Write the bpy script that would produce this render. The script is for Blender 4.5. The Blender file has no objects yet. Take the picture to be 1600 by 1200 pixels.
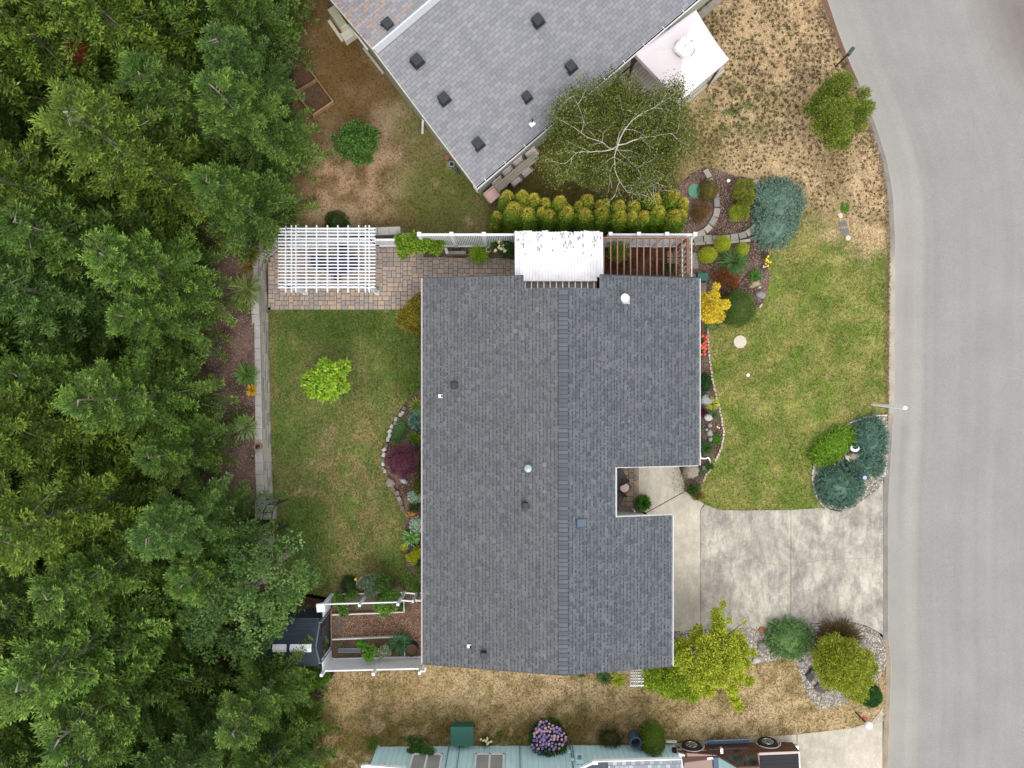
import bpy, math, random
import numpy as np
from mathutils import Vector, Matrix
random.seed(7); R = np.random.default_rng(11)
sc = bpy.context.scene
COL = sc.collection
H = 26.0; F = 1600*24/36.0
# ---------------------------------------------------------------- camera, light
cam_d = bpy.data.cameras.new('camera'); cam = bpy.data.objects.new('camera', cam_d); COL.objects.link(cam)
cam.location = (0, 0, H); cam_d.lens = 24; cam_d.sensor_width = 36; cam_d.clip_end = 2000; sc.camera = cam
wd = bpy.data.worlds.new('World'); sc.world = wd; wd.use_nodes = True
wn = wd.node_tree; bg = wn.nodes['Background']
sky = wn.nodes.new('ShaderNodeTexSky'); sky.sky_type = 'NISHITA'; sky.sun_disc = False
SUN_EL = math.radians(56); SUN_AZ = math.radians(165)      # azimuth clockwise from +y : sun stands to the south, slightly east
sky.sun_elevation = SUN_EL; sky.sun_rotation = SUN_AZ; sky.dust_density = 3.0
hs = wn.nodes.new('ShaderNodeHueSaturation'); hs.inputs['Saturation'].default_value = 0.22
ov = wn.nodes.new('ShaderNodeMix'); ov.data_type = 'RGBA'; ov.inputs[0].default_value = 0.6; ov.inputs[7].default_value = (6.9, 7.0, 7.15, 1)   # even cloud cover veiling the blue
wn.links.new(sky.outputs[0], hs.inputs['Color']); wn.links.new(hs.outputs[0], ov.inputs[6]); wn.links.new(ov.outputs[2], bg.inputs['Color']); bg.inputs['Strength'].default_value = 0.15
sl = bpy.data.lights.new('sun', 'SUN'); sl.energy = 0.55; sl.angle = math.radians(28); sl.color = (1, 0.96, 0.9)
so = bpy.data.objects.new('sun', sl); COL.objects.link(so); so.location = (8, -20, 30)
sd = Vector((math.sin(SUN_AZ)*math.cos(SUN_EL), math.cos(SUN_AZ)*math.cos(SUN_EL), math.sin(SUN_EL)))
so.rotation_euler = sd.to_track_quat('Z', 'Y').to_euler()
vs = sc.view_settings; vs.view_transform = 'Standard'; vs.look = 'None'; vs.exposure = 0.88; vs.gamma = 1; vs.use_curve_mapping = False
# ---------------------------------------------------------------- helpers
def lin(v): v /= 255.0; return v/12.92 if v < .04045 else ((v+.055)/1.055)**2.4
def c(r, g, b, k=0.8): return (lin(r)*k, lin(g)*k, lin(b)*k)
def W(px, py, z=0.0): k = (H-z)/F; return Vector(((px-800)*k, (600-py)*k, z))
def WP(pts, z=0.0): return [tuple(W(x, y, z)[:2]) for x, y in pts]
def m(px, z=0.0): return px*(H-z)/F
def props(o, label=None, cat=None, group=None, kind=None):
    if label: o['label'] = label
    if cat: o['category'] = cat
    if group: o['group'] = group
    if kind: o['kind'] = kind
    return o
def offs(p):
    v = Vector((0, 0, 0))
    while p is not None: v = v + p.location; p = p.parent
    return v
def thing(name, label, cat, loc, group=None, rz=0.0):
    o = bpy.data.objects.new(name, None); COL.objects.link(o); o.location = loc; o.rotation_euler = (0, 0, rz)
    o.empty_display_size = .3
    return props(o, label, cat, group)
def setting(name, loc=(0, 0, 0)):
    o = bpy.data.objects.new(name, None); COL.objects.link(o); o.location = loc
    return props(o, kind='structure')
def finish(o, parent, local):
    me = o.data
    if parent is not None:
        o.parent = parent
        if not local: me.transform(Matrix.Translation(-offs(parent)))
    elif not local and len(me.vertices):
        co = np.empty(len(me.vertices)*3, np.float32); me.vertices.foreach_get('co', co); co = co.reshape(-1, 3)
        b = Vector((float((co[:, 0].min()+co[:, 0].max())/2), float((co[:, 1].min()+co[:, 1].max())/2), float(co[:, 2].min())))
        me.transform(Matrix.Translation(-b)); o.location = b
def np_mesh(name, V, Fc, mat, cols=None, parent=None, local=False, smooth=False, vcols=None):
    """V (n,3); Fc (k,3|4) ints; cols (k,3) per face or vcols (n,3) per vertex"""
    V = np.asarray(V, np.float32); Fc = np.asarray(Fc, np.int32); k, s = Fc.shape
    me = bpy.data.meshes.new(name)
    me.vertices.add(len(V)); me.vertices.foreach_set('co', V.ravel())
    me.loops.add(k*s); me.loops.foreach_set('vertex_index', Fc.ravel())
    me.polygons.add(k); me.polygons.foreach_set('loop_start', np.arange(0, k*s, s, dtype=np.int32))
    try: me.polygons.foreach_set('loop_total', np.full(k, s, np.int32))
    except Exception: pass
    me.update(calc_edges=True)
    if cols is not None:
        a = me.attributes.new('Col', 'FLOAT_COLOR', 'FACE'); a.data.foreach_set('color', np.c_[np.asarray(cols), np.ones(k)].astype(np.float32).ravel())
    if vcols is not None:
        a = me.attributes.new('Col', 'FLOAT_COLOR', 'POINT'); a.data.foreach_set('color', np.c_[np.asarray(vcols), np.ones(len(V))].astype(np.float32).ravel())
    if smooth: me.polygons.foreach_set('use_smooth', np.ones(k, bool))
    if mat: me.materials.append(mat)
    o = bpy.data.objects.new(name, me); COL.objects.link(o); finish(o, parent, local)
    return o
class MB:
    def __init__(s): s.v = []; s.f = []; s.c = []; s.col = None
    def add(s, vs_, fs, col=None):
        n = len(s.v); s.v += [tuple(q) for q in vs_]; s.f += [tuple(i+n for i in q) for q in fs]; s.c += [col or s.col or (1, 1, 1)]*len(fs); return s
    def hexa(s, b, t, col=None):      # 4 bottom + 4 top corners, counter-clockwise from above
        return s.add(list(b)+list(t), [(3, 2, 1, 0), (4, 5, 6, 7), (0, 1, 5, 4), (1, 2, 6, 5), (2, 3, 7, 6), (3, 0, 4, 7)], col)
    def box(s, ce, d, rz=0.0, col=None, top=1.0):
        x, y, z = ce; a, b, h = d[0]/2, d[1]/2, d[2]/2; cs, sn = math.cos(rz), math.sin(rz)
        q = [(-a, -b), (a, -b), (a, b), (-a, b)]
        return s.hexa([(x+p*cs-r*sn, y+p*sn+r*cs, z-h) for p, r in q], [(x+p*top*cs-r*top*sn, y+p*top*sn+r*top*cs, z+h) for p, r in q], col)
    def bar(s, p, q, w, h, col=None):  # box from p to q, w across, h high (vertical centre on the line)
        p = Vector(p); q = Vector(q); d = (q-p); d.normalize()
        up = Vector((0, 0, 1)) if abs(d.z) < .9 else Vector((1, 0, 0))
        sd_ = d.cross(up).normalized()*w/2; u = sd_.cross(d).normalized()*h/2
        return s.hexa([p-sd_-u, p+sd_-u, q+sd_-u, q-sd_-u], [p-sd_+u, p+sd_+u, q+sd_+u, q-sd_+u], col)
    def tube(s, pts, rad, n=6, col=None, cap=True):
        pts = [Vector(p) for p in pts]; rad = rad if hasattr(rad, '__len__') else [rad]*len(pts); rings = []
        for i, p in enumerate(pts):
            d = (pts[min(i+1, len(pts)-1)]-pts[max(i-1, 0)]).normalized()
            a = d.cross(Vector((0, 0, 1)) if abs(d.z) < .9 else Vector((1, 0, 0))).normalized(); b = d.cross(a)
            rings.append([p+(a*math.cos(t)+b*math.sin(t))*rad[i] for t in [2*math.pi*k/n for k in range(n)]])
        vs_ = [v for r in rings for v in r]; fs = []
        for i in range(len(pts)-1):
            for k in range(n): fs.append((i*n+k, i*n+(k+1) % n, (i+1)*n+(k+1) % n, (i+1)*n+k))
        if cap: fs.append(tuple(range(n))[::-1]); fs.append(tuple((len(pts)-1)*n+k for k in range(n)))
        return s.add(vs_, fs, col)
    def cyl(s, ce, r, z0, z1, n=20, r2=None, col=None):
        r2 = r if r2 is None else r2
        return s.add([(ce[0]+r*math.cos(t), ce[1]+r*math.sin(t), z0) for t in np.linspace(0, 2*math.pi, n, endpoint=False)] +
                     [(ce[0]+r2*math.cos(t), ce[1]+r2*math.sin(t), z1) for t in np.linspace(0, 2*math.pi, n, endpoint=False)],
                     [tuple(range(n))[::-1], tuple(range(n, 2*n))]+[(k, (k+1) % n, n+(k+1) % n, n+k) for k in range(n)], col)
    def ring(s, ce, ri, ro, z0, z1, n=20, col=None):
        vs_ = []
        for t in np.linspace(0, 2*math.pi, n, endpoint=False):
            for r, z in ((ri, z0), (ro, z0), (ro, z1), (ri, z1)): vs_.append((ce[0]+r*math.cos(t), ce[1]+r*math.sin(t), z))
        fs = []
        for k in range(n):
            a, b = 4*k, 4*((k+1) % n)
            for j in range(4): fs.append((a+j, b+j, b+(j+1) % 4, a+(j+1) % 4))
        return s.add(vs_, fs, col)
    def prism(s, poly, z0, z1, col=None):
        n = len(poly)
        return s.add([(x, y, z0) for x, y in poly]+[(x, y, z1) for x, y in poly],
                     [tuple(range(n))[::-1], tuple(range(n, 2*n))]+[(k, (k+1) % n, n+(k+1) % n, n+k) for k in range(n)], col)
    def build(s, name, mat, parent=None, local=False, smooth=False, bevel=0):
        me = bpy.data.meshes.new(name); me.from_pydata(s.v, [], s.f); me.update()
        a = me.attributes.new('Col', 'FLOAT_COLOR', 'FACE'); a.data.foreach_set('color', np.c_[np.array(s.c, np.float32), np.ones(len(s.f), np.float32)].astype(np.float32).ravel())
        if smooth: me.polygons.foreach_set('use_smooth', [True]*len(me.polygons))
        me.materials.append(mat); o = bpy.data.objects.new(name, me); COL.objects.link(o); finish(o, parent, local)
        if bevel: b = o.modifiers.new('bevel', 'BEVEL'); b.width = bevel; b.segments = 2; b.limit_method = 'ANGLE'
        return o
# value noise
_T = np.random.default_rng(3).random((256, 256))
def vnoise(x, y):
    xi = np.floor(x).astype(int); yi = np.floor(y).astype(int); fx = x-xi; fy = y-yi; fx = fx*fx*(3-2*fx); fy = fy*fy*(3-2*fy)
    a = _T[xi & 255, yi & 255]; b = _T[(xi+1) & 255, yi & 255]; cc = _T[xi & 255, (yi+1) & 255]; d = _T[(xi+1) & 255, (yi+1) & 255]
    return (a*(1-fx)+b*fx)*(1-fy)+(cc*(1-fx)+d*fx)*fy
def fbm(x, y, s, o=4):
    t = 0; a = .5; n = 0
    for i in range(o): t = t+a*vnoise(x*s+17*i, y*s-31*i); n += a; a *= .55; s *= 2.1
    return t/n
def ss(a, b, x): t = np.clip((x-a)/(b-a), 0, 1); return t*t*(3-2*t)
def mixc(a, b, t): return np.asarray(a)[None]*(1-t)[:, None]+np.asarray(b)[None]*t[:, None]
def mixa(A, b, t): return A*(1-t)[:, None]+np.asarray(b)[None]*t[:, None]
def pxy(x, y): return 800+x*F/H, 600-y*F/H
def inside(poly, x, y):
    P = np.asarray(poly); r = np.zeros(x.shape, bool); n = len(P); j = n-1
    for i in range(n):
        xi, yi = P[i]; xj, yj = P[j]
        if yi != yj: r ^= ((yi > y) != (yj > y)) & (x < (xj-xi)*(y-yi)/(yj-yi)+xi)
        j = i
    return r
def smooth_poly(pts, n=6, wob=0.0, closed=True, seed=0):
    P = np.array(pts, float); N = len(P); out = []
    rng = range(N) if closed else range(N-1)
    for i in rng:
        p0, p1, p2, p3 = (P[(i-1) % N], P[i], P[(i+1) % N], P[(i+2) % N]) if closed else (P[max(i-1, 0)], P[i], P[i+1], P[min(i+2, N-1)])
        for t in np.linspace(0, 1, n, endpoint=False):
            out.append(.5*((2*p1)+(-p0+p2)*t+(2*p0-5*p1+4*p2-p3)*t*t+(-p0+3*p1-3*p2+p3)*t**3))
    if not closed: out.append(P[-1])
    out = np.array(out)
    if wob: out = out+np.random.default_rng(seed).normal(0, wob, out.shape)
    return [tuple(q) for q in out]
def region(name, poly, z, cell, colfn, mat, zf=None, parent=None, kind='structure', rough=0.0):
    P = np.array(poly, float); x0, y0 = P.min(0)-cell; x1, y1 = P.max(0)+cell
    xs = np.arange(x0, x1+cell, cell); ys = np.arange(y0, y1+cell, cell); X, Y = np.meshgrid(xs, ys); nx = len(xs); ny = len(ys)
    I = inside(poly, X, Y); cl = I[:-1, :-1] | I[1:, :-1] | I[:-1, 1:] | I[1:, 1:]
    xv = X.ravel().copy(); yv = Y.ravel().copy(); need = np.zeros(nx*ny, bool); jj, ii = np.nonzero(cl)
    base = jj*nx+ii; Q = np.c_[base, base+1, base+nx+1, base+nx]; need[Q.ravel()] = True
    out = need & ~I.ravel(); k = np.nonzero(out)[0]; px_, py_ = xv[k], yv[k]; best = np.full(len(k), 1e9); bx = px_.copy(); by = py_.copy()
    for i in range(len(P)):
        a = P[i]; b = P[(i+1) % len(P)]; d = b-a; L = d@d
        if L < 1e-12: continue
        t = np.clip(((px_-a[0])*d[0]+(py_-a[1])*d[1])/L, 0, 1); qx = a[0]+t*d[0]; qy = a[1]+t*d[1]; dd = (px_-qx)**2+(py_-qy)**2
        s_ = dd < best; best[s_] = dd[s_]; bx[s_] = qx[s_]; by[s_] = qy[s_]
    xv[k] = bx; yv[k] = by
    idx = -np.ones(nx*ny, int); u = np.nonzero(need)[0]; idx[u] = np.arange(len(u)); xv = xv[u]; yv = yv[u]; Q = idx[Q]
    zz = np.full(len(u), z)+(zf(xv, yv) if zf else 0)
    if rough: zz = zz+rough*(fbm(xv, yv, 1.3)-.5)
    o = np_mesh(name, np.c_[xv, yv, zz], Q, mat, vcols=colfn(xv, yv), parent=parent, smooth=True)
    if kind: o['kind'] = kind
    return o
def sample(poly, n, excl=()):
    P = np.array(poly); lo = P.min(0); hi = P.max(0); xs = []; ys = []; got = 0
    for _ in range(40):
        x = R.uniform(lo[0], hi[0], n); y = R.uniform(lo[1], hi[1], n); k = inside(poly, x, y)
        for e in excl: k &= ~inside(e, x, y)
        xs.append(x[k]); ys.append(y[k]); got += k.sum()
        if got >= n: break
    return np.concatenate(xs)[:n], np.concatenate(ys)[:n]
def unit(v): return v/np.maximum(np.linalg.norm(v, axis=1, keepdims=True), 1e-9)
def blades(P, D, L, Wd, up=0.8, cols=None, tri=False):
    """leaf shaped quads: returns V, F"""
    n = len(P); D = unit(D); L = np.broadcast_to(L, (n,))[:, None]; Wd = np.broadcast_to(Wd, (n,))[:, None]
    nr = unit(np.array([0, 0, up])+R.normal(0, .6, (n, 3))); S = unit(np.cross(D, nr)); up_ = np.cross(S, D)
    if tri:
        V = np.stack([P-S*Wd/2, P+S*Wd/2, P+D*L], 1).reshape(-1, 3); return V, np.arange(3*n).reshape(n, 3)
    mid = P+D*L*.55+up_*L*.06
    V = np.stack([P, mid+S*Wd/2, P+D*L-up_*L*.08, mid-S*Wd/2], 1).reshape(-1, 3); return V, np.arange(4*n).reshape(n, 4)
def fol(name, parts, mat, parent=None, local=False):
    """parts: list of (V,F,cols) -> one mesh (all quads)"""
    Vs, Fs, Cs, n = [], [], [], 0
    for V, Fc, Cc in parts: Vs.append(V); Fs.append(Fc+n); Cs.append(Cc); n += len(V)
    return np_mesh(name, np.concatenate(Vs), np.concatenate(Fs), mat, cols=np.concatenate(Cs), parent=parent, local=local)
def tone(n, pal, jit=.18):
    pal = np.array(pal); i = R.integers(0, len(pal), n); j = (i+1) % len(pal); t = R.random(n)[:, None]*.5
    return (pal[i]*(1-t)+pal[j]*t)*np.clip(R.normal(1, jit, n), .5, 1.6)[:, None]
def ellip(ce, r, nu=14, nv=8, wob=.12, seed=1, lo=-.4):
    rg = np.random.default_rng(seed); V = []
    for j in range(nv+1):
        ph = math.asin(lo)+(math.pi/2-math.asin(lo))*j/nv
        for i in range(nu):
            th = 2*math.pi*i/nu; k = 1+rg.normal(0, wob)*(j < nv)
            V.append((ce[0]+r[0]*k*math.cos(th)*math.cos(ph), ce[1]+r[1]*k*math.sin(th)*math.cos(ph), ce[2]+r[2]*k*math.sin(ph)))
    Fc = [(j*nu+i, j*nu+(i+1) % nu, (j+1)*nu+(i+1) % nu, (j+1)*nu+i) for j in range(nv) for i in range(nu)]
    return np.array(V), np.array(Fc)
# ---------------------------------------------------------------- materials
def new_mat(name):
    M = bpy.data.materials.new(name); M.use_nodes = True; nt = M.node_tree; return M, nt, nt.nodes['Principled BSDF']
def noise_node(nt, scale, detail=4, coord='Object', stretch=None, rough=.6):
    tc = nt.nodes.new('ShaderNodeTexCoord'); n = nt.nodes.new('ShaderNodeTexNoise'); n.inputs['Scale'].default_value = scale; n.inputs['Detail'].default_value = detail; n.inputs['Roughness'].default_value = rough
    if stretch:
        mp = nt.nodes.new('ShaderNodeMapping'); mp.inputs['Scale'].default_value = stretch; nt.links.new(tc.outputs[coord], mp.inputs[0]); nt.links.new(mp.outputs[0], n.inputs['Vector'])
    else: nt.links.new(tc.outputs[coord], n.inputs['Vector'])
    return n
def mixn(nt, a, b, fac, mode='MIX'):
    x = nt.nodes.new('ShaderNodeMix'); x.data_type = 'RGBA'; x.blend_type = mode
    for s_, v in ((6, a), (7, b), (0, fac)):
        if hasattr(v, 'is_output'): nt.links.new(v, x.inputs[s_])
        else: x.inputs[s_].default_value = (v if s_ == 0 else (*v, 1))
    return x.outputs[2]
def ramp(nt, src, lo, hi, a=0.0, b=1.0):
    r = nt.nodes.new('ShaderNodeMapRange'); r.inputs[1].default_value = lo; r.inputs[2].default_value = hi; r.inputs[3].default_value = a; r.inputs[4].default_value = b; nt.links.new(src, r.inputs[0]); return r.outputs[0]
def bump(nt, bs, src, st, dist=.01):
    b = nt.nodes.new('ShaderNodeBump'); b.inputs['Strength'].default_value = st; b.inputs['Distance'].default_value = dist; nt.links.new(src, b.inputs['Height']); nt.links.new(b.outputs[0], bs.inputs['Normal'])
def mat(name, rgb=None, rough=.7, metal=0.0, ns=8.0, na=.15, bmp=.2, stretch=None, grime=None, gs=1.2, fine=None, coat=0, trans=0, spec=.4):
    """rgb None -> colour attribute Col"""
    M, nt, bs = new_mat(name)
    if rgb is None:
        at = nt.nodes.new('ShaderNodeAttribute'); at.attribute_name = 'Col'; base = at.outputs['Color']
    else: base = tuple(rgb)
    n = noise_node(nt, ns, 5, stretch=stretch); v = ramp(nt, n.outputs[0], .3, .7, 1-na, 1+na)
    x = mixn(nt, base, v, 1.0, 'MULTIPLY')
    if fine:
        n2 = noise_node(nt, fine[0], 3, stretch=stretch); x = mixn(nt, x, ramp(nt, n2.outputs[0], .35, .65, 1-fine[1], 1+fine[1]), 1.0, 'MULTIPLY')
    if grime:
        n3 = noise_node(nt, gs, 6); x = mixn(nt, x, grime, ramp(nt, n3.outputs[0], .5, .75, 0, .6))
    nt.links.new(x, bs.inputs['Base Color']); bs.inputs['Roughness'].default_value = rough; bs.inputs['Metallic'].default_value = metal; bs.inputs['Specular IOR Level'].default_value = spec
    if coat: bs.inputs['Coat Weight'].default_value = coat; bs.inputs['Coat Roughness'].default_value = .08
    if trans: bs.inputs['Transmission Weight'].default_value = trans
    if bmp: bump(nt, bs, n.outputs[0], bmp)
    return M
def leafmat(name, tr=.25, rough=.6, gain=1.0):
    M, nt, bs = new_mat(name); at = nt.nodes.new('ShaderNodeAttribute'); at.attribute_name = 'Col'
    oi = nt.nodes.new('ShaderNodeObjectInfo'); v = ramp(nt, oi.outputs['Random'], 0, 1, .88*gain, 1.14*gain); x = mixn(nt, at.outputs['Color'], v, 1.0, 'MULTIPLY')
    nt.links.new(x, bs.inputs['Base Color']); bs.inputs['Roughness'].default_value = rough; bs.inputs['Specular IOR Level'].default_value = .3
    t = nt.nodes.new('ShaderNodeBsdfTranslucent'); nt.links.new(x, t.inputs[0]); mx = nt.nodes.new('ShaderNodeMixShader'); mx.inputs[0].default_value = tr
    nt.links.new(bs.outputs[0], mx.inputs[1]); nt.links.new(t.outputs[0], mx.inputs[2]); nt.links.new(mx.outputs[0], nt.nodes['Material Output'].inputs[0]); return M
M_leaf = leafmat('foliage', gain=1.3); M_needle = leafmat('wood_foliage', .25, gain=1.15); M_flower = leafmat('petals', .2, .5)
M_grass = leafmat('grass_blades', .15, .8)
M_lawn = mat('lawn_turf', None, .95, ns=14, na=.22, bmp=.6, fine=(55, .22), spec=.1)
M_mulch = mat('bark_mulch', None, .9, ns=25, na=.4, bmp=1, fine=(70, .35), spec=.15)
M_gravel = mat('gravel', None, .85, ns=40, na=.4, bmp=1, spec=.2)
M_attr = mat('mixed_stone', None, .85, ns=12, na=.12, bmp=.35, fine=(60, .08), spec=.25)
M_shingle = mat('asphalt_shingle', None, .9, ns=.7, na=.06, bmp=.3, fine=(90, .10), spec=.2)
M_soil = mat('soil', c(70, 55, 42), .95, ns=5, na=.35, bmp=.5, fine=(30, .3), spec=.1)
M_white = mat('white_vinyl', c(240, 242, 246, .86), .45, ns=3, na=.03, bmp=0)
M_whitewood = mat('painted_wood', c(236, 234, 228, .84), .6, ns=6, na=.06, bmp=.1)
M_oldwhite = mat('worn_white_paint', c(226, 222, 214, .84), .7, ns=9, na=.08, bmp=.1)
M_cream = mat('cream_metal', c(222, 216, 196, .8), .5, ns=4, na=.06, bmp=0)
M_siding = mat('grey_green_siding', c(172, 176, 158), .7, ns=3, na=.05, bmp=.05)
M_siding2 = mat('pale_siding', c(205, 208, 198), .7, ns=3, na=.04, bmp=.05)
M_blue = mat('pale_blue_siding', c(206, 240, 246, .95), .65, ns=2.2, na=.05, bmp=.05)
M_black = mat('black_plastic', c(44, 48, 52, .9), .5, ns=8, na=.15, bmp=.05)
M_iron = mat('black_iron', c(30, 28, 30, .9), .5, ns=8, na=.1, bmp=.0, metal=.3)
M_darkgrey = mat('dark_resin', c(52, 62, 74), .6, ns=4, na=.12, bmp=.1, fine=(30, .08))
M_navy = mat('navy_cloth', c(62, 62, 100), .85, ns=20, na=.12, bmp=.2)
M_rust = mat('stained_rafter', c(150, 112, 94), .7, ns=9, na=.2, bmp=.2)
M_galv = mat('galvanised_metal', c(176, 190, 200), .35, metal=.7, ns=8, na=.1, bmp=0)
M_green = mat('green_plastic', c(48, 108, 92), .6, ns=5, na=.1, bmp=.05)
M_green2 = mat('faded_green_lid', c(92, 148, 118), .7, ns=9, na=.1, bmp=.05)
M_canvas = mat('white_canvas', c(242, 231, 233, .76), .8, ns=1.5, na=.03, bmp=.3)
M_deck = mat('weathered_decking', c(176, 169, 155), .8, ns=5, na=.12, stretch=(1, 1, 1), bmp=.3, fine=(40, .1))
M_timber = mat('garden_timber', c(150, 118, 86), .8, ns=7, na=.25, bmp=.3)
M_greywood = mat('grey_timber', c(150, 140, 130), .85, ns=7, na=.25, bmp=.4)
M_cushion = mat('pale_cushion', c(226, 214, 210, .92), .9, ns=10, na=.06, bmp=.15)
M_pink = mat('pink_cushion', c(226, 190, 184), .85, ns=10, na=.05, bmp=.15)
M_pinkglass = mat('pink_tabletop', c(236, 200, 192), .4, ns=6, na=.04, bmp=0)
M_bark = mat('tree_bark', c(120, 108, 96), .9, ns=10, na=.3, bmp=.8)
M_birch = mat('birch_bark', c(196, 186, 170), .8, ns=9, na=.2, bmp=.3)
M_glass = mat('window_glass', c(172, 174, 174), .25, ns=2, na=.1, bmp=0, spec=.8)
M_glassd = mat('dark_glass', c(40, 48, 42), .05, ns=2, na=.2, bmp=0, spec=1)
M_paint = mat('brown_truck_paint', c(92, 60, 48), .4, metal=.45, ns=2, na=.04, bmp=0, coat=.5)
M_tyre = mat('tyre_rubber', c(38, 38, 40), .8, ns=20, na=.15, bmp=.2)
M_chrome = mat('chrome', c(220, 222, 225, 1), .15, metal=.9, ns=4, na=.03, bmp=0)
M_terra = mat('terracotta', c(150, 106, 84), .8, ns=8, na=.15, bmp=.1)
M_blueplastic = mat('blue_grey_plastic', c(66, 88, 108), .55, ns=5, na=.1, bmp=0)
M_lamp = mat('lamp_globe', c(245, 245, 246, .88), .3, ns=4, na=.02, bmp=0)
M_red = mat('red_plastic', c(190, 60, 50), .6, ns=4, na=.1, bmp=0)
# concrete, asphalt
def concrete(name, a, b, stain):
    M, nt, bs = new_mat(name); n1 = noise_node(nt, .9, 10, stretch=(1.4, 1, 1), rough=.78); n2 = noise_node(nt, 3.2, 8, stretch=(1.8, 1, 1), rough=.8); n3 = noise_node(nt, 45, 3)
    x = mixn(nt, a, b, ramp(nt, n2.outputs[0], .35, .62)); x = mixn(nt, x, stain, ramp(nt, n1.outputs[0], .42, .62, 0, .85)); n5 = noise_node(nt, 1.1, 10, stretch=(3, .8, 1), rough=.8); x = mixn(nt, x, stain, ramp(nt, n5.outputs[0], .48, .66, 0, .8))
    n4 = noise_node(nt, 7, 6, rough=.8); x = mixn(nt, x, tuple(q*1.25 for q in a), ramp(nt, n4.outputs[0], .56, .7, 0, .6))
    x = mixn(nt, x, ramp(nt, n3.outputs[0], .3, .7, .88, 1.1), 1.0, 'MULTIPLY'); n6 = noise_node(nt, .42, 4); x = mixn(nt, x, ramp(nt, n6.outputs[0], .38, .62, .80, 1.08), 1.0, 'MULTIPLY'); nt.links.new(x, bs.inputs['Base Color']); bs.inputs['Roughness'].default_value = .9; bump(nt, bs, n3.outputs[0], .25, .004); return M
M_conc = concrete('stained_concrete', c(206, 197, 180, .84), c(188, 180, 165), c(128, 123, 118))
M_conc2 = concrete('plain_concrete', c(214, 205, 186, .85), c(192, 182, 165), c(182, 172, 156))
M_cap = concrete('block_concrete', c(184, 180, 172), c(170, 166, 158), c(160, 156, 150))
def asphalt():
    M, nt, bs = new_mat('worn_asphalt'); at = nt.nodes.new('ShaderNodeAttribute'); at.attribute_name = 'Col'
    uv = nt.nodes.new('ShaderNodeUVMap'); mp = nt.nodes.new('ShaderNodeMapping'); mp.inputs['Scale'].default_value = (2.6, .045, 1); nt.links.new(uv.outputs[0], mp.inputs[0])
    n = nt.nodes.new('ShaderNodeTexNoise'); n.inputs['Scale'].default_value = 1; n.inputs['Detail'].default_value = 5; nt.links.new(mp.outputs[0], n.inputs['Vector'])
    x = mixn(nt, at.outputs['Color'], ramp(nt, n.outputs[0], .3, .7, .955, 1.045), 1.0, 'MULTIPLY')
    n2 = noise_node(nt, 42, 3, rough=.8); x = mixn(nt, x, ramp(nt, n2.outputs[0], .3, .7, .76, 1.24), 1.0, 'MULTIPLY')
    n3 = noise_node(nt, .5, 6); x = mixn(nt, x, ramp(nt, n3.outputs[0], .3, .7, .92, 1.07), 1.0, 'MULTIPLY'); n4 = noise_node(nt, 5.5, 2, rough=.3); x = mixn(nt, x, c(92, 90, 88), ramp(nt, n4.outputs[0], .80, .84, 0, .6))
    nt.links.new(x, bs.inputs['Base Color']); bs.inputs['Roughness'].default_value = .92; bs.inputs['Specular IOR Level'].default_value = .2; bump(nt, bs, n2.outputs[0], .5, .006); return M
M_asph = asphalt()
def peel():
    M, nt, bs = new_mat('peeling_white_paint'); n = noise_node(nt, 6.5, 4, stretch=(2.8, .8, 1), rough=.7); x = mixn(nt, c(238, 236, 238, .86), c(70, 44, 60), ramp(nt, n.outputs[0], .71, .73)); n2 = noise_node(nt, 3, 4)
    tc = nt.nodes.new('ShaderNodeTexCoord'); x = mixn(nt, x, c(205, 200, 204, .86), ramp(nt, n2.outputs[0], .45, .7, 0, .5)); nt.links.new(x, bs.inputs['Base Color']); bs.inputs['Roughness'].default_value = .6; return M
M_oldpaint = peel()
# ================================================================= THE SETTING
g = MB(); g.add([(-300, -300, -.5), (300, -300, -.5), (300, 300, -.5), (-300, 300, -.5)], [(0, 1, 2, 3)]); o = g.build('ground', M_soil); o['kind'] = 'structure'
def TZ(x, y):
    a = .9*(1-ss(-9.2, -4.5, x)); a = np.where((y < 5.35) & (x > -9.4), 0, a); return a*ss(-8.6, -5.4, y)
def tz(x, y): return float(TZ(np.array([x]), np.array([y]))[0])
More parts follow.
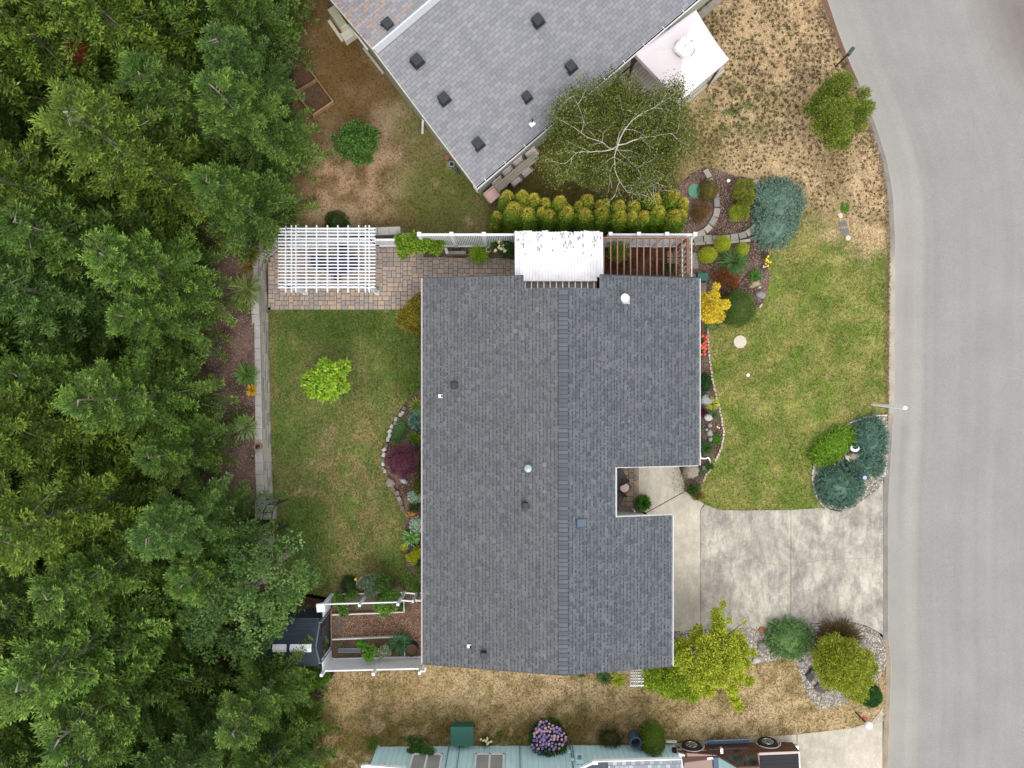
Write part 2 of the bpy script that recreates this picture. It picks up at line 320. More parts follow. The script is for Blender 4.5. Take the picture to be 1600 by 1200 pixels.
# colours painted as what grows where, with birch shade mixed in
GREEN = np.array(c(98, 112, 48)); LUSH = np.array(c(84, 112, 38)); OLIVE = np.array(c(124, 122, 66)); DRY = np.array(c(192, 167, 130)); STRAW = np.array(c(164, 146, 98)); BROWN = np.array(c(132, 106, 74)); DIRT = np.array(c(120, 92, 70))
def blob(px, py, x, y, rx, ry, soft=.35):
    d = np.sqrt(((px-x)/rx)**2+((py-y)/ry)**2); return 1-ss(1-soft, 1+soft, d)
def col_back(x, y):
    px, py = pxy(x, y); n = fbm(x, y, .9); n2 = fbm(x+40, y, 3.5, 3)
    C = mixc(c(106, 127, 58), c(130, 137, 77), ss(.36, .66, n)); C = mixa(C, STRAW*1.05, ss(.54, .8, n2)*.5)
    C = mixa(C, STRAW*.98, .75*blob(px, py, 560, 790, 70, 150)*ss(.3, .6, n2)); C = mixa(C, LUSH*.8, .5*blob(px, py, 480, 830, 45, 75, .5)); C = mixa(C, LUSH*.9, .6*blob(px, py, 645, 900, 50, 50)); C = mixa(C, LUSH*.8, .5*blob(px, py, 640, 560, 30, 60))
    C = mixa(C, STRAW*.85, .7*(1-ss(424, 440, px))*ss(.3, .6, n2)); C = mixa(C, LUSH*.8, .5*blob(px, py, 520, 505, 100, 22)); C = mixa(C, DRY*.8, .5*blob(px, py, 515, 690, 14, 30)*ss(.42, .6, n2)); C = mixa(C, DRY*.8, .5*blob(px, py, 500, 725, 24, 8)*ss(.42, .6, n2)); C = mixa(C, BROWN*.9, .6*blob(px, py, 620, 610, 6, 6))
    C = mixa(C, DRY*.85, .8*blob(px, py, 475, 770, 18, 7)*ss(.4, .6, n2)); return C
def col_front(x, y):
    px, py = pxy(x, y); n = fbm(x+9, y+5, .8); n2 = fbm(x, y+20, 3.2, 3)
    n3 = fbm(x*.8, y, 1.9, 4); G_ = mixc(c(112, 130, 53), c(146, 147, 78), ss(.34, .62, n3)); G_ = mixa(G_, STRAW*1.08, .6*ss(.46, .76, fbm(x, y+20, 5.0, 3))); G_ = mixa(G_, c(110, 126, 52), .6*ss(.52, .7, fbm(x-7, y, .9)))
    D_ = mixc(DRY*1.12, DRY*.92, ss(.4, .6, n2)); D_ = mixa(D_, c(150, 132, 92), .5*ss(.55, .7, n))
    D_ = mixa(D_, LUSH*1.05, .75*blob(px, py, 1150, 175, 55, 40, .6)*ss(.42, .62, n2)); D_ = mixa(D_, c(128, 118, 60), .6*blob(px, py, 1090, 230, 40, 60, .6))
    t = ss(330, 420, py+(n-.5)*90+(n2-.5)*60+np.where(px > 1330, -10, 0)); t = np.maximum(t, .7*blob(px, py, 1245, 385, 40, 70, .6)); t = np.where(px < 1080, 1, t)
    t = np.where((px < 1080) & (py < 380), 0, t)
    t = np.maximum(t, 0); C = D_*(1-t)[:, None]+G_*t[:, None]; C = mixa(C, c(92, 88, 40), (1-ss(1030, 1085, px+(n-.5)*60))*ss(140, 200, py)); C = mixa(C, c(120, 100, 76), .8*(1-ss(3, 9, EDGE(py)-px))); return C  # dark olive on the birch side is the tree's shade painted into the lawn
def col_nw(x, y):
    px, py = pxy(x, y); n = fbm(x+30, y+5, .8); n2 = fbm(x, y+50, 3.0, 3)
    C = mixc(c(132, 108, 74), c(174, 150, 118), ss(.35, .65, n)); C = mixa(C, c(196, 164, 130), .7*blob(px, py, 560, 290, 110, 55, .6)*ss(.35, .6, n2))
    C = mixa(C, c(112, 84, 42), .6*blob(px, py, 540, 110, 70, 80, .6)); C = mixa(C, c(98, 106, 48), .9*np.maximum(blob(px, py, 700, 300, 85, 75, .5), .8*blob(px, py, 655, 190, 40, 60, .6))*ss(.25, .55, n2+.1)); C = mixa(C, c(92, 88, 40), .8*ss(735, 800, px))  # dark olive at the right end: birch shade painted into the grass
    C = mixa(C, c(118, 88, 62), .7*(1-ss(470, 510, px+(n-.5)*40))); C = mixa(C, c(110, 104, 60), .6*ss(340, 362, py)); return C
def col_south(x, y):
    px, py = pxy(x, y); n = fbm(x+3, y+75, .9); n2 = fbm(x+60, y+5, 3.4, 3)
    C = mixc(c(184, 159, 116), c(198, 174, 134), ss(.35, .65, n)); C = mixa(C, c(118, 104, 52), .65*ss(.5, .72, n2)); C = mixa(C, c(108, 96, 44), .85*ss(1085, 1135, py+(n-.5)*60)*(1-ss(1000, 1090, px))*ss(.28, .55, n2+.08))
    C = mixa(C, c(128, 112, 60), .5*ss(1120, 1150, py)*ss(.4, .6, n2)); C = mixa(C, c(116, 92, 66), .55*blob(px, py, 960, 1140, 60, 18, .6)); return C
def col_duff(x, y):
    n = fbm(x, y, 2.2); return mixc(c(62, 48, 38), c(104, 84, 68), ss(.35, .7, n))
def col_mulch(x, y):
    n = fbm(x, y, 2.0); return mixc(c(84, 64, 54), c(126, 102, 90), ss(.35, .7, n))
def col_chip(x, y):
    n = fbm(x, y, 1.4); return mixc(c(96, 66, 52), c(132, 100, 84), ss(.35, .7, n))
def col_grav(x, y):
    n = fbm(x, y, 3); return mixc(c(140, 132, 120), c(172, 164, 152), ss(.35, .7, n))
_E = np.array([(-400, 1196), (-100, 1256), (0, 1284), (50, 1301), (100, 1320), (150, 1343), (200, 1361), (250, 1377), (300, 1386), (380, 1390), (450, 1389), (640, 1388), (780, 1379), (990, 1379), (1040, 1384), (1200, 1378), (1500, 1372)], float)
def EDGE(py): return np.interp(py, _E[:, 0], _E[:, 1])
# road, kerb
pys = np.linspace(-300, 1500, 150); V = []; UV = []; Cs = []
offp = np.array([10, 14, 20, 28, 40, 52, 60, 75, 100, 150, 220, 300, 420, 600, 900]); us = offp*H/F
for py in pys:
    e = EDGE(py); 
    for k_, op in enumerate(offp):
        V.append((*W(e+op, py)[:2], -.075+.006*min(op, 60)/60*2)); UV.append((us[k_], -py*H/F))
V = np.array(V); nr_, nc = len(pys), len(offp); Q = np.array([(j*nc+i, (j+1)*nc+i, (j+1)*nc+i+1, j*nc+i+1) for j in range(nr_-1) for i in range(nc-1)])
g0 = np.array(c(147, 145, 141)); tan = np.array(c(160, 156, 149)); drk = np.array(c(150, 143, 140)); vc = []
for j, py in enumerate(pys):
    for k_, op in enumerate(offp):
        cc_ = g0*1.0
        if op <= 14: cc_ = tan*.98
        elif op <= 52: cc_ = tan*(.95 if py < 560 else 1.0)*.6+g0*.4
        if op == 28 and 660 < py < 840: cc_ = (cc_*.5+g0*.5)*.95
        if op in (40, 52) and 200 < py < 1200: cc_ = cc_*1.04
        a_ = float(blob(np.array([EDGE(py)+op]), np.array([py]), 1615, 20, 50, 110, .6)[0]); cc_ = cc_*(1-.5*a_)+np.array(c(90, 70, 62))*.5*a_
        vc.append(cc_)
road = np_mesh('road', V, Q, M_asph, vcols=np.array(vc), smooth=True); road['kind'] = 'structure'
uvl = road.data.uv_layers.new(name='UVMap'); li = np.empty(len(road.data.loops), np.int32); road.data.loops.foreach_get('vertex_index', li); uvl.data.foreach_set('uv', np.array(UV, np.float32)[li].ravel())
V = []; vc = []; KO = [(0, -.01), (1.2, .012), (3.5, -.005), (9.5, -.045), (11, -.06), (11.2, -.12)]
for py in pys:
    e = EDGE(py); dark = np.array(c(132, 126, 120)); a_ = float(ss(380, 410, np.array([py]))[0]*(1-ss(620, 700, np.array([py]))[0])); mid = dark*(1-a_)+np.array(c(170, 160, 144))*a_
    if py < 130: mid = np.array(c(112, 84, 70))
    if 1000 < py: mid = np.array(c(150, 136, 118))
    if int(py/41) != int((py+12.2)/41): mid = mid*.86
    for op, z_ in KO: V.append((*W(e+op, py)[:2], z_)); vc.append(mid*(.9+.3*fbm(np.array([py*.1]), np.array([op*.2]), 1)[0]) if op < 10 else np.array(c(186, 178, 166)))
nc = len(KO); Q = np.array([(j*nc+i, (j+1)*nc+i, (j+1)*nc+i+1, j*nc+i+1) for j in range(nr_-1) for i in range(nc-1)])
o = np_mesh('kerb', V, Q, M_attr, vcols=np.array(vc)); o['kind'] = 'structure'
for k_, pts in enumerate([[(1569, 556), (1574, 571), (1592, 577), (1612, 579)], [(1570, 560), (1562, 584), (1581, 592), (1598, 588)], [(1574, 571), (1571, 583)], [(1592, 577), (1597, 560)]]):
    b = MB(); P = smooth_poly(pts, 6, .5, False, k_)
    for i in range(len(P)-1): b.bar((*W(*P[i])[:2], -.061), (*W(*P[i+1])[:2], -.061), .018, .004)
    b.build('crack_seal', mat('crack_filler', c(166, 162, 158), .9, ns=20, na=.15, bmp=0) if k_ == 0 else bpy.data.materials['crack_filler'], road)
# lawns
P_back = WP([(417, 484.2), (662, 484.2), (690, 600), (690, 900), (664, 936), (520, 936), (490, 928), (430, 930), (420, 800), (423, 650)])
P_front = [tuple(W(EDGE(y)+1, y)[:2]) for y in range(-200, 651, 25)] + WP([(1383, 649), (1362, 651), (1340, 656), (1310, 672), (1282, 700), (1270, 730), (1269, 758), (1277, 782), (1286, 794), (1200, 799), (1122, 798), (1100, 788), (1082, 776), (1066, 770), (1050, 770), (1050, 372), (1000, 372), (1000, -200)])
P_nw = WP([(430, -120), (1001, -120), (1001, 384), (590, 384), (470, 386), (440, 372)])
P_south = WP([(480, 1026), (694, 1026), (694, 985), (1040, 985), (1050, 995), (1382, 1000), (1384, 1126), (1334, 1137), (1245, 1147), (1130, 1156), (1040, 1160), (1040, 1300), (300, 1300), (440, 1100)])
region('back_lawn', P_back, 0, .12, col_back, M_lawn, rough=.05)
region('front_lawn', P_front, 0, .12, col_front, M_lawn, rough=.05)
region('side_lawn', P_nw, 0.002, .15, col_nw, M_lawn, zf=TZ, rough=.04)
region('dry_lawn', P_south, 0, .15, col_south, M_lawn, rough=.04)
P_forest = [(-30, -30), (-7.6, -30), (-7.2, -12), (-6.6, -10.6), (-6.6, -8.4), (-7.2, -8.2), (-8.8, -7.9), (-9.1, -5.4), (-9.42, -4), (-9.45, -2), (-9.5, 1), (-9.5, 4.75), (-9.15, 5.25), (-8.6, 5.45), (-7.9, 5.6), (-8.2, 8), (-8.0, 12), (-8.4, 30), (-30, 30)]
region('forest_floor', P_forest, .006, .25, col_duff, M_mulch, zf=lambda x, y: TZ(np.minimum(x, -9.45), y)*1.0, rough=.12)
P_bark = [(-9.42, -4.3), (-9.42, -2), (-9.45, 1), (-9.5, 4.2), (-9.4, 5.0), (-10.2, 5.4), (-11.4, 4), (-11.8, 2.2), (-11.0, 0), (-10.8, -3), (-10.4, -4.4)]
region('bark_bed', P_bark, .93, .2, col_mulch, M_mulch, rough=.03)
# under the main house, porch side
hs_p = WP([(655, 430), (1096, 430), (1096, 500), (1050, 772), (1052, 1060), (655, 1040)])
# concrete driveway in slabs with open joints
drive = setting('driveway', W(1200, 890))
def slab(poly, name='slab', parent=None, mt=None, top=.022):
    b = MB(); b.prism(poly[::-1] if area(poly) < 0 else poly, -.08, top); return b.build(name, mt or M_conc, parent, bevel=.008)
def area(p): return sum(p[i][0]*p[(i+1) % len(p)][1]-p[(i+1) % len(p)][0]*p[i][1] for i in range(len(p)))/2
slab(WP([(1000, 806), (1011, 801), (1019, 796.5), (1071.5, 767.5), (1077, 773), (1090, 781), (1100, 787), (1094, 797), (1094, 984), (1000, 990)]), parent=drive, mt=M_conc2)
slab(WP([(994, 700), (1062, 700), (1060, 727), (1064, 740), (1069, 755), (1071, 766.5), (1018.5, 795.5), (1010, 800.3), (994, 806)]), parent=drive, mt=M_conc2)
slab(WP([(1094.45, 797.5), (1101, 788), (1112, 792), (1122, 796.5), (1160, 797.5), (1235.3, 796.5), (1235.3, 978), (1130, 982.5), (1094.45, 984)]), parent=drive)
slab(WP([(1235.75, 796.5), (1290, 793), (1300, 797), (1312, 799), (1325, 796), (1350, 779), (1372, 763), (1379.6, 750), (1379.6, 992), (1367, 984.5), (1352, 977), (1332, 972), (1270, 974), (1235.75, 977.5)]), parent=drive)
for pts in ([(1128, 869), (1160, 875), (1200, 880), (1234, 885)], [(1237, 885), (1262, 879), (1290, 874), (1335, 873), (1378, 870)], [(1312, 873), (1316, 850), (1311, 835)]):
    b = MB(); P = smooth_poly(pts, 7, .5, False, 3)
    for i in range(len(P)-1): b.bar((*W(*P[i])[:2], .0225), (*W(*P[i+1])[:2], .0225), .010, .003)
    b.build('hairline_crack', bpy.data.materials.get('crack_dirt') or mat('crack_dirt', c(128, 120, 110), .9, ns=20, na=.2, bmp=0), drive)
drive2 = setting('neighbour_driveway', W(1200, 1200))
slab(WP([(1040, 1163), (1130, 1156.5), (1244.5, 1147), (1244.5, 1400), (1040, 1400)]), parent=drive2, mt=M_conc2); slab(WP([(1245.5, 1147), (1332, 1137), (1362, 1127), (1374, 1112), (1379, 1104), (1377, 1400), (1245.5, 1400)]), parent=drive2, mt=M_conc2)
# beds
P_top = WP(smooth_poly([(1040, 305), (1062, 288), (1085, 268), (1110, 263), (1150, 275), (1190, 283), (1203, 310), (1203, 372), (1200, 395), (1201, 440), (1192, 475), (1184, 482), (1160, 500), (1120, 508), (1086, 505), (1060, 440), (1040, 380)], 5, .8, seed=2))
region('garden_bed', P_top, .012, .1, col_mulch, M_mulch, rough=.06)
P_side = WP([(1080, 500), (1104, 512), (1107, 550), (1112, 590), (1120, 625), (1127, 655), (1130, 680), (1127, 697), (1118, 718), (1106, 737), (1097, 753), (1090, 768), (1070, 762), (1060, 725), (1060, 600)])
region('side_bed', P_side, .014, .08, col_mulch, M_mulch, rough=.05)
P_plant = WP([(690, 600), (655, 610), (640, 622), (625, 640), (612, 662), (604, 690), (599, 720), (602, 738), (613, 758), (622, 778), (632, 800), (634, 830), (630, 850), (634, 880), (645, 895), (690, 905)])
region('planting_bed', P_plant, .014, .08, col_mulch, M_mulch, rough=.05)
P_isl = WP([(1385, 650), (1362, 652), (1341, 656.5), (1311, 673), (1283, 701), (1271, 730), (1270, 758), (1278, 781), (1290, 793), (1312, 798), (1326, 795), (1350, 778), (1372, 762), (1380, 748), (1386, 740)])
region('island_bed', P_isl, .03, .08, col_grav, M_gravel, rough=.04)
P_grav = WP([(1048, 988), (1100, 984), (1130, 983), (1210, 979), (1270, 975), (1335, 973), (1352, 978), (1370, 987), (1381, 1000), (1385, 1035), (1372, 1060), (1345, 1085), (1310, 1102), (1285, 1106), (1264, 1092), (1252, 1060), (1244, 1034), (1235, 1026), (1190, 1034), (1160, 1042), (1048, 1046)])
region('gravel_bed', P_grav, .016, .1, col_grav, M_gravel, rough=.04)
P_gard = WP([(518, 930), (690, 926), (690, 1030), (517, 1030)])
region('garden_path', P_gard, .010, .12, col_chip, M_mulch, rough=.03)
for nm, pl in (('vegetable_bed', [(519, 930), (641, 926), (641, 955.5), (519, 960)]), ('vegetable_bed', [(519, 998.5), (642, 993), (642, 1026), (519, 1028)])):
    region(nm, WP(pl), .05, .12, lambda x, y: mixc(c(86, 68, 54), c(112, 92, 74), ss(.35, .7, fbm(x, y, 2.2))), M_mulch, rough=.04)
P_fbed = WP(smooth_poly([(528, 926), (530, 914), (545, 905), (580, 900), (610, 908), (628, 918), (634, 928)], 5, .6, seed=4))
region('flower_bed', P_fbed, .014, .08, col_mulch, M_mulch, rough=.05)
P_raft = WP([(940, 384), (1076, 384), (1082, 400), (1082, 470), (940, 470)])
region('courtyard_bed', P_raft, .016, .1, lambda x, y: mixc(c(78, 48, 36), c(104, 72, 54), ss(.35, .7, fbm(x, y, 2))), M_mulch, rough=.03)
P_strip = WP([(664, 383), (806, 383), (806, 404), (760, 404), (697, 403), (664, 396)])
region('fence_bed', P_strip, .05, .08, col_mulch, M_mulch, rough=.03)
# stuff scattered on the ground ---------------------------------------------
def turf(name, poly, n, colf, L=(.05, .1), Wd=.035, excl=(), zf=None, jit=.30, label=None, mt=None):
    x, y = sample(poly, n, excl); n = len(x); xq = x+R.normal(0, .12, n); yq = y+R.normal(0, .12, n); C_ = colf(xq, yq)*np.clip(R.normal(1.0, jit, n), .45, 1.7)[:, None]
    z = .004+(zf(x, y) if zf else 0); D = np.c_[R.normal(0, 1, (n, 2)), R.uniform(.25, 1.0, n)]
    V, Q = blades(np.c_[x, y, np.broadcast_to(z, n)], D, R.uniform(*L, n), Wd, cols=None, tri=True)
    o = np_mesh(name, V, Q, mt or M_grass, cols=C_); props(o, label, 'grass', kind='stuff'); return o
turf('lawn_grass', P_back, 60000, col_back, label='short patchy green grass of the back lawn beside the block wall', excl=[P_plant, P_fbed])
turf('lawn_grass', P_front, 95000, col_front, label='front lawn grass fading from green to straw beside the road', excl=[P_top, P_side, P_isl])
turf('lawn_grass', P_nw, 45000, col_nw, zf=TZ, label='parched brown grass beside the neighbouring grey roof')
turf('lawn_grass', P_south, 60000, col_south, label='dry straw coloured grass between main house and blue house', excl=[P_grav])
# dark weed tufts of the dry corner lawn
gx, gy = np.meshgrid(np.arange(6, 15, .165), np.arange(5.2, 15.5, .165)); x = (gx+R.normal(0, .045, gx.shape)).ravel(); y = (gy+R.normal(0, .045, gy.shape)).ravel()
k = inside(WP([(1075, -30), (1270, -30), (1345, 150), (1384, 300), (1386, 350), (1230, 330), (1180, 275), (1100, 262), (1070, 240), (1050, 60)]), x, y) & (R.random(len(x)) < .35+.9*ss(.3, .6, fbm(x, y, 1.1))); x, y = x[k], y[k]; px_, py_ = pxy(x, y)
n = len(x); nb = 24; s_ = np.repeat(R.uniform(.03, .075, n)*np.where(py_ > 230, .7, 1), nb); P = np.repeat(np.c_[x, y, np.zeros(n)], nb, 0)+np.c_[R.normal(0, 1, (n*nb, 2))*s_[:, None]*.55, np.full(n*nb, .01)]
D = np.c_[R.normal(0, 1, (n*nb, 2)), R.uniform(.2, .8, n*nb)]; V, Q = blades(P, D, s_*1.1, .025, tri=True)
cc_ = np.repeat(tone(n, [c(112, 94, 64), c(92, 84, 48), c(124, 100, 74), c(90, 98, 46)], .12), nb, 0)*np.clip(R.normal(1, .15, n*nb), .6, 1.4)[:, None]
props(np_mesh('weed_tuft', V, Q, M_grass, cols=cc_), 'small dark weed tufts dotting the dry corner lawn', 'weeds', kind='stuff')
def chips(name, poly, n, pal, L=(.03, .07), Wd=.022, z=.03, excl=(), label=None, cat='bark chips', zf=None):
    x, y = sample(poly, n, excl); n = len(x); D = np.c_[R.normal(0, 1, (n, 2)), R.normal(0, .25, n)]
    V, Q = blades(np.c_[x, y, np.full(n, z)+R.uniform(0, .02, n)], D, R.uniform(*L, n), Wd, up=2.5); props(np_mesh(name, V, Q, M_attr, cols=tone(n, pal, .2)), label, cat, kind='stuff')
PB = [c(120, 96, 84), c(158, 134, 122), c(84, 62, 52), c(190, 170, 156), c(66, 48, 42)]
chips('bark_chip', P_bark, 9000, PB, z=.95, label='brown bark chips in the raised bed behind block wall')
chips('bark_chip', P_top, 20000, [c(150, 126, 114), c(186, 166, 156), c(120, 94, 84), c(84, 60, 52)], z=.02, label='pinkish bark chips in the corner garden bed')
chips('bark_chip', P_side, 4500, PB, z=.03, label='bark chips between rocks in the strip bed beside main roof')
chips('bark_chip', P_plant, 4000, PB, z=.03, label='dark bark chips in the curved bed under the maple')
chips('bark_chip', P_gard, 12000, [c(150, 112, 88), c(184, 148, 124), c(112, 74, 56), c(206, 180, 156), c(92, 60, 46)], z=.02, label='rusty bark chips covering the path in the fenced vegetable garden', excl=[WP([(519, 930), (641, 926), (641, 955), (519, 960)]), WP([(519, 998), (642, 993), (642, 1026), (519, 1028)])])
chips('bark_chip', P_raft, 2500, [c(110, 76, 60), c(84, 52, 42), c(150, 120, 100)], z=.03, label='dark red bark under the brown rafters')
chips('bark_chip', P_strip, 1200, PB, z=.06, label='bark in the narrow bed along white fence')
chips('fallen_leaf_litter', P_forest[:9]+[(-14, 1), (-30, -4)], 9000, [c(100, 84, 66), c(78, 62, 48), c(130, 112, 86)], L=(.05, .1), Wd=.04, z=.1, label='brown needles and leaves under the southern wood', cat='leaf litter')
def pebbles(name, poly, n, r, label, z=.03, excl=()):
    x, y = sample(poly, n, excl); n = len(x); rr = R.uniform(r[0], r[1], n); th = R.uniform(0, 6.28, n); e = R.uniform(.6, 1, n)
    base = np.array([(1, 0, 0), (.3, .9, 0), (-.8, .6, 0), (-.9, -.5, 0), (.2, -1, 0), (.05, 0, .75)]); a = base[None]*rr[:, None, None]; a[:, :, 1] *= e[:, None]
    X_ = a[:, :, 0]*np.cos(th)[:, None]-a[:, :, 1]*np.sin(th)[:, None]+x[:, None]; Y_ = a[:, :, 0]*np.sin(th)[:, None]+a[:, :, 1]*np.cos(th)[:, None]+y[:, None]
    V = np.stack([X_, Y_, a[:, :, 2]+z], 2).reshape(-1, 3); T = np.array([(0, 1, 5), (1, 2, 5), (2, 3, 5), (3, 4, 5), (4, 0, 5)]); Q = (T[None]+6*np.arange(n)[:, None, None]).reshape(-1, 3)
    cc_ = np.repeat(tone(n, [c(196, 190, 180), c(150, 142, 132), c(222, 216, 206), c(118, 112, 108), c(170, 154, 132), c(104, 92, 80)], .15), 5, 0)
    props(np_mesh(name, V, Q, M_attr, cols=cc_), label, 'gravel', kind='stuff')
pebbles('gravel_pebble', P_isl, 5000, (.02, .04), 'mixed river pebbles in the teardrop island bed', z=.035)
pebbles('gravel_pebble', P_grav, 14000, (.02, .05), 'mixed river rock in the bed south of the driveway', z=.02)
# ================================================================= STRUCTURES
def part_copy(src, parent, loc=None, rz=None):
    o = src.copy(); COL.objects.link(o); o.parent = parent
    if loc is not None: o.location = Vector(loc)-offs(parent)
    if rz is not None: o.rotation_euler = (0, 0, rz)
    return o
def shingles(name, parent, O, U, Vv, rects, expo, tabw, pal, lam=True, gapc=None, seed=1, mt=None, thick=.008):
    """courses of shingles on a plane: O origin, U along the eave, Vv up the slope; rects (u0,u1,s0,s1)"""
    rg = np.random.default_rng(seed); U = np.array(U); Vv = np.array(Vv); N_ = np.cross(U, Vv); N_ = N_/np.linalg.norm(N_); N_ = N_ if N_[2] > 0 else -N_
    Vl = []; Cl = []; pal = np.array(pal)
    def quad(a, b, c_, d, col): Vl.extend([a, b, c_, d]); Cl.append(col)
    for (u0, u1, s0, s1) in rects:
        nrow = int(math.ceil((s1-s0)/expo))
        for i in range(nrow):
            sa = s0+i*expo; sb = min(sa+expo, s1); row = int(round(sa/expo)); u = u0-(rg.uniform(0, tabw) if lam else (row % 2)*tabw*.5); rt = rg.normal(1, .012)
            while u < u1:
                w_ = rg.uniform(.55, 1.5)*tabw if lam else tabw; a, b = max(u, u0), min(u+w_, u1); u += w_
                if b-a < .008: continue
                ub = O+U*a; uc = O+U*b; col = pal[rg.integers(len(pal))]*rt*rg.normal(1, .022 if not lam else .045 if rg.random() < .9 else .12)
                hi = N_*thick*(1.6 if (lam and rg.random() < .6) else .9); lo_ = N_*.002
                p0, p1, p2, p3 = ub+Vv*sa+hi, uc+Vv*sa+hi, uc+Vv*(sb+.02)+lo_, ub+Vv*(sb+.02)+lo_
                if lam:
                    quad(p0, p1, p2, p3, col)
                    if rg.random() < .88:      # printed dark band, doubling as painted edge shadow of the raised tab
                        f = rg.uniform(.2, .36); L_ = min(rg.uniform(.5, .85)*(b-a), b-a); q = N_*.0015; quad(p0+q, p0+U*L_+q, p0+U*L_+Vv*expo*f+q, p0+Vv*expo*f+q, np.array(gapc)*rg.uniform(.8, 1.15))
                else:
                    g_ = .012; quad(p0, p1-U*g_, p2-U*g_, p3, col); quad(p1-U*g_-N_*.004, p1-N_*.004, p2, p2-U*g_, np.array(gapc))
                    q = N_*.001; quad(p0+q, p1+q, p1+Vv*.010+q, p0+Vv*.010+q, np.array(gapc)*1.25)
                quad(p0-hi, p1-hi, p1, p0, col*.9)
    V = np.array(Vl); Q = np.arange(len(V)).reshape(-1, 4); o = np_mesh(name, V, Q, mt or M_shingle, cols=np.array(Cl), parent=parent); o['kind'] = 'stuff'; return o
def prism3(poly_lo, poly_hi):  # polygons with z
    b = MB(); n = len(poly_lo); b.add(list(poly_lo)+list(poly_hi), [tuple(range(n))[::-1], tuple(range(n, 2*n))]+[(k, (k+1) % n, n+(k+1) % n, n+k) for k in range(n)]); return b
# ---- main house
RX, RZ, SL = 1.69, 3.5, .19
def hz(x): return RZ-SL*abs(x-RX)
house = thing('house', 'single storey house under the large dark grey shingle roof in the middle of the lot', 'house', (1.7, -3, 0))
roof = MB()
def roofslab(b, x0, x1, y0, y1, t=.14):
    b.hexa([(x0, y0, hz(x0)-t), (x1, y0, hz(x1)-t), (x1, y1, hz(x1)-t), (x0, y1, hz(x0)-t)], [(x0, y0, hz(x0)), (x1, y0, hz(x1)), (x1, y1, hz(x1)), (x0, y1, hz(x0))])
YT, YB = 3.62, -9.6
NX0, NX1, NY = .37, 2.93, 3.18
for a in ((-3.05, RX, YB, NY), (-3.05, NX0, NY, YT), (RX, 6.4, -2.79, NY), (NX1, 6.4, NY, YT+.02), (RX, 3.445, -4.46, -2.79), (RX, 5.43, YB, -4.46)): roofslab(roof, *a)
roofo = roof.build('roof', M_darkgrey, house)
cs = 1/math.sqrt(1+SL*SL); palh = [c(99, 102, 105), c(95, 98, 102), c(103, 105, 108), c(88, 91, 95), c(104, 107, 109)]; gap = c(66, 70, 80)
palL = [c(104, 105, 107), c(100, 101, 103), c(108, 109, 111), c(94, 96, 98), c(106, 106, 108)]  # same shingles, lighter and less blue: the slope's lighting put into the colour
# right slope: course direction y, upslope -x
def rs(x): return (6.4-x)/cs
O = np.array([6.4, YB, hz(6.4)+.004]); Vr = np.array([-1, 0, SL])*cs
shingles('shingles', roofo, O, (0, 1, 0), Vr, [(YB-YB, -4.46-YB, rs(5.43), rs(3.445)), (-4.46-YB+1.67, NY-YB, 0, rs(3.445)), (0, NY-YB, rs(3.445), rs(RX)), (NY-YB, YT-YB, 0, rs(NX1))], .122, .125, palh, True, gap, 5)
O = np.array([-3.05, YB, hz(-3.05)+.004]); Vl_ = np.array([1, 0, SL])*cs
shingles('shingles', roofo, O, (0, 1, 0), Vl_, [(0, NY-YB, 0, (RX+3.05)/cs), (NY-YB, YT-YB, 0, (NX0+3.05)/cs)], .122, .125, palL, True, c(74, 76, 82), 6)
rc = MB(); rc.add([(-.15, 0, -.012), (0, 0, .012), (.15, 0, -.012), (-.15, .185, -.024), (0, .185, .002), (.15, .185, -.024), (-.15, 0, -.03), (.15, 0, -.03)], [(0, 1, 4, 3), (1, 2, 5, 4), (0, 6, 7, 2, 1)]); rc.add([(-.15, -.001, -.010), (0, -.001, .0135), (.15, -.001, -.010), (-.15, .03, -.0125), (0, .03, .0115), (.15, .03, -.0125)], [(0, 1, 4, 3), (1, 2, 5, 4)])

first = None; y = YB+.02; srcs = []
for i in range(2): srcs.append(None)
k_ = 0
while y < NY-.15:
    i = random.random() < .4; i = int(i)
    if srcs[i] is None: rc.c = [[c(94, 97, 103), c(104, 107, 112)][i]]*2+[c(76, 79, 86)]*3; o = rc.build('ridge_shingle', M_shingle, roofo, local=True); srcs[i] = o; o.location = Vector((RX, y, RZ+.03))-offs(roofo)
    else: o = part_copy(srcs[i], roofo, (RX, y, RZ+.03))
    y += .142
w = MB()
def wall(b, x0, y0, x1, y1, t=.12, z0=-.4, zt=None):
    xs = [x0, x1]; za = (hz(x0) if zt is None else zt)-.16; zb = (hz(x1) if zt is None else zt)-.16; d = Vector((x1-x0, y1-y0, 0)).normalized(); n_ = Vector((-d.y, d.x, 0))*t
    b.hexa([(x0, y0, z0), (x1, y1, z0), (x1+n_.x, y1+n_.y, z0), (x0+n_.x, y0+n_.y, z0)], [(x0, y0, za), (x1, y1, zb), (x1+n_.x, y1+n_.y, zb), (x0+n_.x, y0+n_.y, za)])
pts = [(-2.7, -9.3), (RX, -9.3), (5.05, -9.3), (5.05, -4.86), (3.1, -4.86), (3.1, -2.45), (6.05, -2.45), (6.05, 3.3), (RX+1.6, 3.3), (RX+1.6, 2.86), (RX, 2.86), (.05, 2.86), (.05, 3.3), (-2.7, 3.3), (-2.7, -9.3)]
for i in range(len(pts)-1): wall(w, *pts[i], *pts[i+1])
w.build('wall', M_siding2, house)
f = MB()
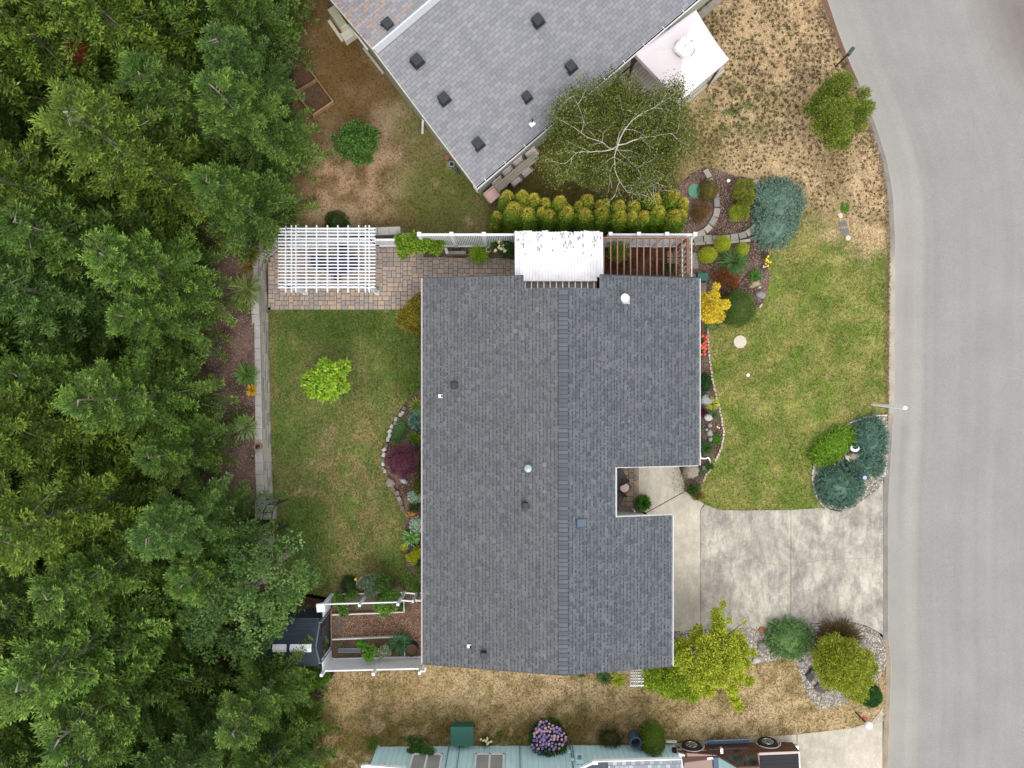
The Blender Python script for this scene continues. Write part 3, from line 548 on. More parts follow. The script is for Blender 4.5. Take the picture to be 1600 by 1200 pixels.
for (x, y0, y1) in ((-3.05, YB, YT), (6.4, -2.79, YT), (5.43, YB, -4.46), (3.445, -4.46, -2.79)):
    s_ = -1 if x < RX else 1; f = MB(); z = hz(x)-.06
    for dx, dz, w_, h_ in ((.01, -.05, .012, .1), (.055, 0.0, .014, .12), (.032, -.1, .05, .012)): f.box((x+s_*dx, (y0+y1)/2, z+dz), (w_, y1-y0, h_))
    f.build('gutter', M_canvas if x < RX else M_white, house)
for (x0, y0, x1) in ((-3.05, YT+.01, NX0), (NX1, YT+.03, 6.4), (-3.05, YB-.012, RX), (RX, YB-.012, 5.43), (3.445, -2.80, 6.4), (3.445, -4.45, 5.43)):
    b = MB(); b.hexa([(x0, y0-.01, hz(x0)-.18), (x1, y0-.01, hz(x1)-.18), (x1, y0+.01, hz(x1)-.18), (x0, y0+.01, hz(x0)-.18)], [(x0, y0-.01, hz(x0)-.012), (x1, y0-.01, hz(x1)-.012), (x1, y0+.01, hz(x1)-.012), (x0, y0+.01, hz(x0)-.012)]); b.build('fascia_board', M_darkgrey if y0 < -5 or y0 > 3 else M_white, house)
def boxvent(px, py, zf, s_, parent, mt, rz=0, label=None, hh=.16, nm='roof_vent'):
    z = zf; p = W(px, py, z+.1); z = hz(p.x) if parent is roofo else zf; p = W(px, py, z+.1)
    b = MB(); b.box((p.x, p.y, z+.012), (s_*1.3, s_*1.3, .02), rz); b.box((p.x, p.y, z+.02+hh/2), (s_, s_, hh), rz, top=.86); b.box((p.x, p.y, z+hh+.03), (s_*1.08, s_*1.08, .035), rz, top=.9)
    o = b.build(nm, mt, parent, bevel=.012)
    if label: o['label'] = label
    return o
boxvent(710, 602, 3, .2, roofo, M_black); boxvent(821, 790, 3, .19, roofo, M_black); boxvent(756, 1023, 3, .19, roofo, M_black)
p = W(908, 814, 3.2); z = hz(p.x); b = MB(); b.hexa([(p.x-.18, p.y-.16, z), (p.x+.17, p.y-.16, z-.03), (p.x+.17, p.y+.13, z-.03), (p.x-.18, p.y+.13, z)], [(p.x-.15, p.y-.14, z+.10), (p.x+.15, p.y-.14, z+.02), (p.x+.15, p.y+.10, z+.02), (p.x-.15, p.y+.10, z+.10)]); b.build('roof_vent', mat('blue_grey_vent', c(84, 98, 114), .6, ns=5, na=.1, bmp=0), roofo)
for (px, py) in ((688.5, 619), (734, 1009.5)):
    p = W(px, py, 2.9); z = hz(p.x); b = MB(); b.box((p.x-.02, p.y, z+.012), (.14, .12, .012)); o = b.build('pipe_flashing', M_white, roofo); b = MB(); b.cyl((p.x+.03, p.y), .03, z, z+.22, 12); b.build('vent_pipe', M_black, roofo)
p = W(825, 732, 3.5); z = hz(p.x); b = MB(); b.cyl((p.x, p.y), .075, z-.05, z+.2, 16); b.cyl((p.x, p.y), .13, z+.2, z+.24, 18, .12); b.cyl((p.x, p.y), .12, z+.245, z+.29, 18, .02); b.build('metal_vent_cap', M_galv, roofo, smooth=False)
p = W(976, 468, 3.2); z = hz(p.x); b = MB(); b.hexa([(p.x-.16, p.y-.14, z), (p.x+.2, p.y-.14, z-.04), (p.x+.2, p.y+.14, z-.04), (p.x-.16, p.y+.14, z)], [(p.x-.16, p.y-.13, z+.03), (p.x+.19, p.y-.13, z-.005), (p.x+.19, p.y+.13, z-.005), (p.x-.16, p.y+.13, z+.03)]); b.build('chimney_flashing', mat('dull_flashing', c(206, 206, 210, .6), .6, ns=5, na=.05, bmp=0), roofo)
b = MB(); q = (p.x-.03, p.y+.03); b.cyl(q, .10, z-.05, z+.30, 18); b.cyl(q, .135, z+.30, z+.35, 20); b.cyl(q, .13, z+.35, z+.39, 20, .03); b.build('chimney_pipe', M_white, roofo)
p = W(684, 667, 2.75); b = MB()
b = MB(); pts3 = [(6.44, -1.98, 2.5), (6.25, -2.15, 2.2), (6.2, -2.25, .3), (6.3, -2.62, .12), (6.62, -2.62, .10), (6.95, -2.55, .08), (7.08, -2.75, .05), (7.1, -2.9, .04)]; b.tube([W(1092.5, 700, 2.5), W(1094, 712, 1.6), W(1095, 716, .3), W(1101, 716.5, .12), W(1106, 715, .1), W(1109, 718, .08), W(1110, 725, .05)], .035, 6); b.build('downspout', M_white, house, smooth=True)
# ---- patio pavers
TAN = [c(186, 166, 150), c(178, 160, 146), c(190, 170, 152), c(172, 157, 147), c(168, 154, 145), c(192, 168, 146), c(180, 163, 152), c(164, 153, 147)]
def pavers(nm, polys, unit_, z, pal, seed, limit, parent, excl=None, ang=0, shade=None):
    rg = random.Random(seed); P = [q for pl in polys for q in pl]; x0 = min(q[0] for q in P); x1 = max(q[0] for q in P); y0 = min(q[1] for q in P); y1 = max(q[1] for q in P)
    nx = int((x1-x0)/unit_)+1; ny = int((y1-y0)/unit_)+1; X, Y = np.meshgrid(x0+(np.arange(nx)+.5)*unit_, y0+(np.arange(ny)+.5)*unit_); ok = np.zeros(X.shape, bool)
    for pl in polys: ok |= inside(pl, X, Y)
    used = ~ok; rest = MB(); cnt = 0; cache = {}; mats = {}
    for j in range(ny):
        for i in range(nx):
            if used[j, i]: continue
            opts = [(2, 2), (2, 2), (3, 2), (2, 3), (2, 2), (3, 2)]; rg.shuffle(opts); opts += [(2, 2), (2, 1), (1, 2), (1, 1)]
            for (a, b_) in opts:
                if i+a <= nx and j+b_ <= ny and not used[j:j+b_, i:i+a].any(): break
            used[j:j+b_, i:i+a] = True; ww = a*unit_-.012; hh = b_*unit_-.012; cx = x0+(i+a/2)*unit_; cy = y0+(j+b_/2)*unit_; ci = rg.randrange(len(pal)); zt = z+rg.uniform(-.003, .003)
            if cnt < limit and a*b_ >= 4:
                key = (a, b_, ci)
                if key not in cache:
                    if ci not in mats: mats[ci] = mat('paver_stone_'+'abcdefgh'[ci], pal[ci], .85, ns=14, na=.12, bmp=.3, fine=(60, .1))
                    q = MB(); q.box((0, 0, -.03), (ww, hh, .06)); o = q.build('paver', mats[ci], parent, local=True, bevel=.012); cache[key] = o; o.location = Vector((cx, cy, zt))-offs(parent)
                else: o = part_copy(cache[key], parent, (cx, cy, zt))
                cnt += 1
            else: rest.box((cx, cy, zt-.03), (ww, hh, .06), col=tuple(np.array(pal[ci])*rg.uniform(.9, 1.1)), top=.985)
    if rest.v: rest.build('paver_field', M_attr, parent)['kind'] = 'stuff'
patio = setting('patio', W(560, 440)); b = MB(); PB_ = WP([(416, 384), (812, 384), (812, 440), (700, 440), (700, 484.5), (424, 484.5), (418, 450)]); b.prism(PB_[::-1], -.12, -.01); b.build('jointing_sand', mat('joint_sand', c(104, 88, 76), .95, ns=30, na=.2, bmp=.2), patio)
pp1 = WP([(419, 452), (419, 411), (428, 396), (438, 388), (662, 384), (662, 401), (812, 404), (812, 440), (700, 440), (700, 484), (421, 484)])
pavers('paver', [pp1], .087, .03, TAN, 4, 300, patio)
porch = setting('porch_floor', W(980, 765)); b = MB(); b.prism(WP([(940, 810), (998, 810), (998, 715), (940, 715)]), -.12, .0); b.build('jointing_sand', bpy.data.materials['joint_sand'], porch)
pavers('paver', [WP([(945, 800), (997.5, 800), (997.5, 720), (945, 720)])], .1, .03, [c(160, 138, 120), c(150, 132, 120), c(170, 144, 120), c(140, 126, 116)], 9, 120, porch)
# ---- block retaining wall along the wood
rw = thing('retaining_wall', 'curved grey concrete block wall with flat cap between the wood and the back lawn', 'wall', W(416, 600))
def blockwall(pathpx, h, cap_w, parent, ncourse=5, capl=.42, seed=1):
    P = np.array([tuple(W(x, y, 0)[:2]) for x, y in smooth_poly(pathpx, 10, 0, False)]); d = np.r_[0, np.cumsum(np.linalg.norm(np.diff(P, axis=0), axis=1))]; T = d[-1]
    def at(s_): return np.array([np.interp(s_, d, P[:, 0]), np.interp(s_, d, P[:, 1])])
    def nrm(s_): a = at(min(s_+.05, T))-at(max(s_-.05, 0)); a /= np.linalg.norm(a); return np.array([a[1], -a[0]])
    rg = random.Random(seed); ch = (h-.09)/ncourse; fc = MB(); pal = [c(186, 182, 170), c(170, 166, 156), c(196, 190, 178), c(158, 156, 148)]
    for k in range(ncourse):
        s_ = rg.uniform(-.4, 0); setb = k*.012
        while s_ < T:
            L_ = rg.uniform(.3, .46); a, b_ = max(s_, 0)+.004, min(s_+L_, T)-.004; s_ += L_
            if b_-a < .03: continue
            pa, pb = at(a), at(b_); na_, nb_ = nrm(a), nrm(b_); j = rg.uniform(-.006, .006)+setb; z0, z1 = k*ch, (k+1)*ch-.014
            q = [pa+na_*j, pb+nb_*j, pb+nb_*.26, pa+na_*.26]
            fc.hexa([(*v, z0) for v in q], [(*v, z1) for v in q], rg.choice(pal)); q2 = [pa+na_*(j+.02), pb+nb_*(j+.02), pb+nb_*.25, pa+na_*.25]; fc.hexa([(*v, z1-.001) for v in q2], [(*v, z1+.013) for v in q2], c(110, 104, 96))
    fc.build('block_course', M_attr, parent)['kind'] = 'stuff'
    s_ = 0; 
    while s_ < T-.05:
        a, b_ = s_+.004, min(s_+capl, T)-.004; s_ += capl; pa, pb = at(a), at(b_); na_, nb_ = nrm(a), nrm(b_); q = [pa+na_*.0, pb+nb_*.0, pb+nb_*cap_w, pa+na_*cap_w]; j = rg.uniform(-.003, .003); b = MB(); b.hexa([(*v, h-.09+j) for v in q], [(*v, h+j) for v in q]); b.build('cap_stone', M_cap, parent, bevel=.01)
blockwall([(632, 374.5), (587, 376), (530, 379), (480, 382), (446, 386), (430, 394), (419, 406), (416.5, 425), (417.5, 460), (419, 490), (420.5, 530), (422.5, 620), (424, 700), (427, 780)], .93, .29, rw)
blockwall([(428, 816), (429, 850), (431, 900)], .9, .29, rw, seed=3)
st = thing('garden_steps', 'two stone steps cut through the block wall under the black arch', 'steps', W(418, 797)); 
for k, (x0, x1, z) in enumerate(((409, 418, .62), (418, 428, .32))):
    b = MB(); a0 = W(x0, 783, z); a1 = W(x1, 812, z); b.box(((a0.x+a1.x)/2, (a0.y+a1.y)/2, z/2), (a1.x-a0.x, a0.y-a1.y, z)); b.build('step', M_cap, st, bevel=.015)
b = MB(); a0 = W(398, 783, .93); a1 = W(409, 812, .93); b.box(((a0.x+a1.x)/2, (a0.y+a1.y)/2, .46), (a1.x-a0.x, a0.y-a1.y, .93)); b.build('landing', M_cap, st, bevel=.015)
# ---- white vinyl fences
def fence(name, label, p0, p1, h, npost, style='picket', post_h=None, mt=None, parent=None, group=None, pitch=.062, endposts=(True, True), gap0=.12):
    p0 = Vector((*p0[:2], 0)); p1 = Vector((*p1[:2], 0)); d = p1-p0; L = d.length; d.normalize(); mt = mt or M_white; root = parent or thing(name, label, 'fence', p0, group); post_h = post_h or h+.08
    for i in range(npost):
        if (i == 0 and not endposts[0]) or (i == npost-1 and not endposts[1]): continue
        q = p0+d*L*i/(npost-1); b = MB(); a = math.atan2(d.y, d.x); b.box((q.x, q.y, post_h/2), (.115, .115, post_h), a); po = b.build('post', mt, root); b = MB(); b.box((q.x, q.y, post_h+.02), (.15, .15, .04), a, top=.8); b.build('post_cap', mt, po)
    for i in range(npost-1):
        a = p0+d*(L*i/(npost-1)+.06); b_ = p0+d*(L*(i+1)/(npost-1)-.06)
        for z, hh in ((gap0, .12), (h-.05, .10)):
            r = MB(); r.bar((a.x, a.y, z), (b_.x, b_.y, z), .07, hh); r.build('rail', mt, root)
        if style == 'solid':
            r = MB(); n_ = int((b_-a).length/.16); dd = (b_-a)/n_
            for k in range(n_): q = a+dd*k; q2 = a+dd*(k+1)-d*.006; r = MB(); r.bar((q.x, q.y, h/2+.03), (q2.x, q2.y, h/2+.03), .022, h-.24); r.build('board', mt, root)
        else:
            r = MB(); n_ = int((b_-a).length/pitch)
            for k in range(n_):
                q = a+d*(k+.5)*(b_-a).length/n_; r.box((q.x, q.y, h/2+.02), (pitch*.62, .022, h-.22), math.atan2(d.y, d.x))
            r.build('picket_panel', mt, root)['kind'] = 'stuff'
    return root
yF = W(700, 385.5).y
fence('picket_fence', 'white vinyl picket fence beside the paver path, left of the white patio cover', (W(667, 386).x, yF), (W(806, 386).x, yF), 2.12, 4)
fence('privacy_fence', 'white panel fence behind the brown rafters, right of the white patio cover', (W(941, 386).x, yF-.0), (W(1062, 386).x, yF), 2.12, 4, style='solid')
fence('privacy_fence', 'low white panel fence between the white lattice pergola and the green vine', (W(592, 384).x, W(0, 385).y), (W(664, 384).x, yF+.02), 1.2, 2, style='solid', endposts=(False, False))
fence('privacy_fence', 'white panel fence glimpsed under the slats of the lattice pergola', (W(452, 386).x, W(0, 386).y), (W(590, 384).x, W(0, 385).y), 1.2, 3, style='solid', endposts=(True, False))
# ---- white pergola
pg = thing('pergola', 'white lattice pergola over the outdoor dining set on the paver patio', 'pergola', W(511, 405)); zp = 2.1
def sbar(b, px0, py0, px1, py1, z, w_, h_): b.bar(W(px0, py0, z), W(px1, py1, z), w_, h_)
for i in range(19):
    py = 357+i*(449.5-357)/18; b = MB(); x0 = 436 if i > 5 else 435; sbar(b, 434.8, py, 586.8, py, zp+.02, .034, .045); b.build('slat', M_white, pg)
for px in (446.8, 456, 463, 479, 495.2, 512, 528.3, 544.3, 560.9, 571.4, 577.2):
    b = MB(); sbar(b, px, 352.5, px, 457 if px < 580 else 455, zp-.075, .036, .12); b.build('rafter', M_white, pg)
for py in (361.5, 446.5):
    for dy in (-1.6, 1.6): b = MB(); sbar(b, 438, py+dy, 585, py+dy, zp-.24, .04, .18); b.build('beam', M_white, pg)
for (px, py) in ((454, 446.5), (574, 446.5), (454, 362.5), (574, 362.5)):
    t = W(px, py, zp-.3); b = MB(); b.box((t.x, t.y, (zp-.15)/2), (.13, .13, zp-.15)); po = b.build('post', M_white, pg); b = MB(); b.box((t.x, t.y, .08), (.18, .18, .1), top=.85); b.build('post_base', M_white, po)
# ---- outdoor dining set below
def chair(name, label, x, y, rz, s_=.5, mt=None, mtf=None, group=None, hb=.9, cat='chair', cushion=None):
    mtf = mtf or M_iron; mt = mt or M_navy; root = thing(name, label, cat, (x, y, .03), group, rz)
    b = MB(); b.box((0, 0, .43), (s_*.92, s_*.9, .06)); b.build('seat', mt, root, local=True, bevel=.015)
    b = MB(); b.hexa([(-s_*.46, -s_*.5, .48), (s_*.46, -s_*.5, .48), (s_*.46, -s_*.43, .48), (-s_*.46, -s_*.43, .48)], [(-s_*.42, -s_*.72, hb), (s_*.42, -s_*.72, hb), (s_*.42, -s_*.66, hb), (-s_*.42, -s_*.66, hb)]); b.build('backrest', mt, root, local=True, bevel=.015)
    for sx in (-1, 1):
        for sy in (-1, 1): b = MB(); b.tube([(sx*s_*.47, sy*s_*.45, 0), (sx*s_*.47, sy*s_*.43, .42)], .014, 6); b.build('leg', mtf, root, local=True)
        b = MB(); b.tube([(sx*s_*.49, s_*.4, .42), (sx*s_*.5, s_*.38, .64), (sx*s_*.5, -s_*.5, .66)], .016, 6); b.build('armrest', mtf, root, local=True)
    return root
t = W(528.5, 415.5, .72); tb = thing('dining_table', 'rectangular navy covered table under the white lattice pergola', 'table', (t.x, t.y, .03)); wx, wy = m(31, .72), m(24, .72)
b = MB(); b.box((t.x, t.y, .72), (wx, wy, .035)); b.build('tabletop', M_navy, tb, bevel=.01)
for sx in (-1, 1):
    for sy in (-1, 1): b = MB(); b.tube([(t.x+sx*wx*.42, t.y+sy*wy*.4, .03), (t.x+sx*wx*.42, t.y+sy*wy*.4, .71)], .02, 6); b.build('leg', M_iron, tb)
for (px, py, a, l_) in ((537, 389, 180, 'navy chair at the top side of the dining table under the pergola'), (504, 412, -100, 'navy chair left of the dining table under the pergola'), (553, 411, 95, 'navy chair right of the dining table under the pergola'), (527, 432, 4, 'dark chair at the lower side of the dining table under the pergola')):
    p = W(px, py, .45); o = chair('patio_chair', l_, p.x, p.y, math.radians(a), .44 if py < 430 else .3)
# ---- white corrugated patio cover
pc = thing('patio_cover', 'peeling white corrugated patio cover between the hedge and the dark shingle roof', 'patio cover', W(875, 410))
z1 = 2.45; nrib = 27; x0 = W(806.5, 362, z1).x; x1 = W(942, 362, z1).x; ya = W(0, 361.5, z1).y; 
cw = (x1-x0)/nrib; pan = None
for k in range(nrib):
    xa = x0+k*cw; yb_ = 3.66 if (xa < NX0-.07 or xa+cw > NX1+.03) else 3.53; ytop = ya+random.uniform(-.03, .03); b = MB(); prof = [(0, 0), (.12, .03), (.42, .03), (.54, 0), (.99, 0)]
    for (u0, h0), (u1, h1) in zip(prof[:-1], prof[1:]): b.add([(xa+u0*cw, yb_, z1+.16+h0), (xa+u1*cw, yb_, z1+.16+h1), (xa+u1*cw, ytop, z1+h1), (xa+u0*cw, ytop, z1+h0)], [(0, 1, 2, 3)])
    b.build('roof_panel', M_oldpaint, pc) if 'M_oldpaint' in globals() else None
# flaked spots near the open end, support rafters
b = MB(); 
for k in range(60):
    kk = random.randrange(nrib); xx = x0+(kk+random.choice((.27, .75)))*cw; yy = ya-.05-abs(random.gauss(0, .35)); z = z1+.16*(ya-yy)/(ya-3.4)+(.036 if (xx-x0)/cw % 1 < .5 else .006); L_ = random.uniform(.03, .13); b.box((xx, yy, z), (.022, L_, .004))
b.build('flaked_patch', mat('bare_metal', c(70, 48, 64), .8, ns=20, na=.2, bmp=0), pc)['kind'] = 'stuff'
for k in range(12):
    xx = .45+k*(2.82-.45)/11; b = MB(); b.bar((xx, 3.52, 2.50), (xx, 3.08, 2.54), .035, .09); b.build('rafter', M_whitewood, pc)
b = MB(); b.box(((.4+2.9)/2, 3.535, 2.60), (2.5, .03, .06)); b.build('end_strip', M_oldwhite, pc)
b = MB(); b.box((1.65, 3.3, 2.42), (2.54, .5, .02)); b.build('ledger_board', M_greywood, pc)
for xx in (x0+.15, (x0+x1)/2, x1-.15): b = MB(); b.box((xx, ya-.25, 1.2), (.09, .09, 2.4)); b.build('post', M_whitewood, pc)
b = MB(); b.box(((x0+x1)/2, ya-.25, 2.36), (x1-x0, .05, .12)); b.build('beam', M_whitewood, pc)
b = MB(); b.bar((x0-.02, 3.64, z1+.15), (x0-.02, ya, z1+.0), .05, .1); b.build('edge_trim', M_white, pc)
# ---- brown rafters over the courtyard
rf = thing('rafter_frame', 'open frame of reddish brown rafters beside the white patio cover', 'rafters', W(1010, 400)); zr = 2.3
for px in (943.5, 954, 964.5, 975, 985, 995.3, 1005.6, 1015.9, 1026.2, 1036.5, 1047, 1056.5, 1065, 1073.5):
    b = MB(); sbar(b, px, 372.5, px, 436, zr, .038, .09); b.build('rafter', M_rust, rf)
for py in (371.8,): b = MB(); sbar(b, 942, py, 1077, py, zr, .05, .12); b.build('beam', M_rust, rf)
b = MB(); sbar(b, 1075.8, 371, 1075.8, 436, zr, .045, .14); b.build('beam', M_rust, rf)
for (px, py) in ((944, 374), (1074, 374)): t = W(px, py, zr-.1); b = MB(); b.box((t.x, t.y, zr/2-.05), (.09, .09, zr-.1)); b.build('post', M_rust, rf)
# white slatted gate side panel at the right of the courtyard
ga = thing('trellis_gate', 'white slatted side gate at the right end of the brown rafters', 'gate', W(1062, 410))
for k in range(7): b = MB(); y_ = yF-.15-k*.19; b.box((W(1061, 0).x, y_, .9), (.03, .05, 1.8)); b.build('slat', M_whitewood, ga)
for z in (.3, 1.6): b = MB(); b.box((W(1062, 0).x+.03, yF-.72, z), (.03, 1.35, .07)); b.build('rail', M_whitewood, ga)
# ---- neighbouring grey roof house (top)
NH = thing('neighbour_house', 'house with the lighter grey shingle roof at the top, turned at an angle', 'house', (1, 10, 0))
an = math.radians(40.4); u_ = np.array([math.cos(an), math.sin(an), 0]); v_ = np.array([-math.sin(an), math.cos(an), 0]); EZ = 2.35; SN = .2; WD = 5.35; E0 = np.array([*W(743.5, 291.5, EZ)[:2], EZ]); vp_ = v_.copy(); v_ = v_+.036*u_
LE = 13.5; vs_up = np.array([v_[0], v_[1], SN]); csn = 1/math.sqrt(1+SN*SN)
def NP(a, b_, z=0): q = E0+u_*a+v_*b_; return (q[0], q[1], z)
def nz(b_): return EZ+SN*(b_ if b_ < WD else 2*WD-b_)
b = MB()
for (b0, b1) in ((0, WD), (WD, 2*WD)):
    b.hexa([NP(0, b0, nz(b0)-.14), NP(LE, b0, nz(b0)-.14), NP(LE, b1, nz(b1)-.14), NP(0, b1, nz(b1)-.14)], [NP(0, b0, nz(b0)), NP(LE, b0, nz(b0)), NP(LE, b1, nz(b1)), NP(0, b1, nz(b1))])
nroof = b.build('roof', M_darkgrey, NH)
palN = [c(141, 141, 145), c(138, 138, 142), c(145, 145, 148), c(134, 135, 139), c(148, 147, 149)]; gN = c(92, 92, 98)
shingles('shingles', nroof, E0+np.array([0, 0, .004]), u_, vs_up*csn, [(0, LE, 0, WD/csn-.02)], .135, .27, palN, False, gN, 8)
O2 = E0+v_*2*WD+np.array([0, 0, .004]); palN2 = [c(152, 150, 156), c(144, 144, 150), c(162, 156, 156), c(140, 140, 148), c(166, 150, 142)]
shingles('shingles', nroof, O2, u_, np.array([-v_[0], -v_[1], SN])*csn, [(0, LE, 0, WD/csn-.02)], .135, .27, palN2, False, c(108, 106, 112), 9)
src = None; a = .02
while a < LE-3:
    b = MB()
    if src is None:
        b.add([(0, -.17, -.03), (0, 0, .02), (0, .03, .016), (.19, -.17, -.045), (.19, 0, .004), (.19, .03, 0)], [(0, 3, 4, 1), (1, 4, 5, 2)]); b.c = [c(176, 176, 178)]*2; src = b.build('ridge_shingle', M_shingle, nroof, local=True); o = src
        o.rotation_euler = (0, 0, an)
    else: o = part_copy(src, nroof)
    o.location = Vector(NP(a, WD, nz(WD)+.035))-offs(nroof); a += .145
b = MB(); b.bar(NP(-.01, WD+.03, nz(WD)+.05), NP(LE-3, WD+.03, nz(WD)+.05), .06, .02); b.build('ridge_flashing', mat('bluish_metal', c(204, 216, 226), .5, ns=4, na=.05, bmp=0), nroof)
# walls
b = MB(); q = [NP(.25, .22), NP(LE, .22), NP(LE, 2*WD-.3), NP(.25, 2*WD-.3)]; 
b.hexa([(x, y, -.3) for x, y, z in q], [(x, y, EZ-.1) for x, y, z in q]); b.build('wall', M_siding, NH)
for k in range(1, 10): pass
for a in (.95, 4.3, 8.0, 9.4):
    b = MB(); b.bar(NP(a, .21, 0), NP(a, .21, EZ-.1), .05, .04); b.build('wall_batten', M_siding2 if a < 1 else M_galv, NH)
b = MB(); 
for dz, db, ww, hh in ((0, -.10, .016, .12), (-.05, -.005, .012, .10), (-.055, -.05, .1, .012)): b.bar(NP(-.02, db, EZ-.02+dz), NP(LE, db, EZ-.02+dz), ww, hh)
gut = b.build('gutter', M_white, NH)
b = MB(); b.bar(NP(0, -.05, EZ-.07), NP(LE, -.05, EZ-.07), .08, .006); b.build('gutter_bed', mat('gutter_dirt', c(74, 58, 60), .9, ns=10, na=.2, bmp=0), NH)
for k in range(15): b = MB(); b.bar(NP(.4+k*.9, -.11, EZ+.035), NP(.4+k*.9, .02, EZ+.035), .02, .01); b.build('gutter_hanger', M_white, gut)
for (b0, b1) in ((0, WD), (WD, 2*WD)): b = MB(); b.bar(NP(-.012, b0, nz(b0)-.07), NP(-.012, b1, nz(b1)-.07), .02, .16); b.build('rake_board', M_cream, NH)
for (px, py, s_) in ((605, 36.5, .33), (651, 93.5, .34), (693, 153, .33), (746.5, 223.5, .33), (840, 30.5, .34), (892, 103, .33), (823, 150.5, .28)):
    p = W(px, py, 3.1); bb = (np.array([p.x, p.y])-E0[:2])@vp_[:2]; z = nz(bb); p = W(px, py, z+.15)
    b = MB(); b.box((p.x, p.y, z-.03+.04), (s_*1.25, s_*1.25, .03), an); b.box((p.x, p.y, z+.1), (s_, s_, .17), an, top=.88); b.box((p.x, p.y, z+.2), (s_*1.03, s_*1.03, .04), an, top=.88); b.build('roof_vent', M_black, nroof, bevel=.02)
p = W(832, 191, 2.6); bb = (np.array([p.x, p.y])-E0[:2])@vp_[:2]; z = nz(bb); b = MB(); b.box((p.x, p.y, z+.02), (.2, .16, .02), an); b.build('pipe_flashing', M_white, nroof); b = MB(); b.cyl((p.x, p.y+.08), .035, z, z+.2, 10); b.build('vent_pipe', M_black, nroof)
# needles and cones on the roof edge
xs_ = []; 
n = 420; a = R.uniform(4.8, 9.6, n)*0+R.uniform(0, 1.0, n)**1.5*1.4; bb = R.uniform(WD+.4, 2*WD-.2, n); q = E0[None]+u_[None]*a[:, None]+v_[None]*bb[:, None]; q[:, 2] = EZ+SN*(2*WD-bb)+.02
V, Q = blades(q, np.c_[R.normal(0, 1, (n, 2)), R.normal(0, .1, n)], R.uniform(.04, .1, n), .035, up=3); o = np_mesh('fallen_needles', V, Q, M_attr, cols=tone(n, [c(188, 140, 104), c(170, 118, 84), c(196, 160, 130)], .15), parent=nroof); o['kind'] = 'stuff'
# heat pump, boards, pots at its gable side
hp = thing('heat_pump', 'cream heat pump unit on brown lawn at the upper left of the grey roof', 'heat pump', W(528, 38)); aa = math.atan2(-(40-15), 22) 
A_, B_ = W(521, 20, .75), W(541, 49, .75); A0 = tz(A_.x, A_.y); rzz = math.atan2(B_.y-A_.y, B_.x-A_.x); L_ = (B_-A_).length; cx, cy = (A_.x+B_.x)/2, (A_.y+B_.y)/2
b = MB(); b.box((cx, cy, A0+.42), (L_, .3, .66), rzz); b.build('casing', M_cream, hp, bevel=.02)
b = MB(); b.box((cx-.0, cy, A0+.758), (L_*.96, .27, .02), rzz); b.build('top_lid', mat('olive_lid', c(190, 184, 158), .6, ns=4, na=.08, bmp=0), hp)
nx_, ny_ = math.sin(rzz), -math.cos(rzz); b = MB(); b.box((cx+nx_*.28, cy+ny_*.28, A0+.05), (L_*1.1, .12, .1), rzz); b.box((cx-nx_*.28+.0, cy-ny_*.28, A0+.05), (L_*1.1, .1, .1), rzz); b.build('bracket', M_cream, hp)
b = MB(); e = (cx+math.cos(rzz)*L_*.62, cy+math.sin(rzz)*L_*.62); b.box((e[0], e[1], A0+.2), (.34, .5, .35), rzz); b.build('valve_box', M_cream, hp, bevel=.02)
b = MB(); b.tube([W(539, 42, .7), W(541, 39, .9), W(544, 39.5, 1.0), W(550, 47, 1.2), W(560, 58, 1.3), W(569, 70, 1.3), W(575, 78, 1.2)], .035, 6); b.build('line_cover', M_white, hp, smooth=True)
b = MB(); b.bar(W(568, 75, .9), W(599, 115, .75), .09, .06); o = b.build('long_board', M_deck); props(o, 'long pale board lying on the lawn along the grey roof edge', 'board')
b = MB(); b.tube([W(661, 186, .55), W(660.5, 196, .45), W(660, 208, .12)], [.05, .045, .05], 7); o = b.build('stake', M_oldwhite); props(o, 'short white stake standing by the wall of the grey roofed house', 'stake')
pt = thing('plant_pot', 'round grey pot by the lower left edge of the grey roof', 'pot', W(706, 257)); p = W(706, 257, .2); b = MB(); b.ring((p.x, p.y), .075, .12, .0, .26, 18); b.cyl((p.x, p.y), .11, .0, .04, 18); b.build('rim', M_galv, pt); b = MB(); b.cyl((p.x, p.y), .08, .18, .2, 14); b.build('potting_soil', M_soil, pt)
p = W(698.5, 246, .1); b = MB(); b.cyl((p.x, p.y), .12, 0, .12, 12, .1); o = b.build('plant_pot', M_terra); props(o, 'brown clay pot beside the grey pot under the grey roof edge', 'pot')
p = W(716, 268, .1); b = MB(); b.ring((p.x, p.y), .05, .08, 0, .13, 12); b.cyl((p.x, p.y), .06, 0, .05, 12); o = b.build('plant_pot', M_blueplastic); props(o, 'small blue pot near the lowest corner of the grey roof', 'pot')
b = MB(); b.tube([W(742, 289, 1.9), W(741, 292, .5), W(745, 297, .12), W(748, 300, .08)], .05, 7); b.cyl(W(746, 297)[:2], .1, 0, .1, 10, .06); o = b.build('downspout', M_white, NH, smooth=True)
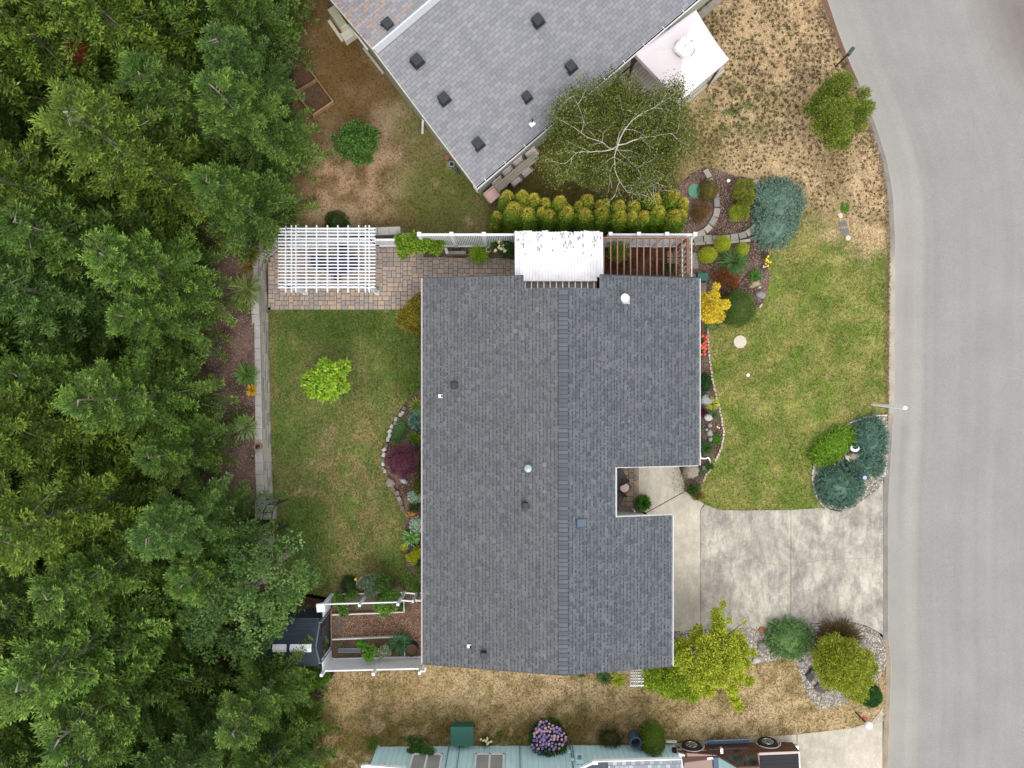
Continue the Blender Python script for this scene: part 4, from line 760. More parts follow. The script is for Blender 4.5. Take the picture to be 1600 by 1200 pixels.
# raised planting frame on brown lawn
rb = thing('raised_bed', 'low timber raised bed with a divider on the brown lawn beside the wood', 'raised bed', W(480, 132))
def zg(v): return tz(v.x, v.y)
cr = [(467.5, 87), (517, 153), (487, 178), (437, 110)]; 
for (a, b_) in ((0, 1), (1, 2), (2, 3), (3, 0)):
    p, q = W(*cr[a], .9), W(*cr[b_], .9); k = MB(); k.bar((p.x, p.y, zg(p)+.1), (q.x, q.y, zg(q)+.1), .05, .22); o = k.build('board', M_timber if (a, b_) != (1, 2) else mat('new_timber', c(186, 146, 108), .8, ns=7, na=.12, bmp=.2), rb)
p, q = W(493, 121, .9), W(463, 144, .9); k = MB(); k.bar((p.x, p.y, zg(p)+.1), (q.x, q.y, zg(q)+.1), .06, .22); k.build('divider', M_timber, rb)
k = MB(); cc_ = [W(*q, .9) for q in cr]; k.add([(v.x, v.y, zg(v)+.09) for v in cc_], [(3, 2, 1, 0)]); k.build('bed_soil', mat('bed_soil', c(96, 72, 52), .95, ns=9, na=.35, bmp=.6, fine=(40, .3)), rb)
# ---- deck and gazebo
dk = thing('deck', 'weathered grey board deck under the white gazebo by the grey roofed house', 'deck', W(1050, 110)); zd = .35
D0 = np.array([*W(966, 121, zd)[:2]]); 
def DP(a, b_): q = D0+u_[:2]*a-v_[:2]*b_; return q     # a along the wall, b away from it
LA, LB = 3.35, 2.1
nb = 17; wb = LB/nb
for k in range(nb):
    b0 = k*wb; q = [DP(-.02, b0+wb-.012), DP(LA, b0+wb-.012), DP(LA, b0), DP(-.02, b0)]; b = MB(); b.hexa([(*v, zd-.035) for v in q], [(*v, zd) for v in q]); b.build('deck_board', M_deck, dk)
b = MB(); q = [DP(0, LB), DP(LA-.05, LB), DP(LA-.05, .1), DP(0, .1)]; b.hexa([(*v, 0) for v in q], [(*v, zd-.05) for v in q]); b.build('deck_frame', M_greywood, dk)
for k, (b0, z) in enumerate(((LB+.01, .33), (LB+.11, .30), (LB+.21, .27))): b = MB(); q = [DP(.0, b0+.09), DP(LA+(.15 if k == 0 else 0), b0+.09), DP(LA+(.15 if k == 0 else 0), b0), DP(.0, b0)]; b.hexa([(*v, 0) for v in q], [(*v, z) for v in q]); b.build('edge_plank', mat('pale_plank', c(182, 178, 160), .8, ns=6, na=.1, bmp=.1) if k == 0 else bpy.data.materials['pale_plank'], dk)
dl = thing('deck_rail', 'thin dark handrail on the left end of the grey deck', 'handrail', W(975, 125)); b = MB(); b.tube([W(983, 116, .36), W(986, 100, 1.2), W(989, 88, 1.9)], .02, 5); b.build('rail', M_iron, dl); b = MB(); b.bar(W(990, 98, .4), W(994, 86, 1.6), .06, .06); b.build('post', M_rust, dl)
b = MB(); b.bar(W(975, 135, .05), W(994, 155, .05), .06, .08); o = b.build('edging_board', M_black); props(o, 'black edging strip at the lower left of the grey deck beside the birch', 'edging')
gz = thing('gazebo', 'square gazebo with a white fabric canopy beside the angled grey roof', 'gazebo', W(1062, 95))
cn = [W(1087.5, 15.5, 2.25), W(1139, 92.5, 2.25), W(1060.5, 160, 2.25), W(990, 82, 2.25)]; ap = W(1068, 74, 3.0); nn = 12; V = []; 
for i in range(4):
    A_, B_ = cn[i], cn[(i+1) % 4]
    for r in range(9):
        t = r/8*.86
        for s_ in range(nn+1):
            f = s_/nn; e = A_.lerp(B_, f); p = e.lerp(ap, t); sag = -.05*math.sin(math.pi*f)*(1-t)*.9-.05*math.sin(math.pi*min(1, t*1.1)); p = Vector((p.x, p.y, p.z+sag)); inw = (1-t)*math.sin(math.pi*f)*(.015 if i != 2 else .05); dd = (ap-p); dd.z = 0; dd.normalize(); p += dd*inw; V.append(tuple(p))
Q = []
for i in range(4):
    o_ = i*9*(nn+1)
    for r in range(8):
        for s_ in range(nn): a = o_+r*(nn+1)+s_; Q.append((a+1, a, a+nn+1, a+nn+2))
o = np_mesh('canopy', np.array(V), np.array(Q), M_canvas, parent=gz)
for i in range(4):
    A_, B_ = cn[i], cn[(i+1) % 4]; V = []; 
    for s_ in range(nn+1):
        f = s_/nn; e = A_.lerp(B_, f); mid = ap.copy(); dd = (mid-e); dd.z = 0; dd.normalize(); e = e+dd*math.sin(math.pi*f)*(.015 if i != 2 else .05)+Vector((0, 0, -.05*.9*math.sin(math.pi*f)-.004)); V += [tuple(e), (e.x, e.y, e.z-.2)]
    np_mesh('valance', np.array(V), np.array([(2*s_, 2*s_+2, 2*s_+3, 2*s_+1) for s_ in range(nn)]), M_canvas, parent=gz)
b = MB(); q = W(1070, 73.5, 3.0)
pts_ = []; n = 16
for r_, zz in ((.34, 2.95), (.31, 3.02), (.2, 3.08), (.02, 3.12)):
    for k in range(n): t = 2*math.pi*k/n; s_ = 1+.12*math.cos(4*t+an*4+math.pi); pts_.append((q.x+r_*s_*math.cos(t)*(1+random.uniform(-.05, .05)), q.y+r_*s_*math.sin(t), zz+random.uniform(-.015, .015)))
b.add(pts_, [(j*n+k, j*n+(k+1) % n, (j+1)*n+(k+1) % n, (j+1)*n+k) for j in range(3) for k in range(n)]); b.build('vent_cap', M_canvas, gz)
b = MB(); n = 9
for (t0, t1) in ((-.9, .9), (2.2, 4.3)):
    P = [(q.x+.35*math.cos(t), q.y+.35*math.sin(t), 2.93) for t in np.linspace(t0, t1, n)]; b.tube(P, .014, 5)
b.build('vent_gap', M_greywood, gz)
for v in cn:
    dd = (Vector((ap.x, ap.y, 0))-Vector((v.x, v.y, 0))).normalized()*.14; b = MB(); b.box((v.x+dd.x, v.y+dd.y, 1.1), (.07, .07, 2.2), an); b.build('leg', mat('dark_red_post', c(96, 66, 70), .6, ns=5, na=.1, bmp=0) if 'dark_red_post' not in bpy.data.materials else bpy.data.materials['dark_red_post'], gz)
b = MB(); q = [DP(LA+.15, .3), DP(LA+4, .3), DP(LA+4, .05), DP(LA+.15, .05)]; b.hexa([(*v, 0) for v in q], [(*v, .2) for v in q]); o = b.build('ramp_edge', M_greywood); props(o, 'dark timber edge along the grey house wall above the gazebo', 'timber edge')
# ---- dining set by the hedge
dt = thing('dining_table', 'long pale slatted table beside the angled grey roof with cushioned chairs', 'table', W(808, 268)); zt = .72
A_, B_ = W(776, 295, zt), W(839, 243, zt); d = (B_-A_).normalized(); nrm_ = Vector((-d.y, d.x, 0)); wt = .29
for k in range(3): off = (k-1)*wt/3; b = MB(); b.bar(A_+nrm_*off, B_+nrm_*off, wt/3-.012, .03); b.build('tabletop_plank', M_deck, dt)
b = MB(); b.bar(A_+Vector((0, 0, -.05)), B_+Vector((0, 0, -.05)), wt*.8, .05); b.build('apron', M_greywood, dt)
for t_ in (.06, .94):
    for s_ in (-1, 1): q = A_.lerp(B_, t_)+nrm_*s_*wt*.4; b = MB(); b.box((q.x, q.y, .34), (.06, .06, .68)); b.build('leg', M_greywood, dt)
ang = math.atan2(d.y, d.x)
def cushchair(label, px, py, w_, dl_, rz, mt, slats=6):
    p = W(px, py, .5)-Vector((vp_[0], vp_[1], 0))*(.10 if mt is M_cushion and slats > 1 else .0); root = thing('garden_chair', label, 'chair', (p.x, p.y, 0), 'chairs round the long garden table', rz)
    n_ = slats
    for k in range(n_): b = MB(); b.box((-w_/2+(k+.5)*w_/n_, 0, .46), (w_/n_-.012, dl_, .05)); b.build('cushion_channel' if n_ > 1 else 'seat_cushion', mt, root, local=True, bevel=.015)
    b = MB(); b.box((0, 0, .41), (w_*1.02, dl_*.98, .04)); b.build('seat_frame', M_greywood, root, local=True)
    for sx in (-1, 1):
        for sy in (-1, 1): b = MB(); b.box((sx*w_*.45, sy*dl_*.45, .2), (.04, .04, .4)); b.build('leg', M_greywood, root, local=True)
        b = MB(); b.box((sx*(w_*.5+.02), 0, .56), (.035, dl_*.9, .03)); b.build('armrest', M_greywood, root, local=True)
    b = MB(); b.hexa([(-w_/2, dl_*.42, .46), (w_/2, dl_*.42, .46), (w_/2, dl_*.5, .46), (-w_/2, dl_*.5, .46)], [(-w_/2, dl_*.45, .66), (w_/2, dl_*.45, .66), (w_/2, dl_*.52, .66), (-w_/2, dl_*.52, .66)]); b.build('backrest', mt, root, local=True, bevel=.015)
cushchair('pale ribbed chair on the house side of the long garden table, nearest the white downspout', 778.5, 285, .42, .42, ang, M_cushion); cushchair('pale ribbed chair in the middle of the house side of the long garden table', 794.5, 269, .42, .42, ang, M_cushion); cushchair('pale ribbed chair on the house side of the long garden table, nearest the birch', 811, 254, .42, .42, ang, M_cushion)
cushchair('grey framed pale chair on the hedge side of the long garden table, farther right', 823, 268.5, .4, .22, ang+math.pi, M_cushion, 1); cushchair('pale chair on the hedge side of the long garden table, farther left', 807, 283, .4, .22, ang+math.pi, M_cushion, 1)
cushchair('pink cushioned chair at the lower left end of the long garden table', 769, 304.5, .5, .42, ang+math.pi/2*0, M_pink, 1); cushchair('pink cushioned chair at the upper right end of the long garden table', 831.5, 240.5, .46, .3, ang, M_cushion, 1)
# ---- blue house at the bottom edge
BH = thing('neighbour_house', 'pale blue house with white framed windows along the bottom edge', 'house', (0, -14.5, 0))
yB = -13.73; xl, xr = W(592, 1166).x, W(1052, 1163).x; HB = 2.3
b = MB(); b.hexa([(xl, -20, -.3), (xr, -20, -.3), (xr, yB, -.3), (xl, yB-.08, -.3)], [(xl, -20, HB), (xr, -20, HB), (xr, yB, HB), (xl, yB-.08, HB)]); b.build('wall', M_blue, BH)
k = 0; x = xl+.03; gs = MB()
while x < xr-.02: gs.box((x, yB+.0+(-.08*(xr-x)/(xr-xl))+.004, HB/2), (.006, .012, HB), col=(1, 1, 1)); x += .2
o = gs.build('siding_groove', mat('blue_groove', c(150, 192, 206), .7, ns=3, na=.05, bmp=0), BH); o['kind'] = 'stuff'
for x in (W(701, 1170, .3).x, W(718, 1170, .3).x, W(812, 1170, .3).x, W(892, 1170, .3).x-.02): b = MB(); b.box((x, yB+.0, HB/2), (.03, .02, HB)); b.build('panel_joint', mat('joint_grey', c(112, 140, 148), .7, ns=3, na=.05, bmp=0) if 'joint_grey' not in bpy.data.materials else bpy.data.materials['joint_grey'], BH)
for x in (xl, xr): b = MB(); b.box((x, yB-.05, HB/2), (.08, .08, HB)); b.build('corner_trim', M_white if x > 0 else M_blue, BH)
for (xa, xb, lb) in ((W(646, 1178, .66).x, W(691, 1178, .66).x, 'white framed sliding window behind the climbing leaves'), (W(744, 1176, .66).x, W(787, 1176, .66).x, 'white framed sliding window right of the green box')):
    z0, z1_ = .70, 1.85; f_ = MB(); yw = yB+.0
    for (p0, p1) in (((xa, z0), (xb, z0)), ((xa, z1_), (xb, z1_)), ((xa, z0), (xa, z1_)), ((xb, z0), (xb, z1_)), (((xa+xb)/2, z0), ((xa+xb)/2, z1_))): f_.box(((p0[0]+p1[0])/2, yw, (p0[1]+p1[1])/2), (abs(p1[0]-p0[0])+.07, .08, abs(p1[1]-p0[1])+.07))
    fr = f_.build('window', M_white, BH); fr['label'] = lb
    for s_ in (-1, 1):
        cx = (xa+xb)/2+s_*(xb-xa)/4; q = MB(); q.box((cx, yw+.01, (z0+z1_)/2), ((xb-xa)/2-.07, .02, z1_-z0-.07)); q.build('pane', M_glass, fr)
b = MB(); sl_ = .2; ye = -13.5
b.hexa([(xl-.3, ye, HB-.12), (3.0, ye, HB-.12), (3.0, -18, HB-.12+.9), (xl-.3, -18, HB-.12+.9)][::-1], [(xl-.3, ye, HB), (3.0, ye, HB), (3.0, -18, HB+.9), (xl-.3, -18, HB+.9)][::-1]); br = b.build('roof', M_darkgrey, BH)
ZR = 2.35; a0, a1, a2, a3 = W(934, 1190, ZR), W(1064.5, 1186.5, ZR), W(1064.5, 1330, ZR+.9), W(820, 1330, ZR+.9)
b = MB(); b.add([a0, a1, (a1.x, -18, ZR+.9), (a0.x-2.6, -18, ZR+.9), (a0.x-1.0, ye-.02, ZR-.0)], [(0, 4, 3, 2, 1)]); b.add([(a0.x, a0.y, ZR-.14), (a1.x, a1.y, ZR-.14), (a1.x, a1.y, ZR), (a0.x, a0.y, ZR)], [(0, 1, 2, 3)]); b.build('porch_roof', M_darkgrey, BH)
O = np.array([a0.x, a0.y, ZR+.004]); U_ = np.array([*(a1-a0).normalized()]); Vv = np.array([U_[1], -U_[0], .19]); Vv /= np.linalg.norm(Vv)
shingles('shingles', br, O, U_, Vv, [(.35+.0, (a1-a0).length, 0, .6), (-.1, (a1-a0).length, .2, 1.0), (-.45, (a1-a0).length, .4, 1.5)][:1], .135, .16, [c(168, 172, 176), c(150, 156, 162), c(184, 186, 188), c(138, 144, 152)], False, c(96, 102, 110), 21)
b = MB(); b.bar((a0.x-.15, a0.y+.02, ZR-.02), (a1.x, a1.y+.02, ZR-.02), .03, .14); b.bar((a0.x-1.6, ye-.25, ZR-.02), (a0.x-.12, a0.y-.02, ZR-.02), .06, .12); b.box((a0.x-.1, a0.y-.03, ZR-.02), (.2, .1, .14)); b.build('gutter', M_white, BH)
b = MB(); b.bar((a0.x+.02, a0.y-.055, ZR-.0), (a1.x, a1.y-.055, ZR-.0), .10, .02); b.build('gutter_bed', M_black, BH)
b = MB(); b.bar((a1.x+.01, a1.y, ZR-.03), (a1.x+.01, -16, ZR+.45), .03, .16); b.build('rake_board', M_white, BH)
b = MB(); b.bar(W(571, 1196.5, 2.35), W(632, 1201.5, 2.35), .09, .1); b.cyl(W(573, 1197)[:2], .001, 0, .001, 3); b.build('gutter', M_white, BH)
b = MB(); b.hexa([(-5.24, -13.6, HB-.16), (-3.7, -13.6, HB-.16), (-3.7, -13.33, HB-.14), (-5.24, -13.26, HB-.14)], [(-5.24, -13.6, HB-.0), (-3.7, -13.6, HB-.0), (-3.7, -13.33, HB-.02), (-5.24, -13.26, HB-.02)]); b.build('eave', M_white, BH)
for (px, py, ww, hh, z, dp) in ((889, 1165.5, 5, .16, .55, .06), (894, 1180, 7, .14, 1.1, .06), (905, 1184, 13, .6, 1.05, .09)):
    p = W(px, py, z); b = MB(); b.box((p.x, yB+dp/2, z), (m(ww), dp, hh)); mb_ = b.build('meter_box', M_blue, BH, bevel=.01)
    if ww == 13: b = MB(); P = [(p.x+.0, yB+dp, z+.12), (p.x, yB+dp+.1, z+.12)]; b.tube(P, .075, 14); b.build('meter_dial', M_galv, mb_)
b = MB(); b.tube([(W(893.5, 0).x, yB+.03, .1), (W(893.5, 0).x, yB+.03, 1.1)], .018, 6); b.build('conduit', bpy.data.materials['joint_grey'], BH)
gb = thing('storage_box', 'dark green ribbed box lid against the pale blue wall', 'box', W(721, 1152))
zt = .42; A_, B_ = W(704, 1136, zt), W(739.5, 1165.5, zt); b = MB(); b.box(((A_.x+B_.x)/2, (A_.y+B_.y)/2, zt/2), (B_.x-A_.x-.04, A_.y-B_.y-.04, zt-.04)); b.build('body', M_green, gb)
for k in range(4): h_ = (A_.y-B_.y)/4; b = MB(); b.hexa([(A_.x, A_.y-(k+1)*h_+.004, zt-.02), (B_.x, A_.y-(k+1)*h_+.004, zt-.02), (B_.x, A_.y-k*h_, zt-.05), (A_.x, A_.y-k*h_, zt-.05)], [(A_.x, A_.y-(k+1)*h_+.004, zt+.02), (B_.x, A_.y-(k+1)*h_+.004, zt+.02), (B_.x, A_.y-k*h_, zt-.01), (A_.x, A_.y-k*h_, zt-.01)]); b.build('lid_slat', M_green, gb)
p = W(992.5, 1158, .5); br_ = thing('barrel', 'dark blue open rain barrel between two shrubs by the blue wall', 'barrel', (p.x, p.y, 0)); b = MB(); b.ring((p.x, p.y), .17, .215, .3, .62, 26); b.cyl((p.x, p.y), .19, 0, .32, 26, .21); b.build('drum', M_blueplastic, br_); b = MB(); b.ring((p.x, p.y), .175, .23, .60, .64, 26); b.build('rim', M_blueplastic, br_); b = MB(); b.cyl((p.x, p.y), .172, .3, .36, 20); b.build('water', M_glassd, br_)
b = MB(); A_ = W(976, 1156, .03); b.box((A_.x, A_.y, .03), (.3, .16, .06)); o = b.build('brick_step', M_terra, bevel=.01); props(o, 'red brown block left of the blue rain barrel', 'block')
b = MB(); b.bar(W(1040, 1158.3, .12), W(1057, 1158.8, .12), .07, .12); o = b.build('parking_kerb', M_oldwhite, bevel=.01); props(o, 'short white kerb bar in front of the brown pickup', 'kerb bar')
b = MB(); b.bar(W(1052, 1163, .05), W(1052, 1160, .05), .05, 1.2); 
# ---- garden shed and vegetable garden fences
sh = thing('garden_shed', 'dark blue grey shed with white ridge vents half under the trees', 'shed', W(480, 1000)); xf = W(516.5, 0).x; xb = xf-2.05; ys0, ys1 = W(0, 951).y, W(0, 1011).y; ze, zk = 1.5, 2.0; ym = (ys0+ys1)/2
b = MB(); b.add([(xb, ys1, 0), (xf, ys1, 0), (xf, ys0, 0), (xb, ys0, 0), (xb, ys1, ze), (xf, ys1, ze), (xf, ys0, ze), (xb, ys0, ze), (xf-.03, ym, zk), (xb, ym, zk)], [(0, 1, 5, 4), (2, 3, 7, 6), (1, 2, 6, 8, 5), (3, 0, 4, 9, 7)]); b.build('wall', M_darkgrey, sh)
for (ya_, s_) in ((ys0+.12, 1), (ys1-.12, -1)):
    b = MB(); zz = ze-.08; b.hexa([(xb-.1, ya_, zz-.04), (xf-.02, ya_, zz-.04), (xf-.02, ym, zk-.02), (xb-.1, ym, zk-.02)], [(xb-.1, ya_, zz), (xf-.02, ya_, zz), (xf-.02, ym, zk+.02), (xb-.1, ym, zk+.02)]); 
    rp = b.build('roof_panel', M_darkgrey, sh)
    for i in range(6):
        t = (i+.5)/6; q = MB(); yy = ya_+(ym-ya_)*i/6; z_ = zz+(zk+.02-zz)*i/6; q.box(((xb+xf)/2-.06, yy, z_+.004), (xf-xb, .02, .008)); q.build('shingle_row', M_darkgrey, rp)
for (xa, xb2) in ((xf-.14-.75, xf-.14), (xf-1.5, xf-1.02)):
    b = MB(); b.hexa([(xa, ym-.14, zk+.0), (xb2, ym-.14, zk+.0), (xb2, ym+.14, zk+.0), (xa, ym+.14, zk+.0)], [(xa, ym-.02, zk+.07), (xb2, ym-.02, zk+.07), (xb2, ym+.02, zk+.07), (xa, ym+.02, zk+.07)]); b.build('ridge_vent', M_white, sh)
for y_ in (ys0, ys1): b = MB(); b.bar((xf+.01, y_, .02), (xf+.01, y_, ze), .02, .14); b.build('corner_trim', M_galv, sh)
for s_ in (-1, 1): b = MB(); b.bar((xf+.0, ym+s_*.02, zk-.06), (xf+.0, ym+s_*(ym-ys1)*1.0, ze-.04), .02, .09); b.build('gable_trim', M_galv, sh)
for y_ in (ym+.3, ym-.3):
    fr = None
    b = MB(); b.box((xf+.012, y_, 1.0), (.014, .34, .42)); fr = b.build('door_window', M_glassd, sh)
    for k in (-1, .3): q = MB(); q.box((xf+.022, y_+k*.11, 1.0), (.01, .007, .42)); q.build('muntin', M_timber, fr)
gf = thing('garden_fence', 'white fence with fine slats and leaning posts along the south side of the vegetable garden', 'fence', W(590, 1026)); P0 = Vector((*W(519.5, 1028.5)[:2], 0)); P1 = Vector((*W(664, 1025)[:2], 0))
for t in (0, .53, 1):
    q = P0.lerp(P1, t); b = MB(); b.bar((q.x, q.y, .0), (q.x, q.y, 1.55), .1, .1); b.build('post', M_white, gf)
for z in (.06, 1.12): b = MB(); b.bar((P0.x, P0.y, z), (P1.x, P1.y, z), .05, .09); b.build('rail', M_white, gf)
r = MB(); n = 76
for k in range(n): q = P0.lerp(P1, (k+.5)/n); r.box((q.x, q.y, .58), (.035, .02, 1.0))
r.build('picket_panel', M_white, gf)['kind'] = 'stuff'
b = MB(); q = P1; b.tube([(q.x+.02, q.y+.06, 1.5), (q.x+.18, q.y+.05, 1.5), (q.x+.2, q.y+.15, 1.45)], .04, 6); b.build('hook', M_white, gf)
gf = thing('garden_fence', 'see through white wire fence with vines along the north side of the vegetable garden', 'fence', W(575, 928)); P0 = Vector((*W(519.5, 928)[:2], 0)); P1 = Vector((*W(633, 925)[:2], 0))
for t in (0, .49, .99):
    q = P0.lerp(P1, t); b = MB(); b.bar((q.x, q.y, .0), (q.x, q.y, 1.5), .09, .09); b.build('post', M_white, gf)
b = MB(); q = P0; b.box((q.x, q.y, 1.58), (.3, .3, .12), .1); b.build('post_box', M_white, gf, bevel=.02)
for z in (.05, 1.2): b = MB(); b.bar((P0.x, P0.y, z), (P1.x, P1.y, z), .04, .07); b.build('rail', M_white, gf)
r = MB(); n = 44
for k in range(n): q = P0.lerp(P1, (k+.5)/n); r.box((q.x, q.y, .62), (.012, .012, 1.12))
r.build('wire_panel', M_galv, gf)['kind'] = 'stuff'
gf = thing('garden_gate', 'short white gate frame between the vegetable garden fence and the main roof', 'gate', W(645, 928))
for (xa, xb2) in ((633, 651), (656, 667)):
    A_, B_ = Vector((*W(xa, 925.5)[:2], 0)), Vector((*W(xb2, 927)[:2], 0))
    for z in (.05, .95): b = MB(); b.bar((A_.x, A_.y, z), (B_.x, B_.y, z), .05, .06); b.build('rail', M_white, gf)
    for q in (A_, B_): b = MB(); b.bar((q.x, q.y, 0), (q.x, q.y, 1.0), .1, .06); b.build('post', M_white if xa < 640 else M_galv, gf)
gf = thing('garden_fence', 'small white solid panel joining the south end of the dark shed to the fence', 'fence', W(517, 1019)); b = MB(); b.bar((*W(517.5, 1009)[:2], .6), (*W(518.5, 1028)[:2], .6), .03, 1.15); b.build('panel', M_white, gf); b = MB(); b.bar((*W(517.5, 1009)[:2], 1.2), (*W(518.5, 1028)[:2], 1.2), .05, .05); b.build('rail', M_white, gf)
gf = thing('garden_fence', 'small white solid panel joining the north end of the dark shed to the fence', 'fence', W(517, 940)); b = MB(); b.bar((*W(517.5, 930)[:2], .5), (*W(517, 949)[:2], .5), .03, 1.0); b.build('panel', M_white, gf); b = MB(); b.bar((*W(517.5, 930)[:2], 1.05), (*W(517, 949)[:2], 1.05), .05, .05); b.build('rail', M_white, gf)
eb = thing('bed_edging', 'thin pale boards edging the two planting strips in the vegetable garden', 'edging', W(580, 975))
for (a_, b_) in (((518, 960), (590, 957.5)), ((590, 957.5), (632, 955.5)), ((518, 998.5), (632, 994)), ((632.5, 994), (632.5, 1024)), ((631, 938), (632, 956)), ((518, 950), (518.5, 1008))): b = MB(); b.bar(W(*a_, .1), W(*b_, .1), .045, .14); b.build('board', M_oldwhite if a_[0] != 518 or b_[0] != 518.5 else M_timber, eb)
b = MB(); P0_ = WP([(522, 962), (538, 968), (536, 984), (528, 992), (520, 988)]); b.prism(P0_[::-1], 0, .035); o = b.build('stone_slab', mat('dark_slab', c(96, 86, 84), .85, ns=5, na=.15, bmp=.3), bevel=.01); props(o, 'flat dark stone slab on the bark beside the shed', 'slab')
p = W(643, 1016, .35); hb = thing('barrel_planter', 'round dark half barrel planter of soil beside the roof corner', 'planter', (p.x, p.y, 0)); b = MB(); b.ring((p.x, p.y), .20, .235, 0, .40, 26); b.build('barrel', M_black, hb); b = MB(); b.cyl((p.x, p.y), .205, 0, .34, 24); b.build('potting_soil', bpy.data.materials['bed_soil'], hb)
b = MB(); 
for k in range(22): p = W(529+k*1.6, 1017-k*.05, .1); b.box((p.x, p.y, .07), (.012, .16, .012), -.3)
b.box((*W(546, 1014, .1)[:2], .065), (.85, .012, .012)); b.box((*W(546, 1020, .1)[:2], .065), (.85, .012, .012)); o = b.build('wire_trellis', M_galv); props(o, 'flat wire grid lying in the lower vegetable bed', 'wire grid')
b = MB(); b.tube([W(630, 1014, 1.1), W(628, 1020, 1.2), W(627, 1023, 1.1)], .025, 6); 
# ---- white trellis by the lower wall of main house
tr = thing('trellis', 'white lattice trellis at the lower roof edge beside the yellow green tree', 'trellis', W(992, 1046)); A_ = W(985, 1043, .3); 
def TP(u, v): p0 = W(985.5+u*17.5, 1042+v*30.5, .25+v*1.1); q0 = W(985.5+17.5*u, 1042+v*30.5, 0); return p0
for v in (0.15, .3, .45, .6, .75, .95): b = MB(); b.bar(TP(-.05 if v > .9 else .05, v), TP(1.15, v), .035, .035); b.build('slat', M_white, tr)
for u in (.0, .2, .4, .6, .98): b = MB(); b.bar(TP(u+.06*0, 0), TP(u, 1.0), .04 if u in (0, .98) else .028, .03); b.build('upright', M_white, tr)
# ---- white and black posts, lamps, covers
def post(name, label, cat, base, top, h, r, mt, rr=None):
    root = thing(name, label, cat, W(*base)); A_ = W(*base, 0); B_ = Vector((A_.x, A_.y, h)); q = W(*top, h); B_ = Vector((q.x, q.y, h)); b = MB(); b.tube([A_, B_], [r, rr or r], 8); b.build('post', mt, root); return root, B_
h = 2.3; root, B_ = post('marker_post', 'tall white pole leaning out of the front lawn over the kerb', 'pole', (1361.5, 632), (1414, 637.2), 2.3, .035, M_white, .075)
b = MB(); b.cyl((B_.x, B_.y), .06, h-.02, h+.05, 10); b.build('cap', M_white, root)
root, B_ = post('lamp_post', 'black post lamp with a white globe at the bottom right driveway corner', 'lamp', (1337, 1113), (1356, 1132), 1.15, .03, M_iron)
V, Q = ellip((B_.x, B_.y, B_.z+.06), (.135, .135, .13), 18, 12, 0, lo=-.99); np_mesh('globe', V, Q, M_lamp, parent=root, smooth=True)
b = MB(); q = W(1346, 1122, .6); b.bar((q.x-.02, q.y, .62), (q.x+.2, q.y+.02, .66), .05, .05); o = b.build('arrow_marker', M_red, root)
root, B_ = post('mailbox_post', 'dark green post with a narrow sign plate on the kerb above the lone shrub', 'sign', (1305, 104), (1327, 83), 1.35, .028, M_iron)
b = MB(); b.bar((*W(1325, 86, 1.3)[:2], 1.3), (*W(1333, 75, 1.3)[:2], 1.3), .12, .14); b.build('plate', mat('dark_green_plate', c(58, 70, 60), .6, ns=5, na=.15, bmp=0), root)
root, B_ = post('garden_lamp', 'blue grey solar lamp standing in the lower blue juniper', 'lamp', (1334, 740), (1350, 746), .85, .02, M_blueplastic)
b = MB(); b.cyl((B_.x, B_.y), .11, .85, .9, 10, .1); b.cyl((B_.x, B_.y), .04, .7, .85, 8); b.build('lamp_head', M_blueplastic, root); b = MB(); b.cyl((B_.x, B_.y), .075, .9, .92, 8); b.build('lens', M_galv, root)
def disc(px, py, r, z, mt, name, label, cat, sy=1.0, rz=0, n=24, zb=-.02):
    p = W(px, py, z); b = MB(); b.cyl((0, 0), m(r), zb-z, 0, n); b.v = [(x, y*sy, zz) for x, y, zz in b.v]; b.v = [(x*math.cos(rz)-y*math.sin(rz)+p.x, x*math.sin(rz)+y*math.cos(rz)+p.y, zz+z) for x, y, zz in b.v]; o = b.build(name, mt, bevel=.006); return props(o, label, cat)
M_agg = mat('exposed_aggregate', c(212, 200, 184), .85, ns=30, na=.15, bmp=.4); M_pave = mat('aggregate_paver', c(150, 138, 128), .85, ns=30, na=.2, bmp=.4)
disc(1156.5, 534, 10, .05, M_agg, 'stepping_stone', 'round pale stepping stone in the front lawn below the dark dome shrub', 'stepping stone'); disc(1169, 586, 2.6, .05, M_white, 'pipe_cap', 'tiny white cap in the front lawn', 'pipe cap', n=12)
disc(1313.5, 336.5, 4, .03, M_agg, 'valve_cover', 'small round pale cover at the top of the lawn valve row', 'cover', n=16); disc(1325.5, 371.5, 4.2, .03, M_agg, 'valve_cover', 'small round pale cover at the bottom of the lawn valve row', 'cover', n=16)
M_mc = mat('dark_grey_lid', c(108, 112, 120), .7, ns=8, na=.15, bmp=.1)
for (px, py, l_) in ((1317, 350, 'dark grey rounded meter lid, upper of two in the front lawn'), (1320, 361.5, 'dark grey rounded meter lid, lower of two in the front lawn')):
    p = W(px, py, .02); b = MB(); b.box((p.x, p.y, .0), (.33, .22, .05), .08); o = b.build('meter_lid', M_mc, bevel=.05); props(o, l_, 'lid')
disc(1085, 298, 9.5, .06, M_green2, 'utility_cover', 'faded green oval lid in the bark beside the hedge end', 'lid', 1.15); disc(1138.5, 282, 2.6, .12, M_lamp, 'path_light', 'tiny white light dome in the corner bed', 'light', n=12)
p = W(1098.5, 432.5, .3); b = MB(); b.box((p.x, p.y, .15), (.4, .3, .3)); o = b.build('utility_box', M_green, bevel=.03); props(o, 'dark green utility box lid at the upper right corner of the main roof', 'box')
